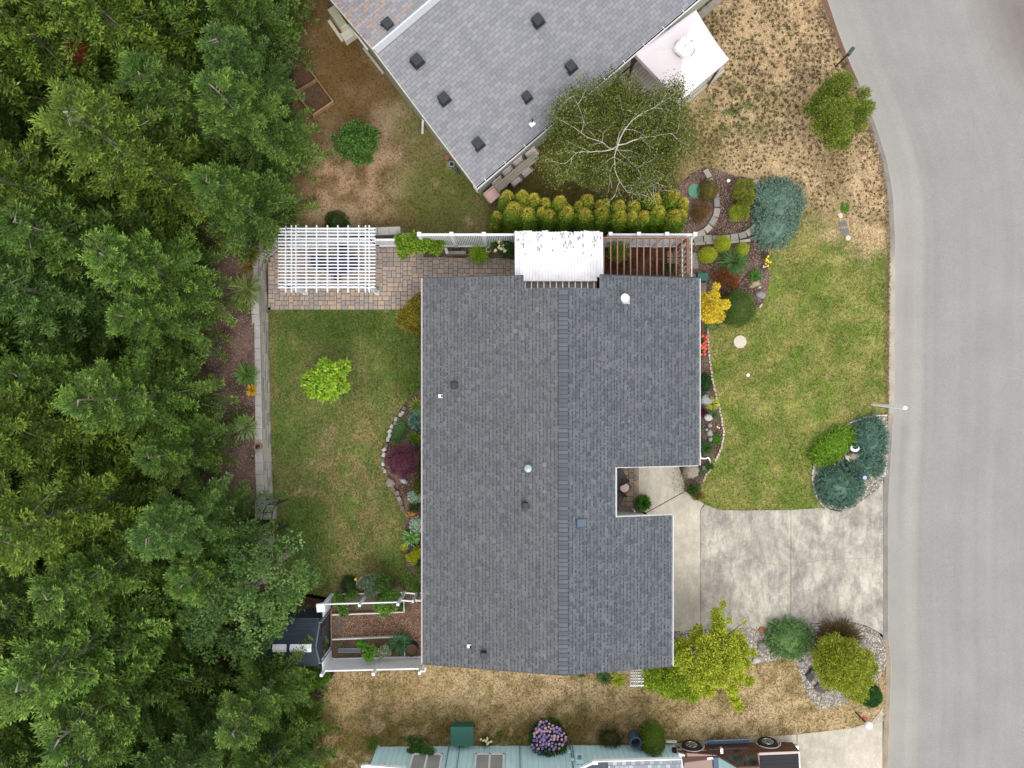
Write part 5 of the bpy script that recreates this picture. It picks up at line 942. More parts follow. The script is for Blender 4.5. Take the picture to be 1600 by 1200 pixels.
for (px, py, w_, h_, l_) in ((1083.5, 407, .36, .6, 'rectangular aggregate paver beside the round golden shrub'), (1083, 433, .36, .22, 'small aggregate paver left of the green utility box'), (1098, 450, .26, .38, 'aggregate paver just below the green utility box')):
    p = W(px, py, .04); b = MB(); b.box((p.x, p.y, .015), (w_, h_, .05)); o = b.build('stepping_stone', M_pave, bevel=.01); props(o, l_, 'paver')
for (px, py) in ((1047, 397), (1047, 408), (1057, 397), (1057, 408)): p = W(px, py, .04); b = MB(); b.box((p.x, p.y, .02), (.22, .22, .04)); o = b.build('stepping_stone', M_greywood, bevel=.01); props(o, '%s of four small square pavers under the right end of the brown rafters' % {(1047, 397): 'upper left', (1047, 408): 'lower left', (1057, 397): 'upper right', (1057, 408): 'lower right'}[(px, py)], 'paver', 'square pavers under the rafters')
# ---- stone edgings
def edging(name, label, path, wd, L_, h, pal, mt=M_attr, jit=.03, z=0, rz_j=.05):
    P = np.array([tuple(W(x, y, 0)[:2]) for x, y in smooth_poly(path, 8, 0, False)]); d = np.r_[0, np.cumsum(np.linalg.norm(np.diff(P, axis=0), axis=1))]; root = thing(name, label, 'edging', (*P[len(P)//2], 0)); s_ = 0; n = 0
    while s_ < d[-1]-L_*.4:
        l = L_*random.uniform(.85, 1.15); mid = min(s_+l/2, d[-1]); x = np.interp(mid, d, P[:, 0]); y = np.interp(mid, d, P[:, 1]); x2 = np.interp(min(mid+.05, d[-1]), d, P[:, 0]); y2 = np.interp(min(mid+.05, d[-1]), d, P[:, 1]); x1_ = np.interp(mid-.05, d, P[:, 0]); y1_ = np.interp(mid-.05, d, P[:, 1])
        a = math.atan2(y2-y1_, x2-x1_)+random.gauss(0, rz_j); b = MB(); b.box((x+random.gauss(0, jit*.3), y+random.gauss(0, jit*.3), z+h/2), (l-.018, wd*random.uniform(.9, 1.08), h+random.uniform(-.01, .01)), a, col=random.choice(pal), top=.94); b.build('stone', mt, root, bevel=.008 if wd > .12 else 0); s_ += l
    return root
GS = [c(160, 152, 142), c(148, 142, 134), c(172, 164, 152), c(138, 134, 130)]
edging('stone_edging', 'curved row of grey edging stones from the hedge end up into the corner bed', [(1100, 266), (1106, 276), (1112, 290), (1117, 307), (1119, 323), (1117, 338), (1110, 352), (1100, 362), (1090, 368), (1080, 372)], .24, .36, .12, GS)
edging('stone_edging', 'curved row of grey edging stones round the yellow green shrubs in the corner bed', [(1066, 378), (1085, 375), (1110, 374), (1135, 373), (1155, 370), (1170, 364), (1181, 354), (1187, 338), (1187, 318), (1184, 300), (1180, 286)], .26, .34, .14, GS)
edging('block_wall', 'low pale block course below the curved stone edging in the corner bed', [(1068, 383), (1090, 382), (1120, 380.5), (1150, 379), (1172, 376)], .1, .4, .16, [c(170, 164, 146), c(156, 150, 134)], rz_j=0)
edging('brick_edging', 'thin pale brick edging between the strip bed and the front lawn', [(1105, 512), (1107, 550), (1112, 590), (1119, 622), (1126, 650), (1130, 677), (1127, 697), (1118, 718), (1107, 736), (1097, 753)], .07, .13, .07, [c(198, 180, 164), c(182, 166, 150), c(206, 196, 182)], rz_j=.02)
edging('stone_edging', 'mixed grey stones edging the curved bed under the purple maple', [(636, 636), (625, 648), (615, 664), (607, 684), (601, 706), (599, 722), (603, 738)], .13, .17, .12, [c(176, 172, 160), c(130, 130, 120), c(200, 196, 186), c(112, 116, 104)], jit=.1, rz_j=.3)
edging('stone_edging', 'flat brown stones edging the lower part of the curved bed', [(612, 752), (618, 764), (624, 776), (630, 788), (634, 798)], .16, .22, .12, [c(140, 126, 116), c(122, 110, 104), c(160, 146, 136)], jit=.1, rz_j=.25)
edging('metal_edging', 'thin curved white edging round the teardrop island bed', [(1386, 648.5), (1362, 651), (1341, 655.5), (1311, 672), (1283, 700), (1270.5, 730), (1269.5, 758), (1277.5, 781), (1289, 794)], .05, .25, .09, [c(206, 198, 186), c(190, 184, 172)], rz_j=0)
edging('stone_edging', 'flat tan stones along the lower wall of the main house', [(935, 1053), (950, 1050), (965, 1049), (980, 1047)], .2, .3, .08, [c(178, 160, 134), c(160, 146, 128)], rz_j=.2)
edging('timber_edging', 'row of small grey stones below the upper wall of the main house garden', [(697, 396.5), (712, 397.5), (733, 397)], .12, .9, .35, [c(150, 140, 132)], mt=M_greywood, rz_j=0)
b = MB(); b.bar((*W(697.5, 390)[:2], .18), (*W(700, 399)[:2], .18), .1, .36); o = b.build('planter_end', M_oldwhite); props(o, 'short white board end of the grey timber planter by the fence', 'board')
p = W(763.5, 390.5, .4); b = MB(); n = 20; b.tube([(p.x+.09*math.cos(t), p.y+.09*math.sin(t), .42) for t in np.linspace(0, 6.3, n)], .012, 5); b.tube([(p.x, p.y+.09, .42), (p.x, p.y+.14, .5)], .012, 5); o = b.build('hose_ring', M_oldwhite); props(o, 'pale ring hoop hanging on the picket fence post', 'hoop')
# ---- rocks
def rock(px, py, w_, h_, z, col, label, seed, rz=0, flat=.55, name='boulder'):
    rg = np.random.default_rng(seed); p = W(px, py, z*.5); V, Q = ellip((0, 0, 0), (m(w_)/2, m(h_)/2, z), 9, 5, .13, seed, lo=-.3); V[:, :2] *= 1+.1*rg.normal(size=(len(V), 1)); V[:, 2] = np.minimum(V[:, 2], z*flat*(1.2+.25*V[:, 0]/m(w_))); cs_, sn_ = math.cos(rz), math.sin(rz); V = np.c_[V[:, 0]*cs_-V[:, 1]*sn_+p.x, V[:, 0]*sn_+V[:, 1]*cs_+p.y, V[:, 2]+.05]
    o = np_mesh(name, V, Q, M_attr, cols=tone(len(Q), [col], .07)); return props(o, label, 'rock')
rock(1081, 736, 27, 24, .45, c(150, 140, 126), 'big rough boulder at the lower corner of the main roof by the walkway', 1, flat=.6); rock(1102.5, 624.5, 16, 16, .38, c(160, 164, 168), 'square blue grey rock in the strip bed above the yellow flowers', 2, .3)
rock(1105.5, 652.5, 11, 13, .25, c(196, 194, 186), 'white pointed rock in the middle of the strip bed', 3, .6); rock(1109, 664.5, 8, 7, .18, c(168, 150, 140), 'small pinkish rock below the white pointed rock', 4); rock(1104, 671, 6, 5, .15, c(160, 160, 160), 'tiny grey rock at the roof side of the strip bed', 5); rock(1108.5, 677, 9, 13, .2, c(162, 154, 144), 'tan oblong rock in the strip bed', 6, .5); rock(1110, 686, 8, 9, .2, c(150, 148, 144), 'grey rock just below the tan oblong rock', 7); rock(1100, 731, 6, 7, .15, c(176, 174, 166), 'small pale rock near the boulder', 8)
rock(1179.5, 444, 18, 11, .25, c(164, 148, 122), 'tan flat rock below the leafy plant at the garden tip', 9, .3); rock(1188, 461, 17, 14, .3, c(140, 138, 138), 'grey flat rock at the garden tip', 10, -.5); rock(1186.5, 449, 6, 5, .15, c(190, 176, 160), 'pale chip of rock between the two garden tip rocks', 11)
rock(1188, 478, 9, 3, .08, c(206, 190, 176), 'narrow pale stone at the point of the garden tip', 12, .9); rock(610, 754, 12, 15, .15, c(150, 136, 128), 'flat brown stone below the purple maple', 13, .5); rock(631, 752, 12, 7, .15, c(182, 180, 184), 'grey white rock under the purple maple', 14, -.4)
rock(1335, 712, 22, 16, .3, c(150, 140, 126), 'brown rock heap in the middle of the island bed', 15); rock(1352, 717, 11, 8, .25, c(184, 164, 138), 'tan rock at the right of the island rock heap', 16, -.4)
b = MB(); q = W(1336, 699, .35); b.tube([(q.x+.14*math.cos(t), q.y+.12*math.sin(t)-.0, .35) for t in np.linspace(2.6, 6.6, 10)], [.02, .035, .05, .055, .055, .055, .05, .045, .03, .015], 8); o = b.build('crescent_ornament', M_lamp, smooth=True); props(o, 'white crescent shaped ornament on the island rocks', 'ornament')
b = MB(); b.tube([W(1319, 709, .2), W(1323, 715, .28), W(1328, 722, .2)], [.03, .06, .025], 6); b.tube([W(1321, 712, .25), W(1326, 713, .3), W(1330, 717, .2)], [.02, .035, .015], 6); o = b.build('driftwood', M_birch, smooth=True); props(o, 'bleached piece of driftwood on the island rocks', 'driftwood')
rock(1203.5, 990, 12, 11, .2, c(156, 156, 158), 'grey rock left of the round green mound', 17); rock(1191.5, 984.5, 12, 8, .12, c(168, 104, 74), 'rusty orange rock at the driveway edge', 18, -.2, .4); rock(1183, 1031, 17, 10, .2, c(198, 192, 180), 'white rock at the lower edge of the gravel bed', 19, .4); rock(1190, 1008, 16, 14, .2, c(136, 130, 124), 'dark grey rock amid the gravel left of the mound', 20, .5); rock(1170, 1024, 14, 14, .12, c(132, 126, 122), 'grey rock at the tip of the yellow green tree', 21)
rock(1277, 984, 9, 9, .1, c(168, 168, 166), 'round pale stone right of the green mound', 22); rock(1253, 1036, 8, 9, .1, c(160, 160, 160), 'small pale stone below the green mound', 23)
rock(1269, 1054, 14, 20, .25, c(84, 78, 82), 'dark slate slab beside the chartreuse shrub, upper one', 24, -.3, .3); rock(1283, 1075, 22, 12, .15, c(94, 86, 84), 'dark slate slab beside the chartreuse shrub, lower one', 25, -.3, .3)
# ---- round bowl on the wall, black arch, porch set
p = W(402, 698, 1.1); bw = thing('metal_bowl', 'small round dark bowl planter on the block wall cap', 'bowl', (p.x, p.y, .93)); b = MB(); b.ring((p.x, p.y), .10, .135, .94, 1.1, 20); b.cyl((p.x, p.y), .11, .935, .97, 20); b.build('bowl', M_timber, bw); b = MB(); b.tube([(p.x-.07, p.y-.03, 1.0), (p.x+.02, p.y+.05, 1.04), (p.x+.06, p.y-.02, 1.0)], .03, 5); b.build('stone', M_iron, bw)
ac = thing('garden_arch', 'black metal arch over the steps through the block wall', 'arch', W(437, 798)); xa = W(438, 0).x
for dx in (0, .32):
    P = [(xa+dx, W(0, 779).y, 0)]+[(xa+dx, (W(0, 779).y+W(0, 819).y)/2+.49*math.cos(t), 1.35+.5*math.sin(t)) for t in np.linspace(0, math.pi, 12)]+[(xa+dx, W(0, 819).y, 0)]; b = MB(); b.tube(P, .016, 6); b.build('hoop', M_iron, ac)
for t in list(np.linspace(.1, math.pi-.1, 8)): b = MB(); yy = (W(0, 779).y+W(0, 819).y)/2+.49*math.cos(t); z_ = 1.35+.5*math.sin(t); b.tube([(xa, yy, z_), (xa+.32, yy, z_)], .009, 5); b.build('rung', M_iron, ac)
for py in (779, 819):
    for z_ in np.arange(.2, 1.35, .16): b = MB(); b.tube([(xa, W(0, py).y, z_), (xa+.32, W(0, py).y, z_)], .009, 5); b.build('rung', M_iron, ac)
M_wick = mat('dark_wicker', c(86, 80, 84), .8, ns=12, na=.15, bmp=.2)
pt_ = W(976, 762, .5); tb = thing('side_table', 'dark square side table with a round pink top on the porch', 'table', (pt_.x, pt_.y, .0)); b = MB(); b.box((pt_.x, pt_.y, .44), (.42, .42, .05), .9); b.build('table_frame', M_wick, tb); b = MB(); b.cyl((pt_.x, pt_.y), m(7, .5), .47, .50, 28); b.build('tabletop', M_pinkglass, tb)
for a in range(4): q = MB(); q.box((pt_.x+.24*math.cos(.9+.78+a*1.57), pt_.y+.24*math.sin(.9+.78+a*1.57), .21), (.04, .04, .42), .9); q.build('leg', M_wick, tb)
def slatchair(label, px, py, rz):
    p = W(px, py, .4); root = thing('porch_chair', label, 'chair', (p.x, p.y, 0), None, rz)
    for k in range(6): b = MB(); b.box((0, -.25+k*.095, .4), (.5, .08, .025)); b.build('seat_slat', M_wick, root, local=True)
    for k in range(5): b = MB(); b.bar((-.2+k*.1, -.28, .42), (-.2+k*.1, -.42, .85), .08, .02); b.build('back_slat', M_wick, root, local=True)
    for sx in (-1, 1):
        b = MB(); b.box((sx*.29, 0, .58), (.07, .58, .03)); b.build('armrest', M_iron, root, local=True)
        for sy in (-1, 1): b = MB(); b.box((sx*.27, sy*.24, .28), (.05, .05, .56)); b.build('leg', M_iron, root, local=True)
slatchair('dark slatted porch chair above the pink table', 966, 745, math.radians(-62)); slatchair('dark slatted porch chair below the pink table', 962, 778, math.radians(-125))
b = MB(); b.cyl(W(991.5, 799, .6)[:2], .03, .0, .62, 8); o = b.build('hose_tap', M_lamp); props(o, 'small white tap by the porch wall', 'tap')
# ---- pickup
tk = thing('pickup_truck', 'brown extended cab pickup truck parked on the lower right driveway', 'pickup truck', (W(1080.5, 1163, .35).x, -13.58, 0), None, math.radians(2.4))
def T(b, name, mt, parent=None, bevel=0, smooth=False): return b.build(name, mt, parent or tk, local=True, bevel=bevel, smooth=smooth)
WT = 1.68; WB = 2.86      # +y is the visible side; y from 0 to -WT ; front at -x
def loft(b, prof, y_out, y_in):   # prof: list of (x, z, yout offset)
    n = len(prof); b.add([(x, -o_, z) for x, z, o_ in prof]+[(x, -WT+o_, z) for x, z, o_ in prof], [tuple(range(n))]+[tuple(range(n, 2*n))[::-1]]+[(k, n+k, n+(k+1) % n, (k+1) % n) for k in range(n)])
def arch(xc, r=.44, z0=.36, n=10): return [(xc-r*math.cos(t), z0+r*math.sin(t)) for t in np.linspace(0, math.pi, n)]
# body sides: top outline and bottom outline with wheel arches
low = [(-.55, .42)]+[(x, z) for x, z in arch(0)]+[(.5, .32), (WB-.5, .32)]+[(x, z) for x, z in arch(WB)]+[(WB+.9, .42)]
top = [(WB+.95, .95), (2.28, .97), (2.26, .97), (.62, .97), (.6, .96), (-.3, .86), (-.6, .72)]
b = MB()
lo_v = low; ring = lo_v+top; nR = len(ring)
for off, sgn in ((0, 1),):
    b.add([(x, -.0-(.05 if z > .9 else 0), z) for x, z in ring]+[(x, -WT+(.05 if z > .9 else 0), z) for x, z in ring], [tuple(range(nR))[::-1], tuple(range(nR, 2*nR))]+[(k, (k+1) % nR, nR+(k+1) % nR, nR+k) for k in range(nR)])
body = T(b, 'body', M_paint)
b = MB(); b.hexa([(-.5, -WT+.12, .84), (.62, -WT+.06, .94), (.62, -.06, .94), (-.5, -.12, .84)], [(-.46, -WT+.3, .92), (.6, -WT+.14, 1.02), (.6, -.14, 1.02), (-.46, -.3, .92)]); T(b, 'hood', M_paint, bevel=.03)
for yy in (-.55, -1.1): b = MB(); b.hexa([(-.42, yy-.04, .92), (.58, yy-.04, 1.02), (.58, yy+.04, 1.02), (-.42, yy+.04, .92)], [(-.42, yy-.02, .935), (.58, yy-.02, 1.035), (.58, yy+.02, 1.035), (-.42, yy+.02, .935)]); T(b, 'hood_crease', M_paint)
zr = 1.5; b = MB(); cab_lo = [(.72, -WT+.03), (2.26, -WT+.03), (2.26, -.03), (.72, -.03)]; cab_hi = [(1.36, -WT+.24), (2.14, -WT+.24), (2.14, -.24), (1.36, -.24)]
b.hexa([(x, y, .95) for x, y in cab_lo], [(x, y, zr) for x, y in cab_hi]); T(b, 'cab', M_paint, bevel=.03)
b = MB(); b.hexa([(1.38, -WT+.26, zr-.01), (2.1, -WT+.26, zr-.01), (2.1, -.26, zr-.01), (1.38, -.26, zr-.01)], [(1.44, -WT+.34, zr+.035), (2.06, -WT+.34, zr+.035), (2.06, -.34, zr+.035), (1.44, -.34, zr+.035)]); T(b, 'roof', M_paint, bevel=.02)
def onface(b, P4, inset=.006):
    P4 = [Vector(p) for p in P4]; n_ = (P4[1]-P4[0]).cross(P4[2]-P4[0]).normalized(); b.hexa([p-n_*.01 for p in P4], [p+n_*inset for p in P4])
L0, L1, H0, H1 = Vector((.72, -.03, .95)), Vector((2.26, -.03, .95)), Vector((1.36, -.24, zr)), Vector((2.14, -.24, zr))
def sf(u, v): lo_ = L0.lerp(L1, u); hi = H0.lerp(H1, u); return lo_.lerp(hi, v)
for side in (0, 1):
    def mir(p): return Vector((p.x, -WT-p.y, p.z)) if side else p
    for (q, nm) in ((((.10, .1), (.56, .1), (.50, .86), (.12, .86)), 'side_window'), (((.64, .1), (.93, .1), (.92, .86), (.62, .86)), 'rear_side_window')):
        P4 = [mir(sf(*t)) for t in q]; P4 = P4 if side else P4[::-1]; 
        b = MB(); onface(b, P4 if side else P4); T(b, nm, M_glassd)
b = MB(); P4 = [Vector((.76, -.1, .99)), Vector((.76, -WT+.1, .99)), Vector((1.33, -WT+.28, zr-.03)), Vector((1.33, -.28, zr-.03))]; onface(b, P4[::-1], .012); T(b, 'windshield', mat('windshield_glass', c(150, 176, 178), .12, ns=2, na=.15, bmp=0, spec=.9))
b = MB(); b.hexa([(.6, -WT+.1, .98), (.78, -WT+.08, .98), (.78, -.08, .98), (.6, -.1, .98)], [(.61, -WT+.12, 1.035), (.8, -WT+.12, 1.035), (.8, -.12, 1.035), (.61, -.12, 1.035)]); T(b, 'cowl', M_blueplastic)
# bed
b = MB(); b.box(((2.32+WB+.9)/2, -WT/2, .955), (WB+.9-2.32, WT-.22, .03)); T(b, 'bed_liner', M_tyre)
for k in range(9): b = MB(); b.box(((2.32+WB+.9)/2, -.2-k*.16, .972), (WB+.85-2.32, .07, .01)); T(b, 'liner_rib', M_tyre)
for y_ in (-.07, -WT+.07): b = MB(); b.box(((2.3+WB+.9)/2, y_, .985), (WB+.9-2.3, .09, .04)); T(b, 'bed_rail', mat('pale_rail', c(196, 178, 172), .5, ns=5, na=.05, bmp=0) if 'pale_rail' not in bpy.data.materials else bpy.data.materials['pale_rail'], bevel=.01)
b = MB(); b.box((WB+.92, -WT/2, .96), (.05, WT-.1, .05)); T(b, 'tailgate_cap', M_oldwhite)
b = MB(); b.box((WB+1.0, -WT/2, .5), (.14, WT-.1, .16)); T(b, 'rear_bumper', M_chrome, bevel=.02)
b = MB(); b.box((-.68, -WT/2, .5), (.16, WT, .22)); T(b, 'front_bumper', M_iron, bevel=.03)
b = MB(); b.tube([(-.72, -WT+.1, .55), (-.74, -.2, .55), (-.6, -.0, .58), (-.42, .02, .6)], .03, 6); T(b, 'bumper_trim', M_chrome)
for y_ in (-.18, -WT+.18): b = MB(); b.hexa([(-.62, y_-.15, .62), (-.36, y_-.15, .62), (-.36, y_+.15, .62), (-.62, y_+.15, .62)], [(-.6, y_-.14, .76), (-.38, y_-.12, .86), (-.38, y_+.12, .86), (-.6, y_+.14, .76)]); T(b, 'headlight', M_lamp, bevel=.01)
for y_ in (-.05, -WT+.05): b = MB(); b.box((-.36, y_, .74), (.1, .07, .12)); T(b, 'turn_signal', mat('amber_lens', c(214, 122, 60), .3, ns=5, na=.05, bmp=0) if 'amber_lens' not in bpy.data.materials else bpy.data.materials['amber_lens'])
for side in (0, 1):
    y_ = 0 if side == 0 else -WT; s_ = 1 if side == 0 else -1
    b = MB(); b.box((WB/2-.05, y_+s_*.10, .36), (1.55, .18, .05)); rbd = T(b, 'running_board', M_blueplastic, bevel=.015); b = MB(); b.box((WB/2-.05, y_+s_*.16, .385), (1.5, .03, .015)); T(b, 'board_trim', M_chrome, rbd)
    for xc in (0, WB):
        b = MB(); b.tube([(xc+.455*math.cos(t), y_+s_*.02, .36+.455*math.sin(t)) for t in np.linspace(.1, math.pi-.1, 14)], .022, 6); T(b, 'arch_trim', bpy.data.materials['pale_rail'])
        tyre = MB(); n = 28; ycs = [(.36*.78, -.09), (.33, -.10), (.36, -.05), (.36, .03), (.33, .08), (.25, .085), (.22, .07)]
        vs_ = [(xc+r_*math.cos(t), y_-s_*.03+s_*yy, .36+r_*math.sin(t)) for r_, yy in ycs for t in np.linspace(0, 2*math.pi, n, endpoint=False)]
        tyre.add(vs_, [(j*n+k, j*n+(k+1) % n, (j+1)*n+(k+1) % n, (j+1)*n+k) for j in range(len(ycs)-1) for k in range(n)]); ty = T(tyre, 'wheel', M_tyre, smooth=True)
        yr = y_-s_*.03+s_*.06; rim = MB(); rim.add([(xc+.22*math.cos(t), yr, .36+.22*math.sin(t)) for t in np.linspace(0, 2*math.pi, n, endpoint=False)], [tuple(range(n))]); o = T(rim, 'rim_well', M_iron, ty); 
        sp = MB()
        for k in range(6):
            t = k*math.pi/3; sp.bar((xc+.05*math.cos(t), yr+s_*.012, .36+.05*math.sin(t)), (xc+.2*math.cos(t), yr+s_*.012, .36+.2*math.sin(t)), .02, .07)
        sp.tube([(xc+.205*math.cos(t), yr+s_*.01, .36+.205*math.sin(t)) for t in np.linspace(0, 2*math.pi, 20)], .014, 5); T(sp, 'rim', M_chrome, ty)
    b = MB(); b.box((.92, y_+s_*.14, 1.02), (.1, .2, .15)); T(b, 'mirror', M_chrome if side == 0 else M_iron, bevel=.02)
    b = MB(); b.box((.55, y_+s_*-.16, 1.0), (.3, .06, .02)); T(b, 'wiper', M_chrome)
    for xx in (1.52,): b = MB(); b.box((xx, y_+s_*.005, .82), (.14, .03, .04)); T(b, 'door_handle', M_iron)
    for xx in (.72, 1.66, 2.28): b = MB(); b.box((xx, y_+s_*.0, .68), (.012, .012, .54)); T(b, 'door_seam', M_iron)
    b = MB(); b.box((.35, y_+s_*.003, .72), (.14, .01, .04)); T(b, 'badge', bpy.data.materials['pale_rail'])
# ================================================================= VEGETATION
def dome_pts(n, lo=-.25, r=(.85, 1.04)):
    u = R.uniform(lo, 1, n); th = R.uniform(0, 2*math.pi, n); s_ = np.sqrt(1-u*u); D = np.c_[s_*np.cos(th), s_*np.sin(th), u]; return D, R.uniform(*r, n)[:, None]
def stem_mb(base, top, r0, r1, seed=0):
    b = MB(); base = Vector(base); top = Vector(top); rr = random.Random(seed); pts = [base.lerp(top, t)+Vector((rr.uniform(-1, 1), rr.uniform(-1, 1), 0))*.04*(t > 0)*(t < 1) for t in (0, .35, .7, 1)]; b.tube(pts, [r0, (r0*2+r1)/3, (r0+r1*2)/3, r1], 7); return b
def shrub(name, label, px, py, rx, ry, h, pal, n, L, Wd, style='dome', cat='shrub', rz=0.0, zb=0.0, core=True, jit=.16, group=None, up=.8):
    zc = zb+h*.5; p = W(px, py, zc); a, b_ = m(rx, zc), m(ry, zc); root = thing(name, label, cat, (p.x, p.y, zb), group); cs_, sn_ = math.cos(rz), math.sin(rz)
    def place(U): X = U[:, 0]*a; Y = U[:, 1]*b_; return np.c_[X*cs_-Y*sn_+p.x, X*sn_+Y*cs_+p.y, zb+h*.12+U[:, 2]*h*.88]
    n = int(n)
    if style == 'dome':
        D, r = dome_pts(n); lump = 1+.10*(fbm(D[:, 0]*3+px, D[:, 1]*3+py+D[:, 2], 1.6, 2)-.5)[:, None]*2; P = place(D*r*lump); DD = D*.9+R.normal(0, .45, (n, 3))+[0, 0, .25]
    elif style == 'juniper':
        k = n//14; D, r = dome_pts(k, -.05, (.8, 1.0)); C_ = place(D*r*(1+.08*R.normal(size=(k, 1)))); A_ = unit(np.c_[D[:, :2], np.zeros(k)]+R.normal(0, .55, (k, 3))*[1, 1, .3]+[0, 0, .25]); P = np.repeat(C_, 14, 0)+np.repeat(A_, 14, 0)*np.tile(np.linspace(-.5, .6, 14), k)[:, None]*L*1.6+R.normal(0, L*.12, (k*14, 3)); DD = np.repeat(A_, 14, 0)+R.normal(0, .4, (k*14, 3)); n = k*14
    elif style == 'lumpy':
        k = 12; ang = R.uniform(0, 6.28, k); rad = np.sqrt(R.random(k))*.68; cz = .35+.3*R.random(k)*(1-rad); q = R.integers(0, k, n); D, r = dome_pts(n, -.2); rr = (.30+.14*R.random(k))[q][:, None]; P = place(np.c_[rad*np.cos(ang), rad*np.sin(ang), cz][q]+D*r*rr*[1, 1, 1.1]); DD = D+R.normal(0, .5, (n, 3))+[0, 0, .2]
    elif style == 'loose':
        D, r = dome_pts(n, -.2, (.2, 1.1)); k = R.integers(0, 30, n); off = R.normal(0, .22, (30, 3))[k]; P = place(D*r*.8+off*.9*[1, 1, .4]); DD = D+R.normal(0, .7, (n, 3)); core = False
    elif style == 'spiky':
        th = R.uniform(0, 6.28, n); el = R.uniform(.15, 1.1, n); D = np.c_[np.cos(th)*np.cos(el), np.sin(th)*np.cos(el), np.sin(el)]; P0_ = np.c_[R.normal(0, .04, n)*a*3+p.x, R.normal(0, .04, n)*a*3+p.y, np.full(n, zb+.03)]; LL = (a*np.cos(el)+h*np.sin(el))*R.uniform(.7, 1.1, n); DD = np.c_[D[:, 0]*a, D[:, 1]*b_, D[:, 2]*h*.9]
        V1, Q1 = blades(P0_, DD, LL*.6, Wd, up=1.5); DD2 = unit(DD)*1.0; DD2[:, 2] -= .55; V2, Q2 = blades(P0_+unit(DD)*LL[:, None]*.5, DD2, LL*.55, Wd, up=1.5); cc_ = tone(n, pal, jit)
        fol('foliage', [(V1, Q1, cc_), (V2, Q2, cc_*1.05)], M_leaf, root); return root
    V, Q = blades(P, DD, L*R.uniform(.7, 1.25, n), Wd*R.uniform(.8, 1.2, n), up=up); parts = [(V, Q, tone(n, pal, jit))]
    if core:
        kz = .62 if style in ('lumpy',) else .8; V2, Q2 = ellip((0, 0, 0), (a*kz, b_*kz, h*kz), 14, 6, .05, 3, lo=-.1); V2 = np.c_[V2[:, 0]*cs_-V2[:, 1]*sn_+p.x, V2[:, 0]*sn_+V2[:, 1]*cs_+p.y, V2[:, 2]+zb+h*.1]; parts.append((V2, Q2, np.tile(np.array(pal[0]), (len(Q2), 1))))
    fol('foliage', parts, M_leaf, root); stem_mb((p.x, p.y, zb-.02), (p.x, p.y, zb+h*.6), .03, .015).build('stem', M_bark, root); return root
def lobed(name, label, cat, base, lobes, pal, dens, L, Wd, trunk_r=.05, core=.55, group=None, zb=0.0, barkm=None, fill=.3, jit=.16, limbs=True, up=.8, flat=1.0):
    """lobes: (px, py, rpx, z)"""
    B_ = W(*base, zb); root = thing(name, label, cat, (B_.x, B_.y, zb), group); parts = []; tops = []
    for (x, y, r, z) in lobes:
        ce = W(x, y, z); rr = m(r, z); tops.append(ce); n = int(dens*r*r); D, q = dome_pts(n, -.6, (.7, 1.08)); k = R.random(n) < fill; q[k] *= R.uniform(.3, 1, (k.sum(), 1)); lump = 1+.35*(fbm(D[:, 0]*2.5+x, D[:, 1]*2.5+y, 1.8, 2)-.5)[:, None]*2
        P = np.array(ce)+D*q*lump*rr*[1, 1, .8*flat]; V, Q = blades(P, D*.8+R.normal(0, .6, (n, 3))+[0, 0, .1], L*R.uniform(.7, 1.3, n), Wd*R.uniform(.8, 1.2, n), up=up); parts.append((V, Q, tone(n, pal, jit)*R.normal(1, .06)))
        if core: V2, Q2 = ellip(tuple(ce), (rr*core, rr*core, rr*core*.8*flat), 9, 6, .1, 3, lo=-.95); parts.append((V2, Q2, np.tile(np.array(pal[0]), (len(Q2), 1))))
    fol('crown', parts, M_leaf, root)
    zt = max(t.z for t in tops); cx = sum(t.x for t in tops)/len(tops); cy = sum(t.y for t in tops)/len(tops); fork = Vector(((B_.x*2+cx)/3, (B_.y*2+cy)/3, zb+(zt-zb)*.35)); tb_ = stem_mb((B_.x, B_.y, zb-.05), fork, trunk_r, trunk_r*.7)
    if limbs:
        for t in tops: mid = fork.lerp(t, .5)+Vector((0, 0, .1)); tb_.tube([fork, mid, t], [trunk_r*.55, trunk_r*.35, trunk_r*.12], 5)
    tb_.build('trunk', barkm or M_bark, root); return root
G1 = [c(64, 92, 34), c(86, 118, 46), c(52, 78, 30)]; GG = [c(150, 160, 40), c(176, 184, 50), c(118, 136, 34), c(196, 196, 70)]; BLU = [c(100, 130, 112), c(124, 152, 134), c(78, 106, 88), c(146, 170, 152)]; DKG = [c(70, 92, 38), c(88, 108, 44), c(104, 120, 48)]
CH = [c(128, 148, 32), c(156, 168, 44), c(98, 124, 30), c(176, 178, 60)]
# corner garden
shrub('blue_juniper', 'large spreading blue green juniper at the edge of the corner garden', 1216, 316, 42, 40, .55, BLU, 9000, .085, .022, 'juniper'); shrub('blue_juniper', 'lower lobe of blue green juniper spilling toward the edging stones', 1211, 355, 38, 30, .5, BLU, 6000, .085, .022, 'juniper', rz=.4)
shrub('heather_shrub', 'round olive brown shrub beside the green oval lid', 1108, 297, 15, 16, .55, [c(112, 104, 52), c(132, 112, 62), c(92, 92, 42)], 2200, .06, .014); shrub('heather_shrub', 'ragged rusty brown shrub inside the first stone curve', 1094, 331, 19, 18, .35, [c(122, 88, 50), c(108, 100, 50), c(138, 100, 58)], 1700, .07, .014, 'lumpy')
shrub('golden_cypress', 'yellow green shrub at the top of the second stone curve', 1162, 300, 20, 23, .7, [c(116, 132, 42), c(146, 152, 52), c(94, 112, 36), c(168, 160, 70)], 3600, .07, .02, 'lumpy'); shrub('golden_cypress', 'yellow green shrub just below its larger twin in the corner garden', 1153, 331, 20, 18, .6, [c(130, 142, 40), c(158, 162, 54), c(104, 118, 38)], 2600, .07, .02, 'lumpy', rz=.5)
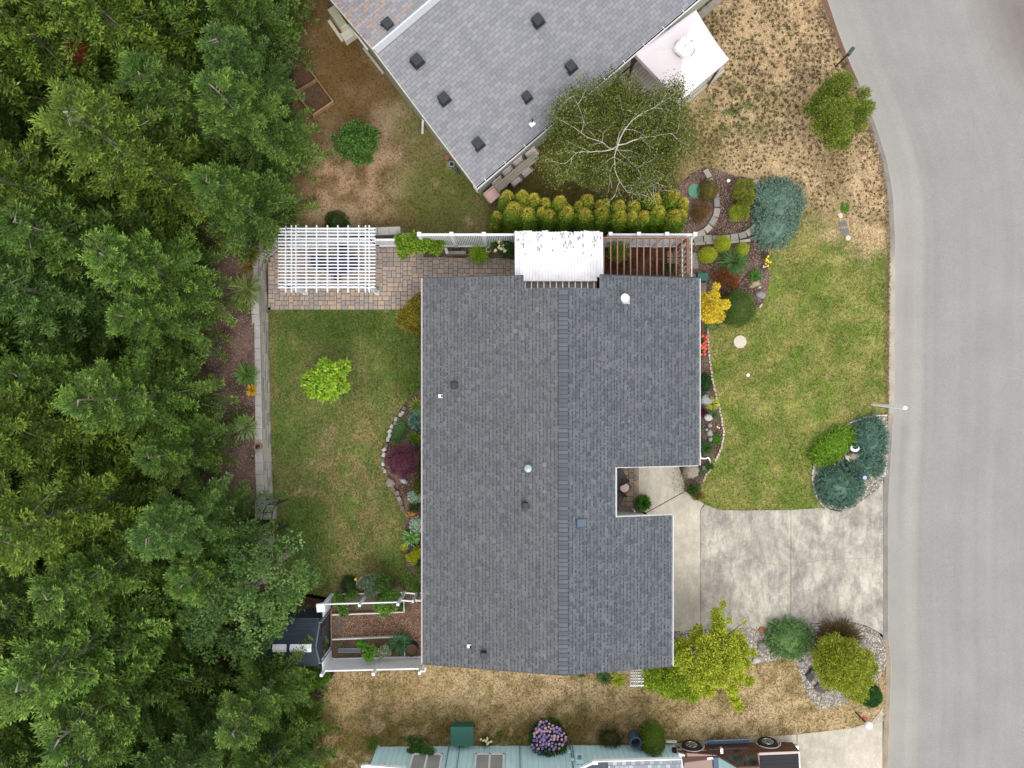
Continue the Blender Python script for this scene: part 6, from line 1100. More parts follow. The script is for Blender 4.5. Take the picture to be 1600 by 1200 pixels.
shrub('golden_globe', 'golden ball shrub touching the curved edging stones', 1130, 380, 12.5, 12.5, .85, GG, 2200, .045, .016); shrub('golden_globe', 'round lumpy golden shrub beside the rectangular aggregate paver', 1106.5, 398, 14, 11.5, .55, GG, 2200, .05, .018); shrub('golden_globe', 'small golden egg shaped shrub above the grassy clump', 1160, 390, 11, 10, .7, GG, 1700, .045, .016, rz=.8)
shrub('grass_clump', 'green spiky clump between the two golden shrubs', 1147, 408, 18, 15, .5, [c(74, 108, 58), c(96, 128, 66), c(64, 92, 44)], 420, .2, .022, 'spiky', cat='plant'); shrub('grass_clump', 'thin green fronds left of the spiky clump', 1133, 402, 14, 10, .35, [c(80, 96, 52), c(104, 112, 64)], 160, .2, .016, 'spiky', cat='plant')
shrub('barberry', 'rusty red and green shrub right of the green utility box', 1133, 434, 21, 16, .5, [c(112, 72, 40), c(130, 66, 36), c(78, 84, 38), c(150, 84, 48)], 2400, .06, .026, 'lumpy'); shrub('barberry', 'small orange red shrub above the dark green dome', 1148, 440, 10, 12, .4, [c(150, 84, 48), c(122, 72, 38)], 800, .06, .02, 'loose'); shrub('barberry', 'dull red brown shrub partly under the yellow tree', 1127, 461, 17, 10, .35, [c(96, 62, 40), c(112, 76, 46), c(80, 72, 38)], 1100, .06, .022, 'lumpy')
shrub('dome_shrub', 'large smooth dark green dome shrub at the tip of the corner garden', 1154, 481, 28.5, 28, .95, DKG, 9000, .05, .014, jit=.2)
lobed('yellow_shrub', 'bright yellow irregular shrub against the right roof edge', 'shrub', (1106, 470), [(1108, 492, 13, 1.2), (1103, 478, 12, 1.1), (1118, 480, 12, 1.3), (1115, 462, 8, 1.4), (1119, 448, 5, 1.4), (1132, 476, 7, 1.3), (1098, 466, 9, .9), (1122, 494, 9, 1.1)], [c(222, 192, 44), c(206, 184, 70), c(186, 182, 60), c(232, 204, 60)], 7, .07, .035, .03, .45)
shrub('leafy_plant', 'small bright green leafy plant above the tan flat rock', 1180, 431, 8, 8, .3, [c(62, 104, 34), c(84, 126, 48)], 120, .1, .03, 'spiky', cat='plant')
def flowers(root, pts, r, mt, name='flower'):
    src = None
    for (x, y, z) in pts:
        if src is None:
            V, Q = ellip((0, 0, 0), (r, r, r*.7), 8, 4, .12, 5, lo=-.5); src = np_mesh(name, V, Q, mt, parent=root, local=True); src.location = Vector((x, y, z))-offs(root)
        else: o = part_copy(src, root, (x, y, z)); o.scale = (random.uniform(.7, 1.15),)*3
M_yel = mat('yellow_petal', c(236, 208, 60), .6, ns=20, na=.1, bmp=0); M_coral = mat('coral_petal', c(230, 98, 70), .6, ns=20, na=.15, bmp=0); M_lilac = mat('lilac_petal', c(176, 140, 190), .7, ns=30, na=.25, bmp=.2); M_mauve = mat('pink_mauve_petal', c(208, 160, 178), .7, ns=30, na=.2, bmp=.2); M_viol = mat('violet_petal', c(130, 116, 182), .7, ns=30, na=.2, bmp=.2); M_crm = mat('cream_petal', c(240, 226, 180), .6, ns=20, na=.1, bmp=0); M_blu = mat('blue_petal', c(96, 110, 176), .6, ns=20, na=.1, bmp=0)
def flw(px, py, rx, ry, n, z): return [tuple(W(px+random.gauss(0, rx/2), py+random.gauss(0, ry/2), z)) for _ in range(n)]
r_ = shrub('flowering_plant', 'small plant with yellow flowers at the lawn side of the corner garden', 1196, 400, 7, 6, .2, G1, 160, .07, .02, 'loose', cat='plant'); flowers(r_, flw(1198, 404, 7, 8, 9, .3), .045, M_yel)
r_ = shrub('flowering_plant', 'tiny pale flowered plant above the leafy plant', 1193, 418, 4, 5, .15, G1, 90, .06, .02, 'loose', cat='plant'); flowers(r_, flw(1195, 419, 3, 4, 4, .2), .035, M_crm)
b = MB(); q = W(1190, 435, .15); b.cyl((q.x, q.y), .06, 0, .18, 8, .03); o = b.build('blue_ornament', M_blu); props(o, 'small blue garden ornament beside the leafy plant', 'ornament')
shrub('creeping_plant', 'low pale green ground plant between dome shrub and stepping stone', 1112, 508, 12, 8, .15, [c(100, 120, 62), c(120, 132, 78)], 500, .05, .02, 'dome', cat='plant')
r_ = shrub('flowering_plant', 'coral flowered plant against the right roof edge', 1098, 542, 6, 15, .5, G1, 500, .07, .025, 'loose', cat='plant'); flowers(r_, flw(1100, 541, 7, 16, 16, .65), .06, M_coral)
shrub('green_shrub', 'dark green shrub in the strip bed above the square rock', 1102, 598, 10, 14, .5, [c(44, 76, 40), c(60, 94, 50)], 1200, .06, .022); r_ = shrub('flowering_plant', 'bright yellow tufted plant beside the square blue grey rock', 1113, 631, 8, 6.5, .25, [c(208, 202, 70), c(186, 184, 56), c(120, 136, 50)], 260, .1, .022, 'spiky', cat='plant')
shrub('maroon_shrub', 'small maroon shrub below the square blue grey rock', 1098, 644, 8, 10, .3, [c(88, 40, 52), c(70, 36, 44)], 500, .05, .025, 'lumpy'); shrub('green_tuft', 'grey green tuft right of the white pointed rock', 1114, 648, 8, 7, .2, [c(74, 98, 58), c(92, 112, 70)], 160, .1, .02, 'spiky', cat='plant'); shrub('green_tuft', 'green upright plant at the roof edge beside the small rocks', 1095, 668, 4, 10, .3, [c(84, 116, 48), c(68, 98, 40)], 240, .07, .02, 'loose', cat='plant')
shrub('green_tuft', 'bright green round plant by the brick edging', 1119.5, 686, 8, 8, .25, [c(86, 132, 44), c(108, 150, 54)], 600, .05, .03, cat='plant'); shrub('green_tuft', 'dark green round plant left of the bright one in the strip bed', 1103, 700, 9, 9, .25, [c(44, 82, 34), c(60, 98, 40)], 260, .1, .02, 'spiky', cat='plant'); shrub('green_tuft', 'green leafy plant beside the bent white downspout', 1106, 729, 8, 7, .3, [c(64, 100, 44), c(84, 122, 54)], 500, .06, .03, 'lumpy', cat='plant'); shrub('green_tuft', 'low grey green plant right of the big boulder', 1096, 738, 7, 8, .2, [c(70, 100, 56), c(92, 118, 70)], 300, .06, .022, 'loose', cat='plant'); shrub('green_tuft', 'long yellowish leaves against the lower brick edging', 1115, 721, 4, 8, .15, [c(150, 164, 90), c(118, 140, 60)], 70, .1, .02, 'spiky', cat='plant')
r_ = shrub('flowering_plant', 'tiny cream flowered plant near the brick edging', 1121.5, 667, 3, 3, .12, G1, 50, .04, .015, 'loose', cat='plant'); flowers(r_, flw(1121.5, 667.5, 2, 2, 3, .15), .035, M_crm)
shrub('cotoneaster', 'green shrub with rusty tips where the walkway meets the lawn', 1083, 766, 14, 11, .35, [c(60, 92, 36), c(84, 112, 44)], 1600, .05, .022, 'lumpy'); shrub('cotoneaster', 'rusty green low shrub at the walkway edge just right of the boulder shrub', 1090, 775, 12, 7, .25, [c(140, 104, 48), c(112, 116, 48), c(150, 94, 50)], 900, .05, .02, 'lumpy')
shrub('porch_grass', 'round spiky green potted grass on the porch', 1005, 786, 8, 9.5, .45, [c(58, 104, 28), c(84, 134, 38), c(46, 84, 26)], 900, .2, .02, 'spiky', cat='plant')
# island bed
shrub('blue_juniper', 'blue juniper filling the upper right of the island bed', 1360, 688, 27, 38, .5, [c(88, 122, 106), c(116, 148, 130), c(68, 100, 84)], 7500, .085, .022, 'juniper'); shrub('blue_juniper', 'blue juniper along the kerb side of the island bed', 1353, 728, 30, 18, .45, [c(88, 122, 106), c(116, 148, 130), c(68, 100, 84)], 4000, .085, .022, 'juniper'); shrub('blue_juniper', 'round blue juniper at the lower left of the island bed', 1313, 760, 38, 34, .55, [c(86, 122, 104), c(112, 146, 128), c(66, 98, 82)], 8500, .085, .022, 'juniper')
shrub('golden_juniper', 'feathery yellow green juniper at the upper left of the island bed', 1302, 697, 42, 20, .45, [c(104, 142, 28), c(134, 168, 40), c(76, 112, 26)], 6500, .11, .02, 'juniper', rz=.72)
# driveway bed
shrub('mound_shrub', 'round green mound shrub at the lower edge of the driveway', 1235, 1000, 38, 31, .7, [c(96, 132, 70), c(122, 154, 92), c(74, 108, 52)], 9000, .075, .018, 'juniper')
lobed('chartreuse_shrub', 'big chartreuse layered shrub in the gravel at the road corner', 'shrub', (1310, 1020), [(1300, 1012, 20, 1.3), (1322, 1018, 20, 1.5), (1290, 1035, 20, 1.3), (1312, 1040, 24, 1.7), (1336, 1038, 22, 1.5), (1352, 1028, 13, 1.2), (1298, 1056, 20, 1.4), (1322, 1062, 22, 1.5), (1344, 1058, 18, 1.2), (1338, 1080, 16, 1.0), (1362, 1044, 10, 1.0), (1284, 1022, 12, 1.0)], [c(134, 152, 36), c(164, 172, 48), c(104, 128, 30), c(182, 180, 64)], 6.5, .08, .032, .06, .35, fill=.5, jit=.22)
shrub('brown_grass', 'dark rusty brown grass clump behind the chartreuse shrub', 1312, 996, 26, 17, .7, [c(74, 56, 34), c(98, 66, 40), c(62, 72, 34), c(112, 84, 50)], 900, .3, .022, 'spiky', cat='plant'); shrub('brown_grass', 'reddish brown dead twigs between the green mound and the chartreuse shrub', 1276, 1012, 14, 15, .3, [c(104, 76, 56), c(88, 66, 48)], 500, .1, .012, 'loose', cat='plant')
shrub('dark_shrub', 'small glossy dark green shrub below the chartreuse shrub', 1361, 1089, 18, 16.5, .55, [c(44, 86, 34), c(62, 108, 44), c(34, 66, 28)], 2600, .055, .03)
YG = [c(168, 180, 44), c(192, 192, 56), c(130, 156, 42), c(208, 200, 70), c(104, 138, 38)]
YL = [(x_+(x_-1108)*.08, y_+(y_-1035)*.05, r_*.9, z_) for x_, y_, r_, z_ in [(1119, 962, 9, 1.7), (1122, 976, 11, 1.7), (1120, 994, 15, 1.8), (1090, 1000, 13, 1.6), (1148, 1000, 13, 1.5), (1105, 1012, 20, 2.1), (1135, 1014, 20, 2.0), (1155, 1016, 13, 1.6), (1070, 1012, 12, 1.7), (1075, 1032, 18, 2.1), (1108, 1035, 22, 2.4), (1138, 1038, 20, 2.1), (1090, 1055, 20, 2.2), (1120, 1056, 18, 2.2), (1148, 1056, 13, 1.7), (1105, 1074, 14, 1.9), (1142, 1076, 10, 1.6), (1146, 1092, 8, 1.5), (1160, 1036, 10, 1.5), (1159, 975, 3, 1.4), (1137, 973, 4, 1.5), (1092, 985, 7, 1.6), (1165, 1062, 9, 1.4), (1150, 1100, 8, 1.4), (1172, 1020, 6, 1.4), (1128, 948, 5, 1.6)]]
lobed('yellow_green_tree', 'large yellow green feathery tree at the lower right corner of the main roof', 'tree', (1080, 1010), YL, YG, 6.0, .09, .04, .07, 0, fill=.6, jit=.22)
lobed('green_bush', 'loose lime green bush under the yellow green tree and beside the trellis', 'shrub', (1040, 1050), [(1022, 1054, 17, .9), (1040, 1068, 18, 1.0), (1058, 1058, 18, 1.1), (1016, 1068, 10, .7), (1056, 1080, 13, .8), (1072, 1072, 13, .9), (1064, 1005, 8, .8), (1068, 1040, 14, .9), (1080, 1085, 12, 1.0), (1088, 1072, 12, 1.2), (1062, 1022, 11, 1.2)], [c(146, 170, 40), c(166, 182, 50), c(108, 138, 36)], 7, .08, .034, .04, .2, fill=.5, jit=.22)
shrub('fern', 'dark green fern at the lower wall of the main house', 944, 1060, 8, 7, .3, [c(62, 90, 48), c(82, 108, 58)], 160, .1, .025, 'spiky', cat='plant'); shrub('fern', 'yellow green fern left of the white trellis', 966, 1062, 10, 7, .3, [c(166, 174, 52), c(140, 152, 50)], 200, .1, .025, 'spiky', cat='plant'); shrub('fern', 'small weedy plant along the lower wall below the ridge', 908, 1056, 9, 3, .12, [c(84, 104, 50), c(106, 118, 62)], 160, .05, .02, 'loose', cat='plant')
# blue house planting
r_ = shrub('hydrangea', 'round hydrangea covered in lilac and pink flower heads by the blue wall', 857, 1158, 27, 27, .9, [c(54, 84, 40), c(72, 104, 48)], 2400, .09, .05, 'dome')
hd = []
for k in range(95):
    for _ in range(30):
        t = random.uniform(0, 6.28); q = math.sqrt(random.random())*(1+.12*math.sin(3*t+1)); x_, y_ = 856+26*q*math.cos(t), 1153+24*q*math.sin(t)
        if all((x_-a)**2+(y_-b_)**2 > 17 for a, b_ in hd): hd.append((x_, y_)); break
for i, mt_ in enumerate((M_lilac, M_mauve, M_viol)): flowers(r_, [tuple(W(x, y, .62+.45*(1-((x-856)/30)**2-((y-1154)/30)**2))) for x, y in hd[i::3]], .058, mt_, 'flower_head')
shrub('hydrangea_leaves', 'dark leafy shoots at the lower right of the hydrangea', 878, 1172, 9, 8, .8, [c(50, 84, 42), c(66, 100, 50)], 350, .09, .04, 'loose')
shrub('box_shrub', 'clipped green shrub between the blue barrel and the kerb bar', 1020, 1159, 20, 25, 1.0, [c(100, 126, 38), c(124, 148, 50), c(82, 106, 32)], 5200, .05, .022, jit=.2)
shrub('heather_shrub', 'dark olive brown shrub overlapping the blue wall', 955, 1155, 17, 12, .5, [c(66, 64, 30), c(80, 74, 36), c(54, 58, 26)], 1500, .08, .014, 'juniper')
lobed('climbing_plant', 'leafy green climber in front of the blue house window', 'plant', (660, 1160), [(653, 1168, 8, .5), (662, 1173, 10, .6), (672, 1172, 7, .7), (658, 1184, 5, .7), (644, 1172, 6, .4), (656, 1158, 5, .3), (641, 1154, 5, .2)], [c(70, 108, 44), c(90, 130, 58), c(54, 90, 40)], 5, .08, .05, .02, 0, fill=.6)
r_ = shrub('flowering_plant', 'potted plant with cream and peach flowers right of the green box', 758, 1160, 8, 8, .35, G1, 350, .06, .03, 'loose', cat='plant'); flowers(r_, flw(758, 1160, 9, 8, 12, .45), .045, M_crm)
shrub('green_bush', 'yellow green bush at the left end of the blue wall', 583, 1162, 9, 12, .5, [c(96, 112, 40), c(120, 134, 50)], 1200, .06, .02, 'lumpy')
shrub('weed', 'thin weed in the grass above the blue wall', 780, 1148, 6, 5, .15, [c(92, 112, 48), c(110, 126, 58)], 140, .06, .02, 'loose', cat='plant')
# vegetable garden
VG = [c(96, 132, 50), c(120, 156, 62), c(78, 112, 44)]
lobed('bean_vine', 'green vine climbing through the wire fence at its left end', 'vine', (536, 930), [(527, 935, 6, .8), (538, 940, 6, .9), (535, 950, 7, .6), (538, 958, 6, .5), (530, 945, 6, .6), (528, 930, 6, .4)], VG, 8, .07, .04, .01, 0, fill=.6); lobed('bean_vine', 'green vine climbing through the wire fence at its right half', 'vine', (604, 932), [(590, 946, 7, .9), (600, 948, 9, 1.0), (612, 948, 8, .9), (600, 958, 6, .6), (606, 934, 8, .8), (618, 930, 8, .7), (595, 930, 6, .5), (560, 946, 4, .7), (575, 925, 5, .3), (550, 930, 9, .3)], VG, 8, .07, .04, .01, 0, fill=.6)
shrub('dark_shrub', 'round dark green shrub in the flower bed above the wire fence', 544, 914, 11.5, 12, .6, [c(48, 76, 34), c(60, 90, 40)], 2000, .045, .014); lobed('variegated_bush', 'pale flecked green bush above the wire fence', 'shrub', (580, 915), [(574, 908, 11, .8), (586, 904, 9, .8), (580, 920, 11, .7), (566, 914, 7, .6)], [c(96, 118, 92), c(60, 88, 50), c(150, 164, 142), c(76, 104, 62)], 8, .06, .022, .03, .5); lobed('green_bush', 'leafy green bush right of the pale flecked bush', 'shrub', (600, 915), [(599, 907, 9, .8), (602, 919, 9, .8), (594, 914, 8, .9), (607, 928, 8, .6)], [c(66, 100, 36), c(88, 120, 48), c(48, 76, 30)], 8, .06, .035, .03, .5)
b = MB(); q = W(555.5, 905.5, .3); b.cyl((q.x, q.y), .035, .0, .3, 8, .05); o = b.build('yellow_marker', M_yel); props(o, 'small yellow marker in the flower bed', 'marker')
b = MB(); b.tube([W(557, 909, .4), W(563, 904, .5), W(568, 899, .55)], .02, 5); b.tube([W(558, 910, .3), W(556, 914, .2)], .02, 5); o = b.build('bleached_branch', M_birch); props(o, 'bleached branch beside the yellow marker', 'branch')
shrub('lettuce', 'bright green lettuce in the lower vegetable bed', 564, 1006, 6, 7, .25, [c(124, 180, 60), c(100, 156, 46)], 260, .07, .05, cat='plant'); lobed('pepper_plant', 'leafy green plant leaning over the lower white fence', 'plant', (576, 1016), [(574, 1014, 5, .8), (580, 1020, 6, .9), (577, 1026, 6, .9), (572, 1021, 5, .8), (582, 1013, 4, .8)], [c(94, 140, 46), c(116, 160, 60)], 7, .09, .05, .015, 0, fill=.5); lobed('variegated_bush', 'pale leaved plant right of the leafy green one by the lower fence', 'plant', (598, 1016), [(594, 1019, 5, .7), (601, 1014, 6, .8), (605, 1019, 5, .7), (598, 1022, 5, .7)], [c(140, 156, 118), c(96, 120, 72), c(166, 176, 150)], 6, .07, .035, .015, 0, fill=.5)
shrub('leek_clump', 'blue green feathery clump by the corner of the lower vegetable bed', 625, 1004, 13, 12, .5, [c(62, 104, 66), c(82, 124, 78)], 420, .2, .016, 'spiky', cat='plant'); shrub('seedling', 'sparse pale seedlings at the left of the lower vegetable bed', 530, 1006, 9, 8, .2, [c(130, 140, 110), c(96, 112, 70)], 140, .06, .025, 'loose', cat='plant'); shrub('leek_clump', 'thin green plant at the gate end of the upper vegetable bed', 628, 950, 6, 8, .4, [c(62, 100, 50), c(84, 116, 60)], 200, .1, .016, 'loose', cat='plant')
# bed along the left wall of the main house
lobed('japanese_maple', 'purple leaved japanese maple in the curved bed left of the main roof', 'tree', (632, 715), [(622, 708, 11, 1.0), (636, 706, 11, 1.1), (612, 718, 10, .9), (628, 722, 13, 1.3), (643, 718, 10, 1.1), (618, 732, 9, .9), (632, 736, 11, 1.1), (644, 732, 8, .9)], [c(94, 52, 66), c(120, 68, 84), c(74, 42, 52), c(136, 84, 96)], 13, .055, .018, .03, .5)
shrub('hosta', 'blue green hosta with round leaves against the left roof edge', 651, 655, 11, 13, .35, [c(96, 132, 118), c(78, 112, 100), c(116, 150, 134)], 190, .13, .11, 'dome', cat='plant', jit=.12, up=2.0); shrub('ground_cover', 'fine silvery green ground cover inside the stone edging', 624, 672, 14, 20, .18, [c(78, 110, 56), c(104, 136, 84), c(140, 160, 128)], 2000, .04, .018, 'dome', rz=-.5, cat='plant'); shrub('leafy_plant', 'yellow green leafy plant below the blue hosta', 650, 684, 11, 9, .4, [c(124, 156, 50), c(98, 132, 44)], 260, .1, .045, 'lumpy', cat='plant'); shrub('leafy_plant', 'arching green fronds at the top of the curved bed', 651, 634, 9, 12, .4, [c(122, 142, 56), c(92, 116, 44), c(146, 158, 76)], 200, .1, .022, 'spiky', cat='plant'); shrub('leafy_plant', 'pale grey blue sprig between hosta and purple maple', 643, 697, 8, 7, .3, [c(104, 130, 130), c(84, 110, 108)], 130, .07, .022, 'loose', cat='plant')
shrub('leafy_plant', 'two tone green plant along the wall right of the purple maple', 656, 722, 7, 16, .5, [c(66, 88, 32), c(90, 108, 40)], 650, .06, .03, 'lumpy', cat='plant'); shrub('leafy_plant', 'olive green shrub just below the purple maple at the roof edge', 654, 758, 9, 16, .5, [c(96, 108, 36), c(120, 126, 46), c(74, 92, 32)], 900, .06, .03, 'lumpy', cat='plant'); shrub('leafy_plant', 'small yellow green leaves at the outer edge above the maple', 618, 692, 6, 4, .2, [c(130, 150, 46)], 70, .06, .03, 'loose', cat='plant')
shrub('variegated_hosta', 'white edged hosta at the roof edge, the upper one', 648, 776, 10, 9, .35, [c(190, 210, 190), c(120, 156, 122), c(206, 220, 202)], 240, .1, .05, 'dome', cat='plant', up=1.6); shrub('variegated_hosta', 'white edged hosta at the roof edge, the lower one', 651, 820, 10, 11, .35, [c(190, 210, 190), c(120, 156, 122), c(206, 220, 202)], 260, .1, .05, 'dome', cat='plant', up=1.6); shrub('leafy_plant', 'dark green plant between the two white edged hostas', 648, 793, 10, 8, .25, [c(56, 80, 34), c(72, 96, 42)], 400, .06, .03, 'lumpy', cat='plant'); shrub('heuchera', 'tan orange leaved plant above the lower white edged hosta', 644, 803, 9, 5, .22, [c(190, 150, 92), c(170, 128, 76)], 160, .07, .05, 'dome', cat='plant')
shrub('leafy_plant', 'light green hosta like plant with long leaves near the lower end of the curved bed', 642, 841, 11, 8, .35, [c(132, 176, 96), c(104, 150, 72), c(156, 194, 124)], 130, .15, .05, 'spiky', cat='plant'); shrub('golden_shrub', 'bright yellow green shrub at the lower end of the curved bed', 648, 868, 13, 14, .45, [c(190, 192, 34), c(164, 174, 36), c(206, 202, 60)], 1500, .06, .02, 'lumpy', rz=-.7); shrub('golden_shrub', 'small yellow green shrub just above its larger neighbour at the bed end', 634, 853, 8, 8, .3, [c(172, 178, 40), c(196, 192, 60)], 500, .06, .02, 'lumpy'); shrub('leafy_plant', 'dark green strappy plant at the roof edge in the bed end', 656, 880, 9, 14, .35, [c(58, 92, 36), c(80, 114, 44)], 200, .1, .022, 'spiky', cat='plant')
b = MB(); q = W(643, 855, .25); b.cyl((q.x, q.y), .12, 0, .25, 14, .14); b.cyl((q.x, q.y), .1, .25, .26, 12); o = b.build('plant_pot', M_iron); props(o, 'round black pot among the yellow green shrubs', 'pot')
# back lawn, patio
SG = [c(140, 172, 46), c(160, 188, 62), c(112, 146, 36)]
lobed('young_tree', 'small vivid light green tree alone in the back lawn', 'tree', (520, 594), [(484, 596, 9, 1.2), (493, 606, 12, 1.4), (505, 610, 12, 1.4), (498, 592, 12, 1.6), (512, 598, 11, 1.6), (516, 580, 9, 1.5), (507, 574, 8, 1.3), (508, 568, 6, 1.2), (533, 575, 9, 1.3), (526, 606, 8, 1.2), (535, 603, 7, 1.1), (530, 592, 6, 1.3), (518, 616, 7, 1.1), (488, 585, 5, 1.2), (542, 570, 4, 1.2)], SG, 3.0, .165, .07, .03, 0, fill=.35, jit=.12, up=1.6)
lobed('green_shrub', 'leafy shrub alone on the parched brown lawn', 'shrub', (562, 240), [(541, 208, 12, 1.3), (557, 200, 11, 1.3), (573, 206, 11, 1.3), (583, 215, 8, 1.2), (548, 225, 14, 1.5), (566, 226, 14, 1.6), (580, 230, 9, 1.2), (540, 240, 9, 1.1), (560, 246, 12, 1.2), (522, 216, 5, 1.1), (530, 228, 8, 1.1), (576, 248, 7, 1.0), (590, 206, 4, 1.1)], [c(74, 108, 42), c(98, 134, 54), c(58, 90, 36)], 5.5, .075, .045, .04, 0, fill=.6, zb=.35, jit=.2)
shrub('dark_shrub', 'dark green pointed shrub behind the white lattice pergola', 524, 345, 18, 17, .8, [c(58, 78, 32), c(76, 94, 38)], 2400, .05, .016, zb=.3)
lobed('climbing_vine', 'bright green vine hanging over the low white fence', 'vine', (640, 384), [(625, 376, 8, 1.2), (636, 374, 8, 1.4), (650, 372, 8, 1.4), (632, 386, 11, 1.0), (645, 384, 11, 1.2), (660, 382, 11, 1.3), (672, 384, 9, 1.2), (686, 380, 8, 1.1), (681, 390, 8, 1.0), (630, 396, 7, .7), (666, 374, 6, 1.5)], [c(124, 156, 40), c(150, 180, 56), c(98, 130, 34)], 7, .09, .045, .02, 0, fill=.5)
shrub('lime_plant', 'round lime green plant in the narrow bed by the picket fence', 748, 397, 13, 11, .35, [c(140, 172, 34), c(116, 150, 30), c(160, 186, 60)], 420, .1, .022, 'spiky', cat='plant')
lobed('rose_bush', 'rose bush with cream flowers between picket fence and white patio cover', 'shrub', (785, 392), [(776, 384, 9, .9), (788, 382, 10, 1.0), (797, 388, 8, .8), (790, 395, 8, .7)], [c(60, 92, 40), c(80, 112, 50), c(46, 72, 34)], 8, .07, .04, .03, .3, fill=.5); flowers(bpy.data.objects['rose_bush'], flw(784, 386, 10, 9, 14, 1.1), .06, M_crm)
lobed('gold_green_shrub', 'yellow and orange tinged shrub at the upper left roof corner', 'shrub', (645, 490), [(634, 492, 12, 1.0), (648, 478, 12, 1.1), (652, 494, 13, 1.2), (640, 506, 11, 1.0), (655, 468, 9, 1.0), (628, 502, 8, .8), (650, 510, 10, .9)], [c(148, 140, 40), c(112, 116, 36), c(170, 130, 50), c(88, 104, 34)], 8, .065, .035, .03, .5)
lobed('courtyard_shrub', 'yellow green shrub growing under the brown rafters', 'shrub', (965, 398), [(958, 390, 8, 1.0), (970, 388, 9, 1.1), (964, 400, 9, 1.0), (975, 398, 7, .9), (953, 398, 5, .8)], [c(120, 140, 44), c(142, 154, 58), c(92, 114, 40)], 7, .07, .03, .02, .3, fill=.5); shrub('dark_fern', 'dark green ferny plant under the lower right of the brown rafters', 1046, 420, 12, 9, .4, [c(50, 84, 38), c(66, 100, 46)], 500, .08, .03, 'lumpy', cat='plant')
# lone shrub by the road
lobed('roadside_shrub', 'lone yellow green shrubby tree between dry lawn and the road', 'tree', (1306, 190), [(1290, 150, 17, 1.6), (1308, 134, 19, 1.8), (1322, 128, 12, 1.6), (1276, 168, 15, 1.4), (1300, 172, 20, 2.0), (1322, 165, 16, 1.9), (1350, 145, 9, 1.3), (1345, 172, 17, 1.5), (1358, 165, 8, 1.2), (1285, 195, 18, 1.6), (1310, 200, 20, 1.8), (1338, 195, 14, 1.5), (1300, 218, 14, 1.3), (1318, 222, 11, 1.2), (1264, 170, 8, 1.1)], [c(112, 134, 32), c(140, 158, 42), c(84, 108, 30), c(120, 112, 60)], 5.2, .075, .032, .06, .45, fill=.45)
shrub('weed', 'green weed tuft above the lawn valve covers', 1321, 325, 7, 7, .12, [c(84, 124, 44), c(104, 140, 56)], 200, .08, .02, 'spiky', cat='plant')
# wall-side plants
for (px, py, rx, ry, pal_, l_, z_) in ((383, 452, 24, 24, [c(84, 112, 52), c(112, 138, 66), c(150, 150, 84)], 'arching green iris clump by the block wall cap', .93), (384, 585, 14, 12, [c(70, 104, 44), c(92, 124, 54)], 'small green plant in the bark behind the wall', .93), (382, 668, 16, 16, [c(104, 128, 78), c(128, 146, 92)], 'spiky grey green grass clump behind the wall near the bowl', .93), (393, 610, 5, 7, [c(210, 176, 48), c(190, 150, 40)], 'yellow leaved tuft against the wall cap', .93), (388, 415, 8, 12, [c(134, 106, 50), c(110, 100, 44)], 'orange brown shrub at the bend of the wall', .93), (390, 395, 12, 10, [c(120, 116, 44), c(96, 104, 40)], 'olive shrub under the trees at the top of the wall', .93)):
    shrub('wall_plant', l_, px, py, rx, ry, .45, pal_, 170 if rx > 10 else 90, .2, .03, 'spiky', cat='plant', zb=z_)
# ---- arborvitae hedge
def arb(tips, base, label):
    B_ = W(*base, 0); root = thing('arborvitae', label, 'hedge tree', (B_.x, B_.y, 0), 'arborvitae hedge behind the white patio cover'); parts = []; tr_ = MB(); 
    for (px, py, z, r) in tips:
        T_ = np.array(W(px, py, z)); B2 = np.array([B_.x+(T_[0]-B_.x)*.55, B_.y+(T_[1]-B_.y)*.55, 0.0]); n = int(3600*r/.3*z/2.3); t = R.random(n)**.8; th = R.uniform(0, 6.28, n)
        rad = r*np.sqrt(np.clip(1-t**2.6, 0, 1))*(1+.22*(fbm(th*1.3+px, t*6+py, 1.6, 2)-.5)*2)*(.9+.25*(1-t)); ax = B2[None]*(1-t)[:, None]+T_[None]*t[:, None]; O_ = np.c_[np.cos(th), np.sin(th), np.zeros(n)]; P = ax+O_*rad[:, None]*R.uniform(.88, 1.05, n)[:, None]
        D = O_*(.75)+[0, 0, .9]+R.normal(0, .35, (n, 3)); V, Q = blades(P, D, .07*R.uniform(.7, 1.3, n), .026, up=.2); gold = ss(.78, 1.0, t+R.normal(0, .12, n)+(fbm(th, t*3, 1.2, 2)-.5)*.3); base_c = tone(n, [c(122, 154, 48), c(144, 172, 62), c(98, 130, 40)], .16); parts.append((V, Q, base_c*(1-gold)[:, None]+tone(n, [c(206, 194, 78), c(214, 180, 96), c(184, 188, 74)], .12)*gold[:, None]))
        k = 9; V2 = []; 
        for tt in (0, .4, .75, .93):
            for i in range(k): a = 6.283*i/k; rr_ = r*.82*math.sqrt(1-tt**2.6)*(.9+.25*(1-tt)); q = B2*(1-tt)+T_*tt; V2.append((q[0]+rr_*math.cos(a), q[1]+rr_*math.sin(a), q[2]))
        parts.append((np.array(V2), np.array([(j*k+i, j*k+(i+1) % k, (j+1)*k+(i+1) % k, (j+1)*k+i) for j in range(3) for i in range(k)]), np.tile(np.array(c(96, 130, 44)), (27, 1))))
        tr_.tube([(B_.x, B_.y, -.05), tuple(B2*.5+T_*.5-[0, 0, .3]), tuple(T_-[0, 0, .4])], [.04, .025, .01], 5)
    fol('foliage', parts, M_leaf, root); tr_.build('trunk', M_bark, root)
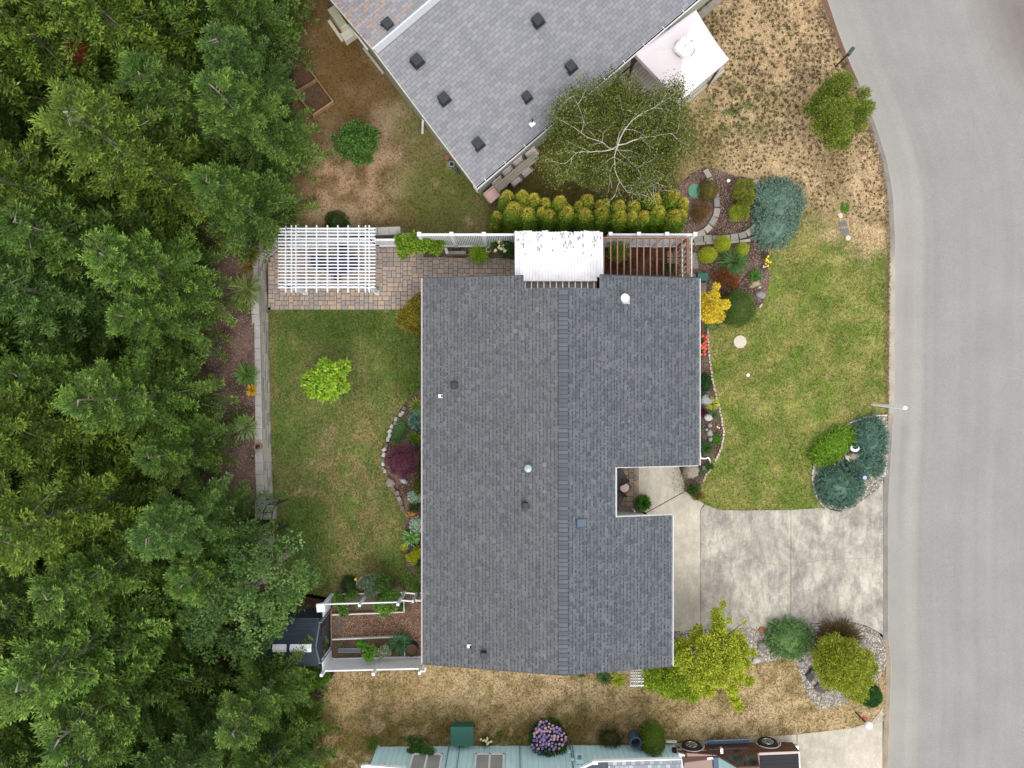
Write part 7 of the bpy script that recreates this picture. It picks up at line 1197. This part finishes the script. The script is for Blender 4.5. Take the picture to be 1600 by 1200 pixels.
AR = [([(776, 334, 1.5, .2), (771, 352, .8, .18)], (776, 352), 'smallest arborvitae at the left end of the hedge'), ([(792, 302, 2.3, .3), (804, 322, 2.4, .36)], (797, 352), 'full double topped arborvitae beside the pink garden chair'),
 ([(816, 302, 2.5, .3), (835, 306, 2.4, .28), (824, 330, 2.2, .34)], (823, 352), 'three topped arborvitae, second from the left end of the hedge row'), ([(852, 313, 2.2, .24), (846, 328, 2.1, .2), (858, 332, 2.0, .28)], (852, 352), 'narrow arborvitae with golden twin tips left of the hedge middle'),
 ([(875, 310, 2.4, .28), (887, 328, 2.2, .33)], (882, 352), 'arborvitae over the left half of the white patio cover'), ([(905, 318, 2.2, .2), (919, 308, 2.4, .28), (914, 331, 2.2, .34)], (911, 352), 'arborvitae over the middle of the white patio cover'),
 ([(938, 316, 2.2, .22), (947, 314, 2.3, .2), (941, 328, 2.2, .34)], (939, 352), 'arborvitae over the right edge of the white patio cover'), ([(969, 317, 2.4, .28), (970, 334, 2.1, .33)], (967, 352), 'arborvitae above the left end of the brown rafters'), ([(992, 319, 2.3, .28), (989, 334, 2.1, .26), (1007, 335, 2.1, .3)], (996, 352), 'arborvitae above the middle of the brown rafters'),
 ([(1024, 307, 2.5, .34), (1030, 326, 2.3, .34)], (1024, 352), 'dark topped arborvitae third from the right end of the hedge'), ([(1054, 301, 2.6, .34), (1056, 334, 2.1, .38)], (1048, 352), 'tall arborvitae second from the right end of the hedge'), ([(1069, 313, 2.4, .26), (1066, 330, 2.0, .26)], (1062, 350), 'arborvitae closing the right end of the hedge near the olive shrub')]
for t, b_, l_ in AR: arb([(x_, y_, z_, r_*1.12) for x_, y_, z_, r_ in t], b_, l_)
# ---- birch
bp = W(940, 288, 0); birch = thing('birch_tree', 'spreading birch with pale crooked branches between grey roof and hedge', 'tree', (bp.x, bp.y, 0)); tc = np.array(W(966, 226, 4.4)); tr_ = MB(); rr = random.Random(5); nodes = []
top_ = Vector(tc); tr_.tube([Vector((bp.x, bp.y, -.05)), Vector((bp.x, bp.y, 0)).lerp(top_, .4)+Vector((.05, -.05, 0)), top_-Vector((0, 0, .7)), top_], [.09, .075, .05, .032], 8)
def crook(p, d, L_, r0, n=6, w_=.35, lift=0):
    pts = [p.copy()]; d = d.normalized()
    for i in range(n): d = (d+Vector((rr.uniform(-w_, w_), rr.uniform(-w_, w_), rr.uniform(-.12, .12)+lift))).normalized(); pts.append(pts[-1]+d*L_/n)
    return pts
BR = [(90, 1.5), (62, 2.2), (30, 1.9), (8, 1.9), (-28, 1.7), (-60, 1.6), (-100, 1.7), (-135, 2.0), (168, 2.1), (140, 2.3), (118, 1.9)]
for a, L_ in BR:
    a = math.radians(a); st_ = top_-Vector((0, 0, rr.uniform(0, .9))); P = crook(st_, Vector((math.cos(a), math.sin(a), .28)), L_, .04, 8, .38, -.03); tr_.tube(P, list(np.linspace(.02, .005, len(P))), 6)
    for i in range(2, len(P)):
        for s_ in (-1, 1):
            if rr.random() < .55: continue
            d = (P[i]-P[i-1]).normalized(); a2 = math.atan2(d.y, d.x)+s_*rr.uniform(.5, 1.1); Q_ = crook(P[i], Vector((math.cos(a2), math.sin(a2), .05)), rr.uniform(.5, .95), .02, 6, .4, -.05); tr_.tube(Q_, list(np.linspace(.009, .004, len(Q_))), 5); nodes += Q_[2:]
            for j in (2, 4):
                a3 = a2+rr.choice((-1, 1))*rr.uniform(.5, 1.2); S_ = crook(Q_[j], Vector((math.cos(a3), math.sin(a3), -.05)), rr.uniform(.3, .5), .01, 4, .4, -.1); tr_.tube(S_, .0035, 4, cap=False); nodes += S_[1:]
    nodes += P[3:]
tr_.build('branches', M_birch, birch)
N_ = np.array([tuple(q) for q in nodes]); cen = np.array(W(966, 212, 3.6)); per = 62; P = np.repeat(N_, per, 0); n = len(P); P = P+np.c_[R.normal(0, .17, (n, 2)), R.uniform(-.75, .22, n)]
n2 = 30000; D, q = dome_pts(n2, -.3, (.55, 1.02)); lump = 1+.3*(fbm(D[:, 0]*2.2+4, D[:, 1]*2.2+D[:, 2], 1.6, 3)-.5)[:, None]*2; P2 = cen+D*q*lump*[2.35, 2.0, .55]+[0, 0, -.15]; P = np.concatenate([P, P2]); qx = P[:, 0]*F/(H-P[:, 2])+800; qy = 600-P[:, 1]*F/(H-P[:, 2]); P = P[(qy < 292+12*np.sin(qx*.09)) | (R.random(len(P)) < .06)]; n = len(P)
V, Q = blades(P, np.c_[R.normal(0, .8, (n, 2)), -np.abs(R.normal(.4, .5, n))], .06*R.uniform(.7, 1.3, n), .036, up=.9); fol('crown', [(V, Q, tone(n, [c(62, 78, 30), c(84, 98, 38), c(50, 64, 26), c(70, 86, 34), c(146, 146, 56)], .2))], M_leaf, birch)
# ---- the wood
def conifer_mesh(seed, hgt, rad, pal, tipc, nbr=112, droop=.25, Lb=.155, Wb=.042, dense=1.0):
    rg = np.random.default_rng(seed); Ps = []; Ds = []; Cs_ = []; Ls = []; tb_ = MB(); tb_.tube([(0, 0, -.3), (.03, .02, hgt*.5), (0, 0, hgt*.97)], [.16, .10, .02], 7)
    pal = np.array(pal)
    for k in range(nbr):
        t = .10+.88*(k/nbr)**.9; z = hgt*t; L_ = rad*((1-t)**.6)*rg.uniform(.5, 1.25)+.2; a = k*2.399+rg.normal(0, .3); lift = .35-.5*(1-t)
        d0 = np.array([math.cos(a), math.sin(a), lift]); ns = max(4, int(L_/.17)); br_col = pal[rg.integers(len(pal))]*rg.normal(1, .13); pts = []
        for i in range(ns+1):
            s_ = i/ns; p = np.array([0, 0, z])+d0*L_*s_+np.array([0, 0, -droop*L_*s_*s_+.22*max(0, s_-.7)*L_]); pts.append(p)
        if k % 3 == 0: tb_.tube([tuple(q+np.array([0, 0, .0])) for q in (pts[0], pts[ns//2], pts[-1])], [.028, .018, .008], 4, cap=False)
        sd_ = np.array([-math.sin(a), math.cos(a), 0])
        for i in range(1, ns+1):
            s_ = i/ns
            if s_ < .12: continue
            tl = (.16+.34*(1-s_)*min(1, L_))*rg.uniform(.8, 1.2)
            for sg in (-1, 1, 0):
                if sg == 0 and i < ns: 
                    if rg.random() < .5: continue
                tdir = sd_*sg*.8+d0*[1, 1, .5]*.75+[0, 0, .12+.35*s_+rg.normal(0, .1)]; tdir = tdir/np.linalg.norm(tdir); nb_ = int((4+7*tl/.3)*dense)
                base = pts[i][None]+tdir[None]*np.linspace(.05, 1, nb_)[:, None]*tl; side = np.cross(tdir, [0, 0, 1]); side = side/np.linalg.norm(side); sg2 = np.where(np.arange(nb_) % 2 == 0, 1, -1)[:, None]; dd = tdir[None]*.75+side[None]*sg2*.65+rg.normal(0, .28, (nb_, 3)); dd[-1] = tdir
                Ps.append(base); Ds.append(dd); Ls.append(Lb*rg.uniform(.7, 1.2, nb_)); tipk = (.06+.65*s_*s_*np.linspace(.2, 1, nb_))*rg.uniform(.5, 1.3); tipk = np.clip(tipk, 0, 1)[:, None]; Cs_.append((br_col[None]*(1-tipk)+np.array(tipc)[None]*tipk)*np.clip(rg.normal(1, .12, (nb_, 1)), .6, 1.4))
    P = np.concatenate(Ps); D = np.concatenate(Ds); Lx = np.concatenate(Ls); C_ = np.concatenate(Cs_); V, Q = blades(P, D, Lx, Wb, up=1.0); return (V, Q, C_), tb_
def broad_mesh(seed, hgt, rad, pal, ncl=120, per=70, L=.11, Wd=.07):
    rg = np.random.default_rng(seed); n0 = ncl; u = rg.uniform(-.35, 1, n0); th = rg.uniform(0, 6.28, n0); s_ = np.sqrt(1-u*u); C0 = np.c_[s_*np.cos(th)*rad, s_*np.sin(th)*rad, hgt*.62+u*hgt*.36]*rg.uniform(.82, 1.05, (n0, 1))
    tb_ = MB(); tb_.tube([(0, 0, -.3), (.05, 0, hgt*.3), (0, 0, hgt*.6)], [.14, .11, .06], 7)
    for q in C0[::5]: tb_.tube([(0, 0, hgt*.4), tuple(q*.5+np.array([0, 0, hgt*.25])), tuple(q)], [.05, .025, .008], 4, cap=False)
    k = np.repeat(np.arange(n0), per); rr_ = rg.uniform(.22, .42, n0)[k][:, None]; D = unit(rg.normal(0, 1, (n0*per, 3))+[0, 0, .4]); P = C0[k]+D*rr_*rg.uniform(.4, 1, (n0*per, 1)); cl = (np.array(pal)[rg.integers(0, len(pal), n0)]*rg.normal(1, .1, (n0, 1)))[k]*np.clip(rg.normal(1, .14, (n0*per, 1)), .6, 1.4)
    V, Q = blades(P, D+rg.normal(0, .5, D.shape), L*rg.uniform(.7, 1.2, len(P)), Wd, up=1.2); return (V, Q, cl), tb_
CP = [c(58, 92, 26), c(74, 106, 34), c(46, 76, 24), c(80, 106, 34)]; CP2 = [c(66, 100, 36), c(78, 112, 44), c(56, 88, 32)]; CP3 = [c(80, 106, 30), c(94, 120, 36), c(68, 92, 28)]
M_twig = mat('grey_twig_bark', c(150, 140, 128), .9, ns=10, na=.3, bmp=.5)
VAR = [conifer_mesh(1, 8.2, 2.1, CP, c(152, 188, 84)), conifer_mesh(2, 9.0, 2.3, CP3, c(156, 182, 72), 118), conifer_mesh(3, 7.2, 2.0, CP, c(140, 174, 78), 104), conifer_mesh(4, 7.6, 2.1, CP2, c(132, 164, 84), 100), broad_mesh(5, 5.2, 1.7, [c(74, 104, 44), c(98, 128, 58), c(60, 88, 38), c(110, 140, 72)])]
NAMES = ['conifer_tree', 'conifer_tree', 'conifer_tree', 'conifer_tree', 'broadleaf_tree']; DESC = ['mid green conifer', 'tall yellow green conifer', 'short green conifer', 'bluish green conifer', 'rounded broad leaved tree']
built = {}
def tree(v, x, y, z, s_, rot, label, group='trees of the wood left of the block wall'):
    root = thing(NAMES[v], label, 'tree', (x, y, z), group, rot); root.scale = (s_, s_, s_*random.uniform(.92, 1.08))
    if v not in built:
        (fo, tb_) = VAR[v]; cr_ = fol('crown', [fo], M_needle, root, local=True); tk_ = tb_.build('trunk', M_twig, root, local=True); built[v] = (cr_, tk_)
    else:
        for o in built[v]: q = o.copy(); COL.objects.link(q); q.parent = root
    return root
edge = np.array([(-300, 470), (0, 500), (60, 486), (130, 474), (190, 496), (250, 510), (300, 504), (350, 476), (400, 425), (440, 372), (520, 356), (600, 362), (660, 368), (720, 385), (780, 412), (850, 420), (900, 440), (960, 430), (1010, 450), (1060, 516), (1110, 520), (1170, 512), (1500, 505)], float)
ordn = ['topmost', 'second', 'third', 'fourth', 'fifth', 'sixth', 'seventh', 'eighth', 'ninth', 'tenth', 'eleventh', 'twelfth', 'thirteenth', 'fourteenth', 'fifteenth', 'sixteenth', 'seventeenth']; rowsn = ['the front row beside the yards', 'the second row back from the yards', 'the third row back from the yards', 'the fourth row back from the yards', 'the fifth row back from the yards', 'the row by the left picture edge']
rt = random.Random(12); pys_ = np.arange(-90, 1300, 88); gaps = {(4, 5)}
for col_i in range(6):
    k = 0
    for ri, py in enumerate(pys_):
        if (col_i, ri) in gaps: continue
        py2 = py+(52 if col_i % 2 else 0)+rt.uniform(-16, 16); v = rt.choice([0, 0, 0, 1, 1, 2, 2, 2, 3]) if not (430 < py2 < 520 and col_i == 1) else 3; s_ = rt.uniform(.82, 1.1)
        if col_i == 0: s_ = rt.uniform(.68, .86)
        R_ = [2.1, 2.3, 2.0, 2.1, 1.7][v]*s_*.86; ex = np.interp(py2, edge[:, 0], edge[:, 1]); x = (ex-800)*24.6/F-R_-col_i*2.15+rt.uniform(-.25, .25)*(col_i > 0); y = (600-py2)*H/F*.94
        if col_i == 0 and 880 < py2 < 1030: continue
        tree(v, x, y, tz(min(x, -9.6), y), s_, rt.uniform(0, 6.28), '%s, %s from the top in %s' % (DESC[v], ordn[k], rowsn[col_i]) if k else '%s, topmost in %s' % (DESC[v], rowsn[col_i])); k += 1
q = W(414, 893, 3.3); tree(4, q.x, q.y, .3, .92, .6, 'rounded broad leaved tree overhanging the dark garden shed'); q = W(362, 945, 3.4); tree(4, q.x, q.y, .3, .95, 2.6, 'rounded broad leaved tree left of the dark garden shed')
q = W(465, 1052, .8); shrub('green_bush', 'bright green bush along the lower side of the garden shed', 470, 1062, 50, 20, 1.1, [c(84, 122, 32), c(110, 146, 44), c(64, 98, 28)], 8000, .09, .04, 'lumpy'); shrub('green_bush', 'bright green bush where the dry lawn meets the wood', 470, 1110, 32, 26, 1.2, [c(92, 124, 32), c(116, 142, 42), c(70, 100, 28)], 6500, .09, .04, 'lumpy')
shrub('green_bush', 'dark green bush beside the lower end of the black arch', 412, 828, 16, 14, .8, [c(46, 78, 30), c(62, 96, 38)], 1500, .09, .03, 'lumpy')
# red leaved saplings glimpsed between the trees
for (px, py, r, z, l_) in ((118, 80, 15, 6.2, 'dying red needled conifer near the top of the wood'), (116, 622, 9, 6.6, 'small red needled sapling in the middle of the wood'), (118, 160, 7, 6.2, 'small red needled sapling below the upper red conifer')):
    lobed('red_conifer', l_, 'tree', (220, (py-600)*.8+600), [(px, py, r, z), (px+4, py+r*.9, r*.7, z-.3)], [c(130, 56, 34), c(150, 64, 40), c(98, 60, 36)], 1.5, .16, .022, .05, 0, fill=.6)
# grey fence and gravel seen through the gap at far left
dg = thing('wood_fence', 'pale wire fence glimpsed through the gap in the wood at far left', 'fence', (-17.5, 3, .9)); b = MB(); b.bar((-17.6, 6, 1.6), (-17.6, 0, 1.6), .06, .06); b.build('rail', M_galv, dg); b = MB(); b.bar((-17.0, 6, 1.3), (-17.0, -1, 1.3), .1, .5); b.build('board', M_iron, dg)
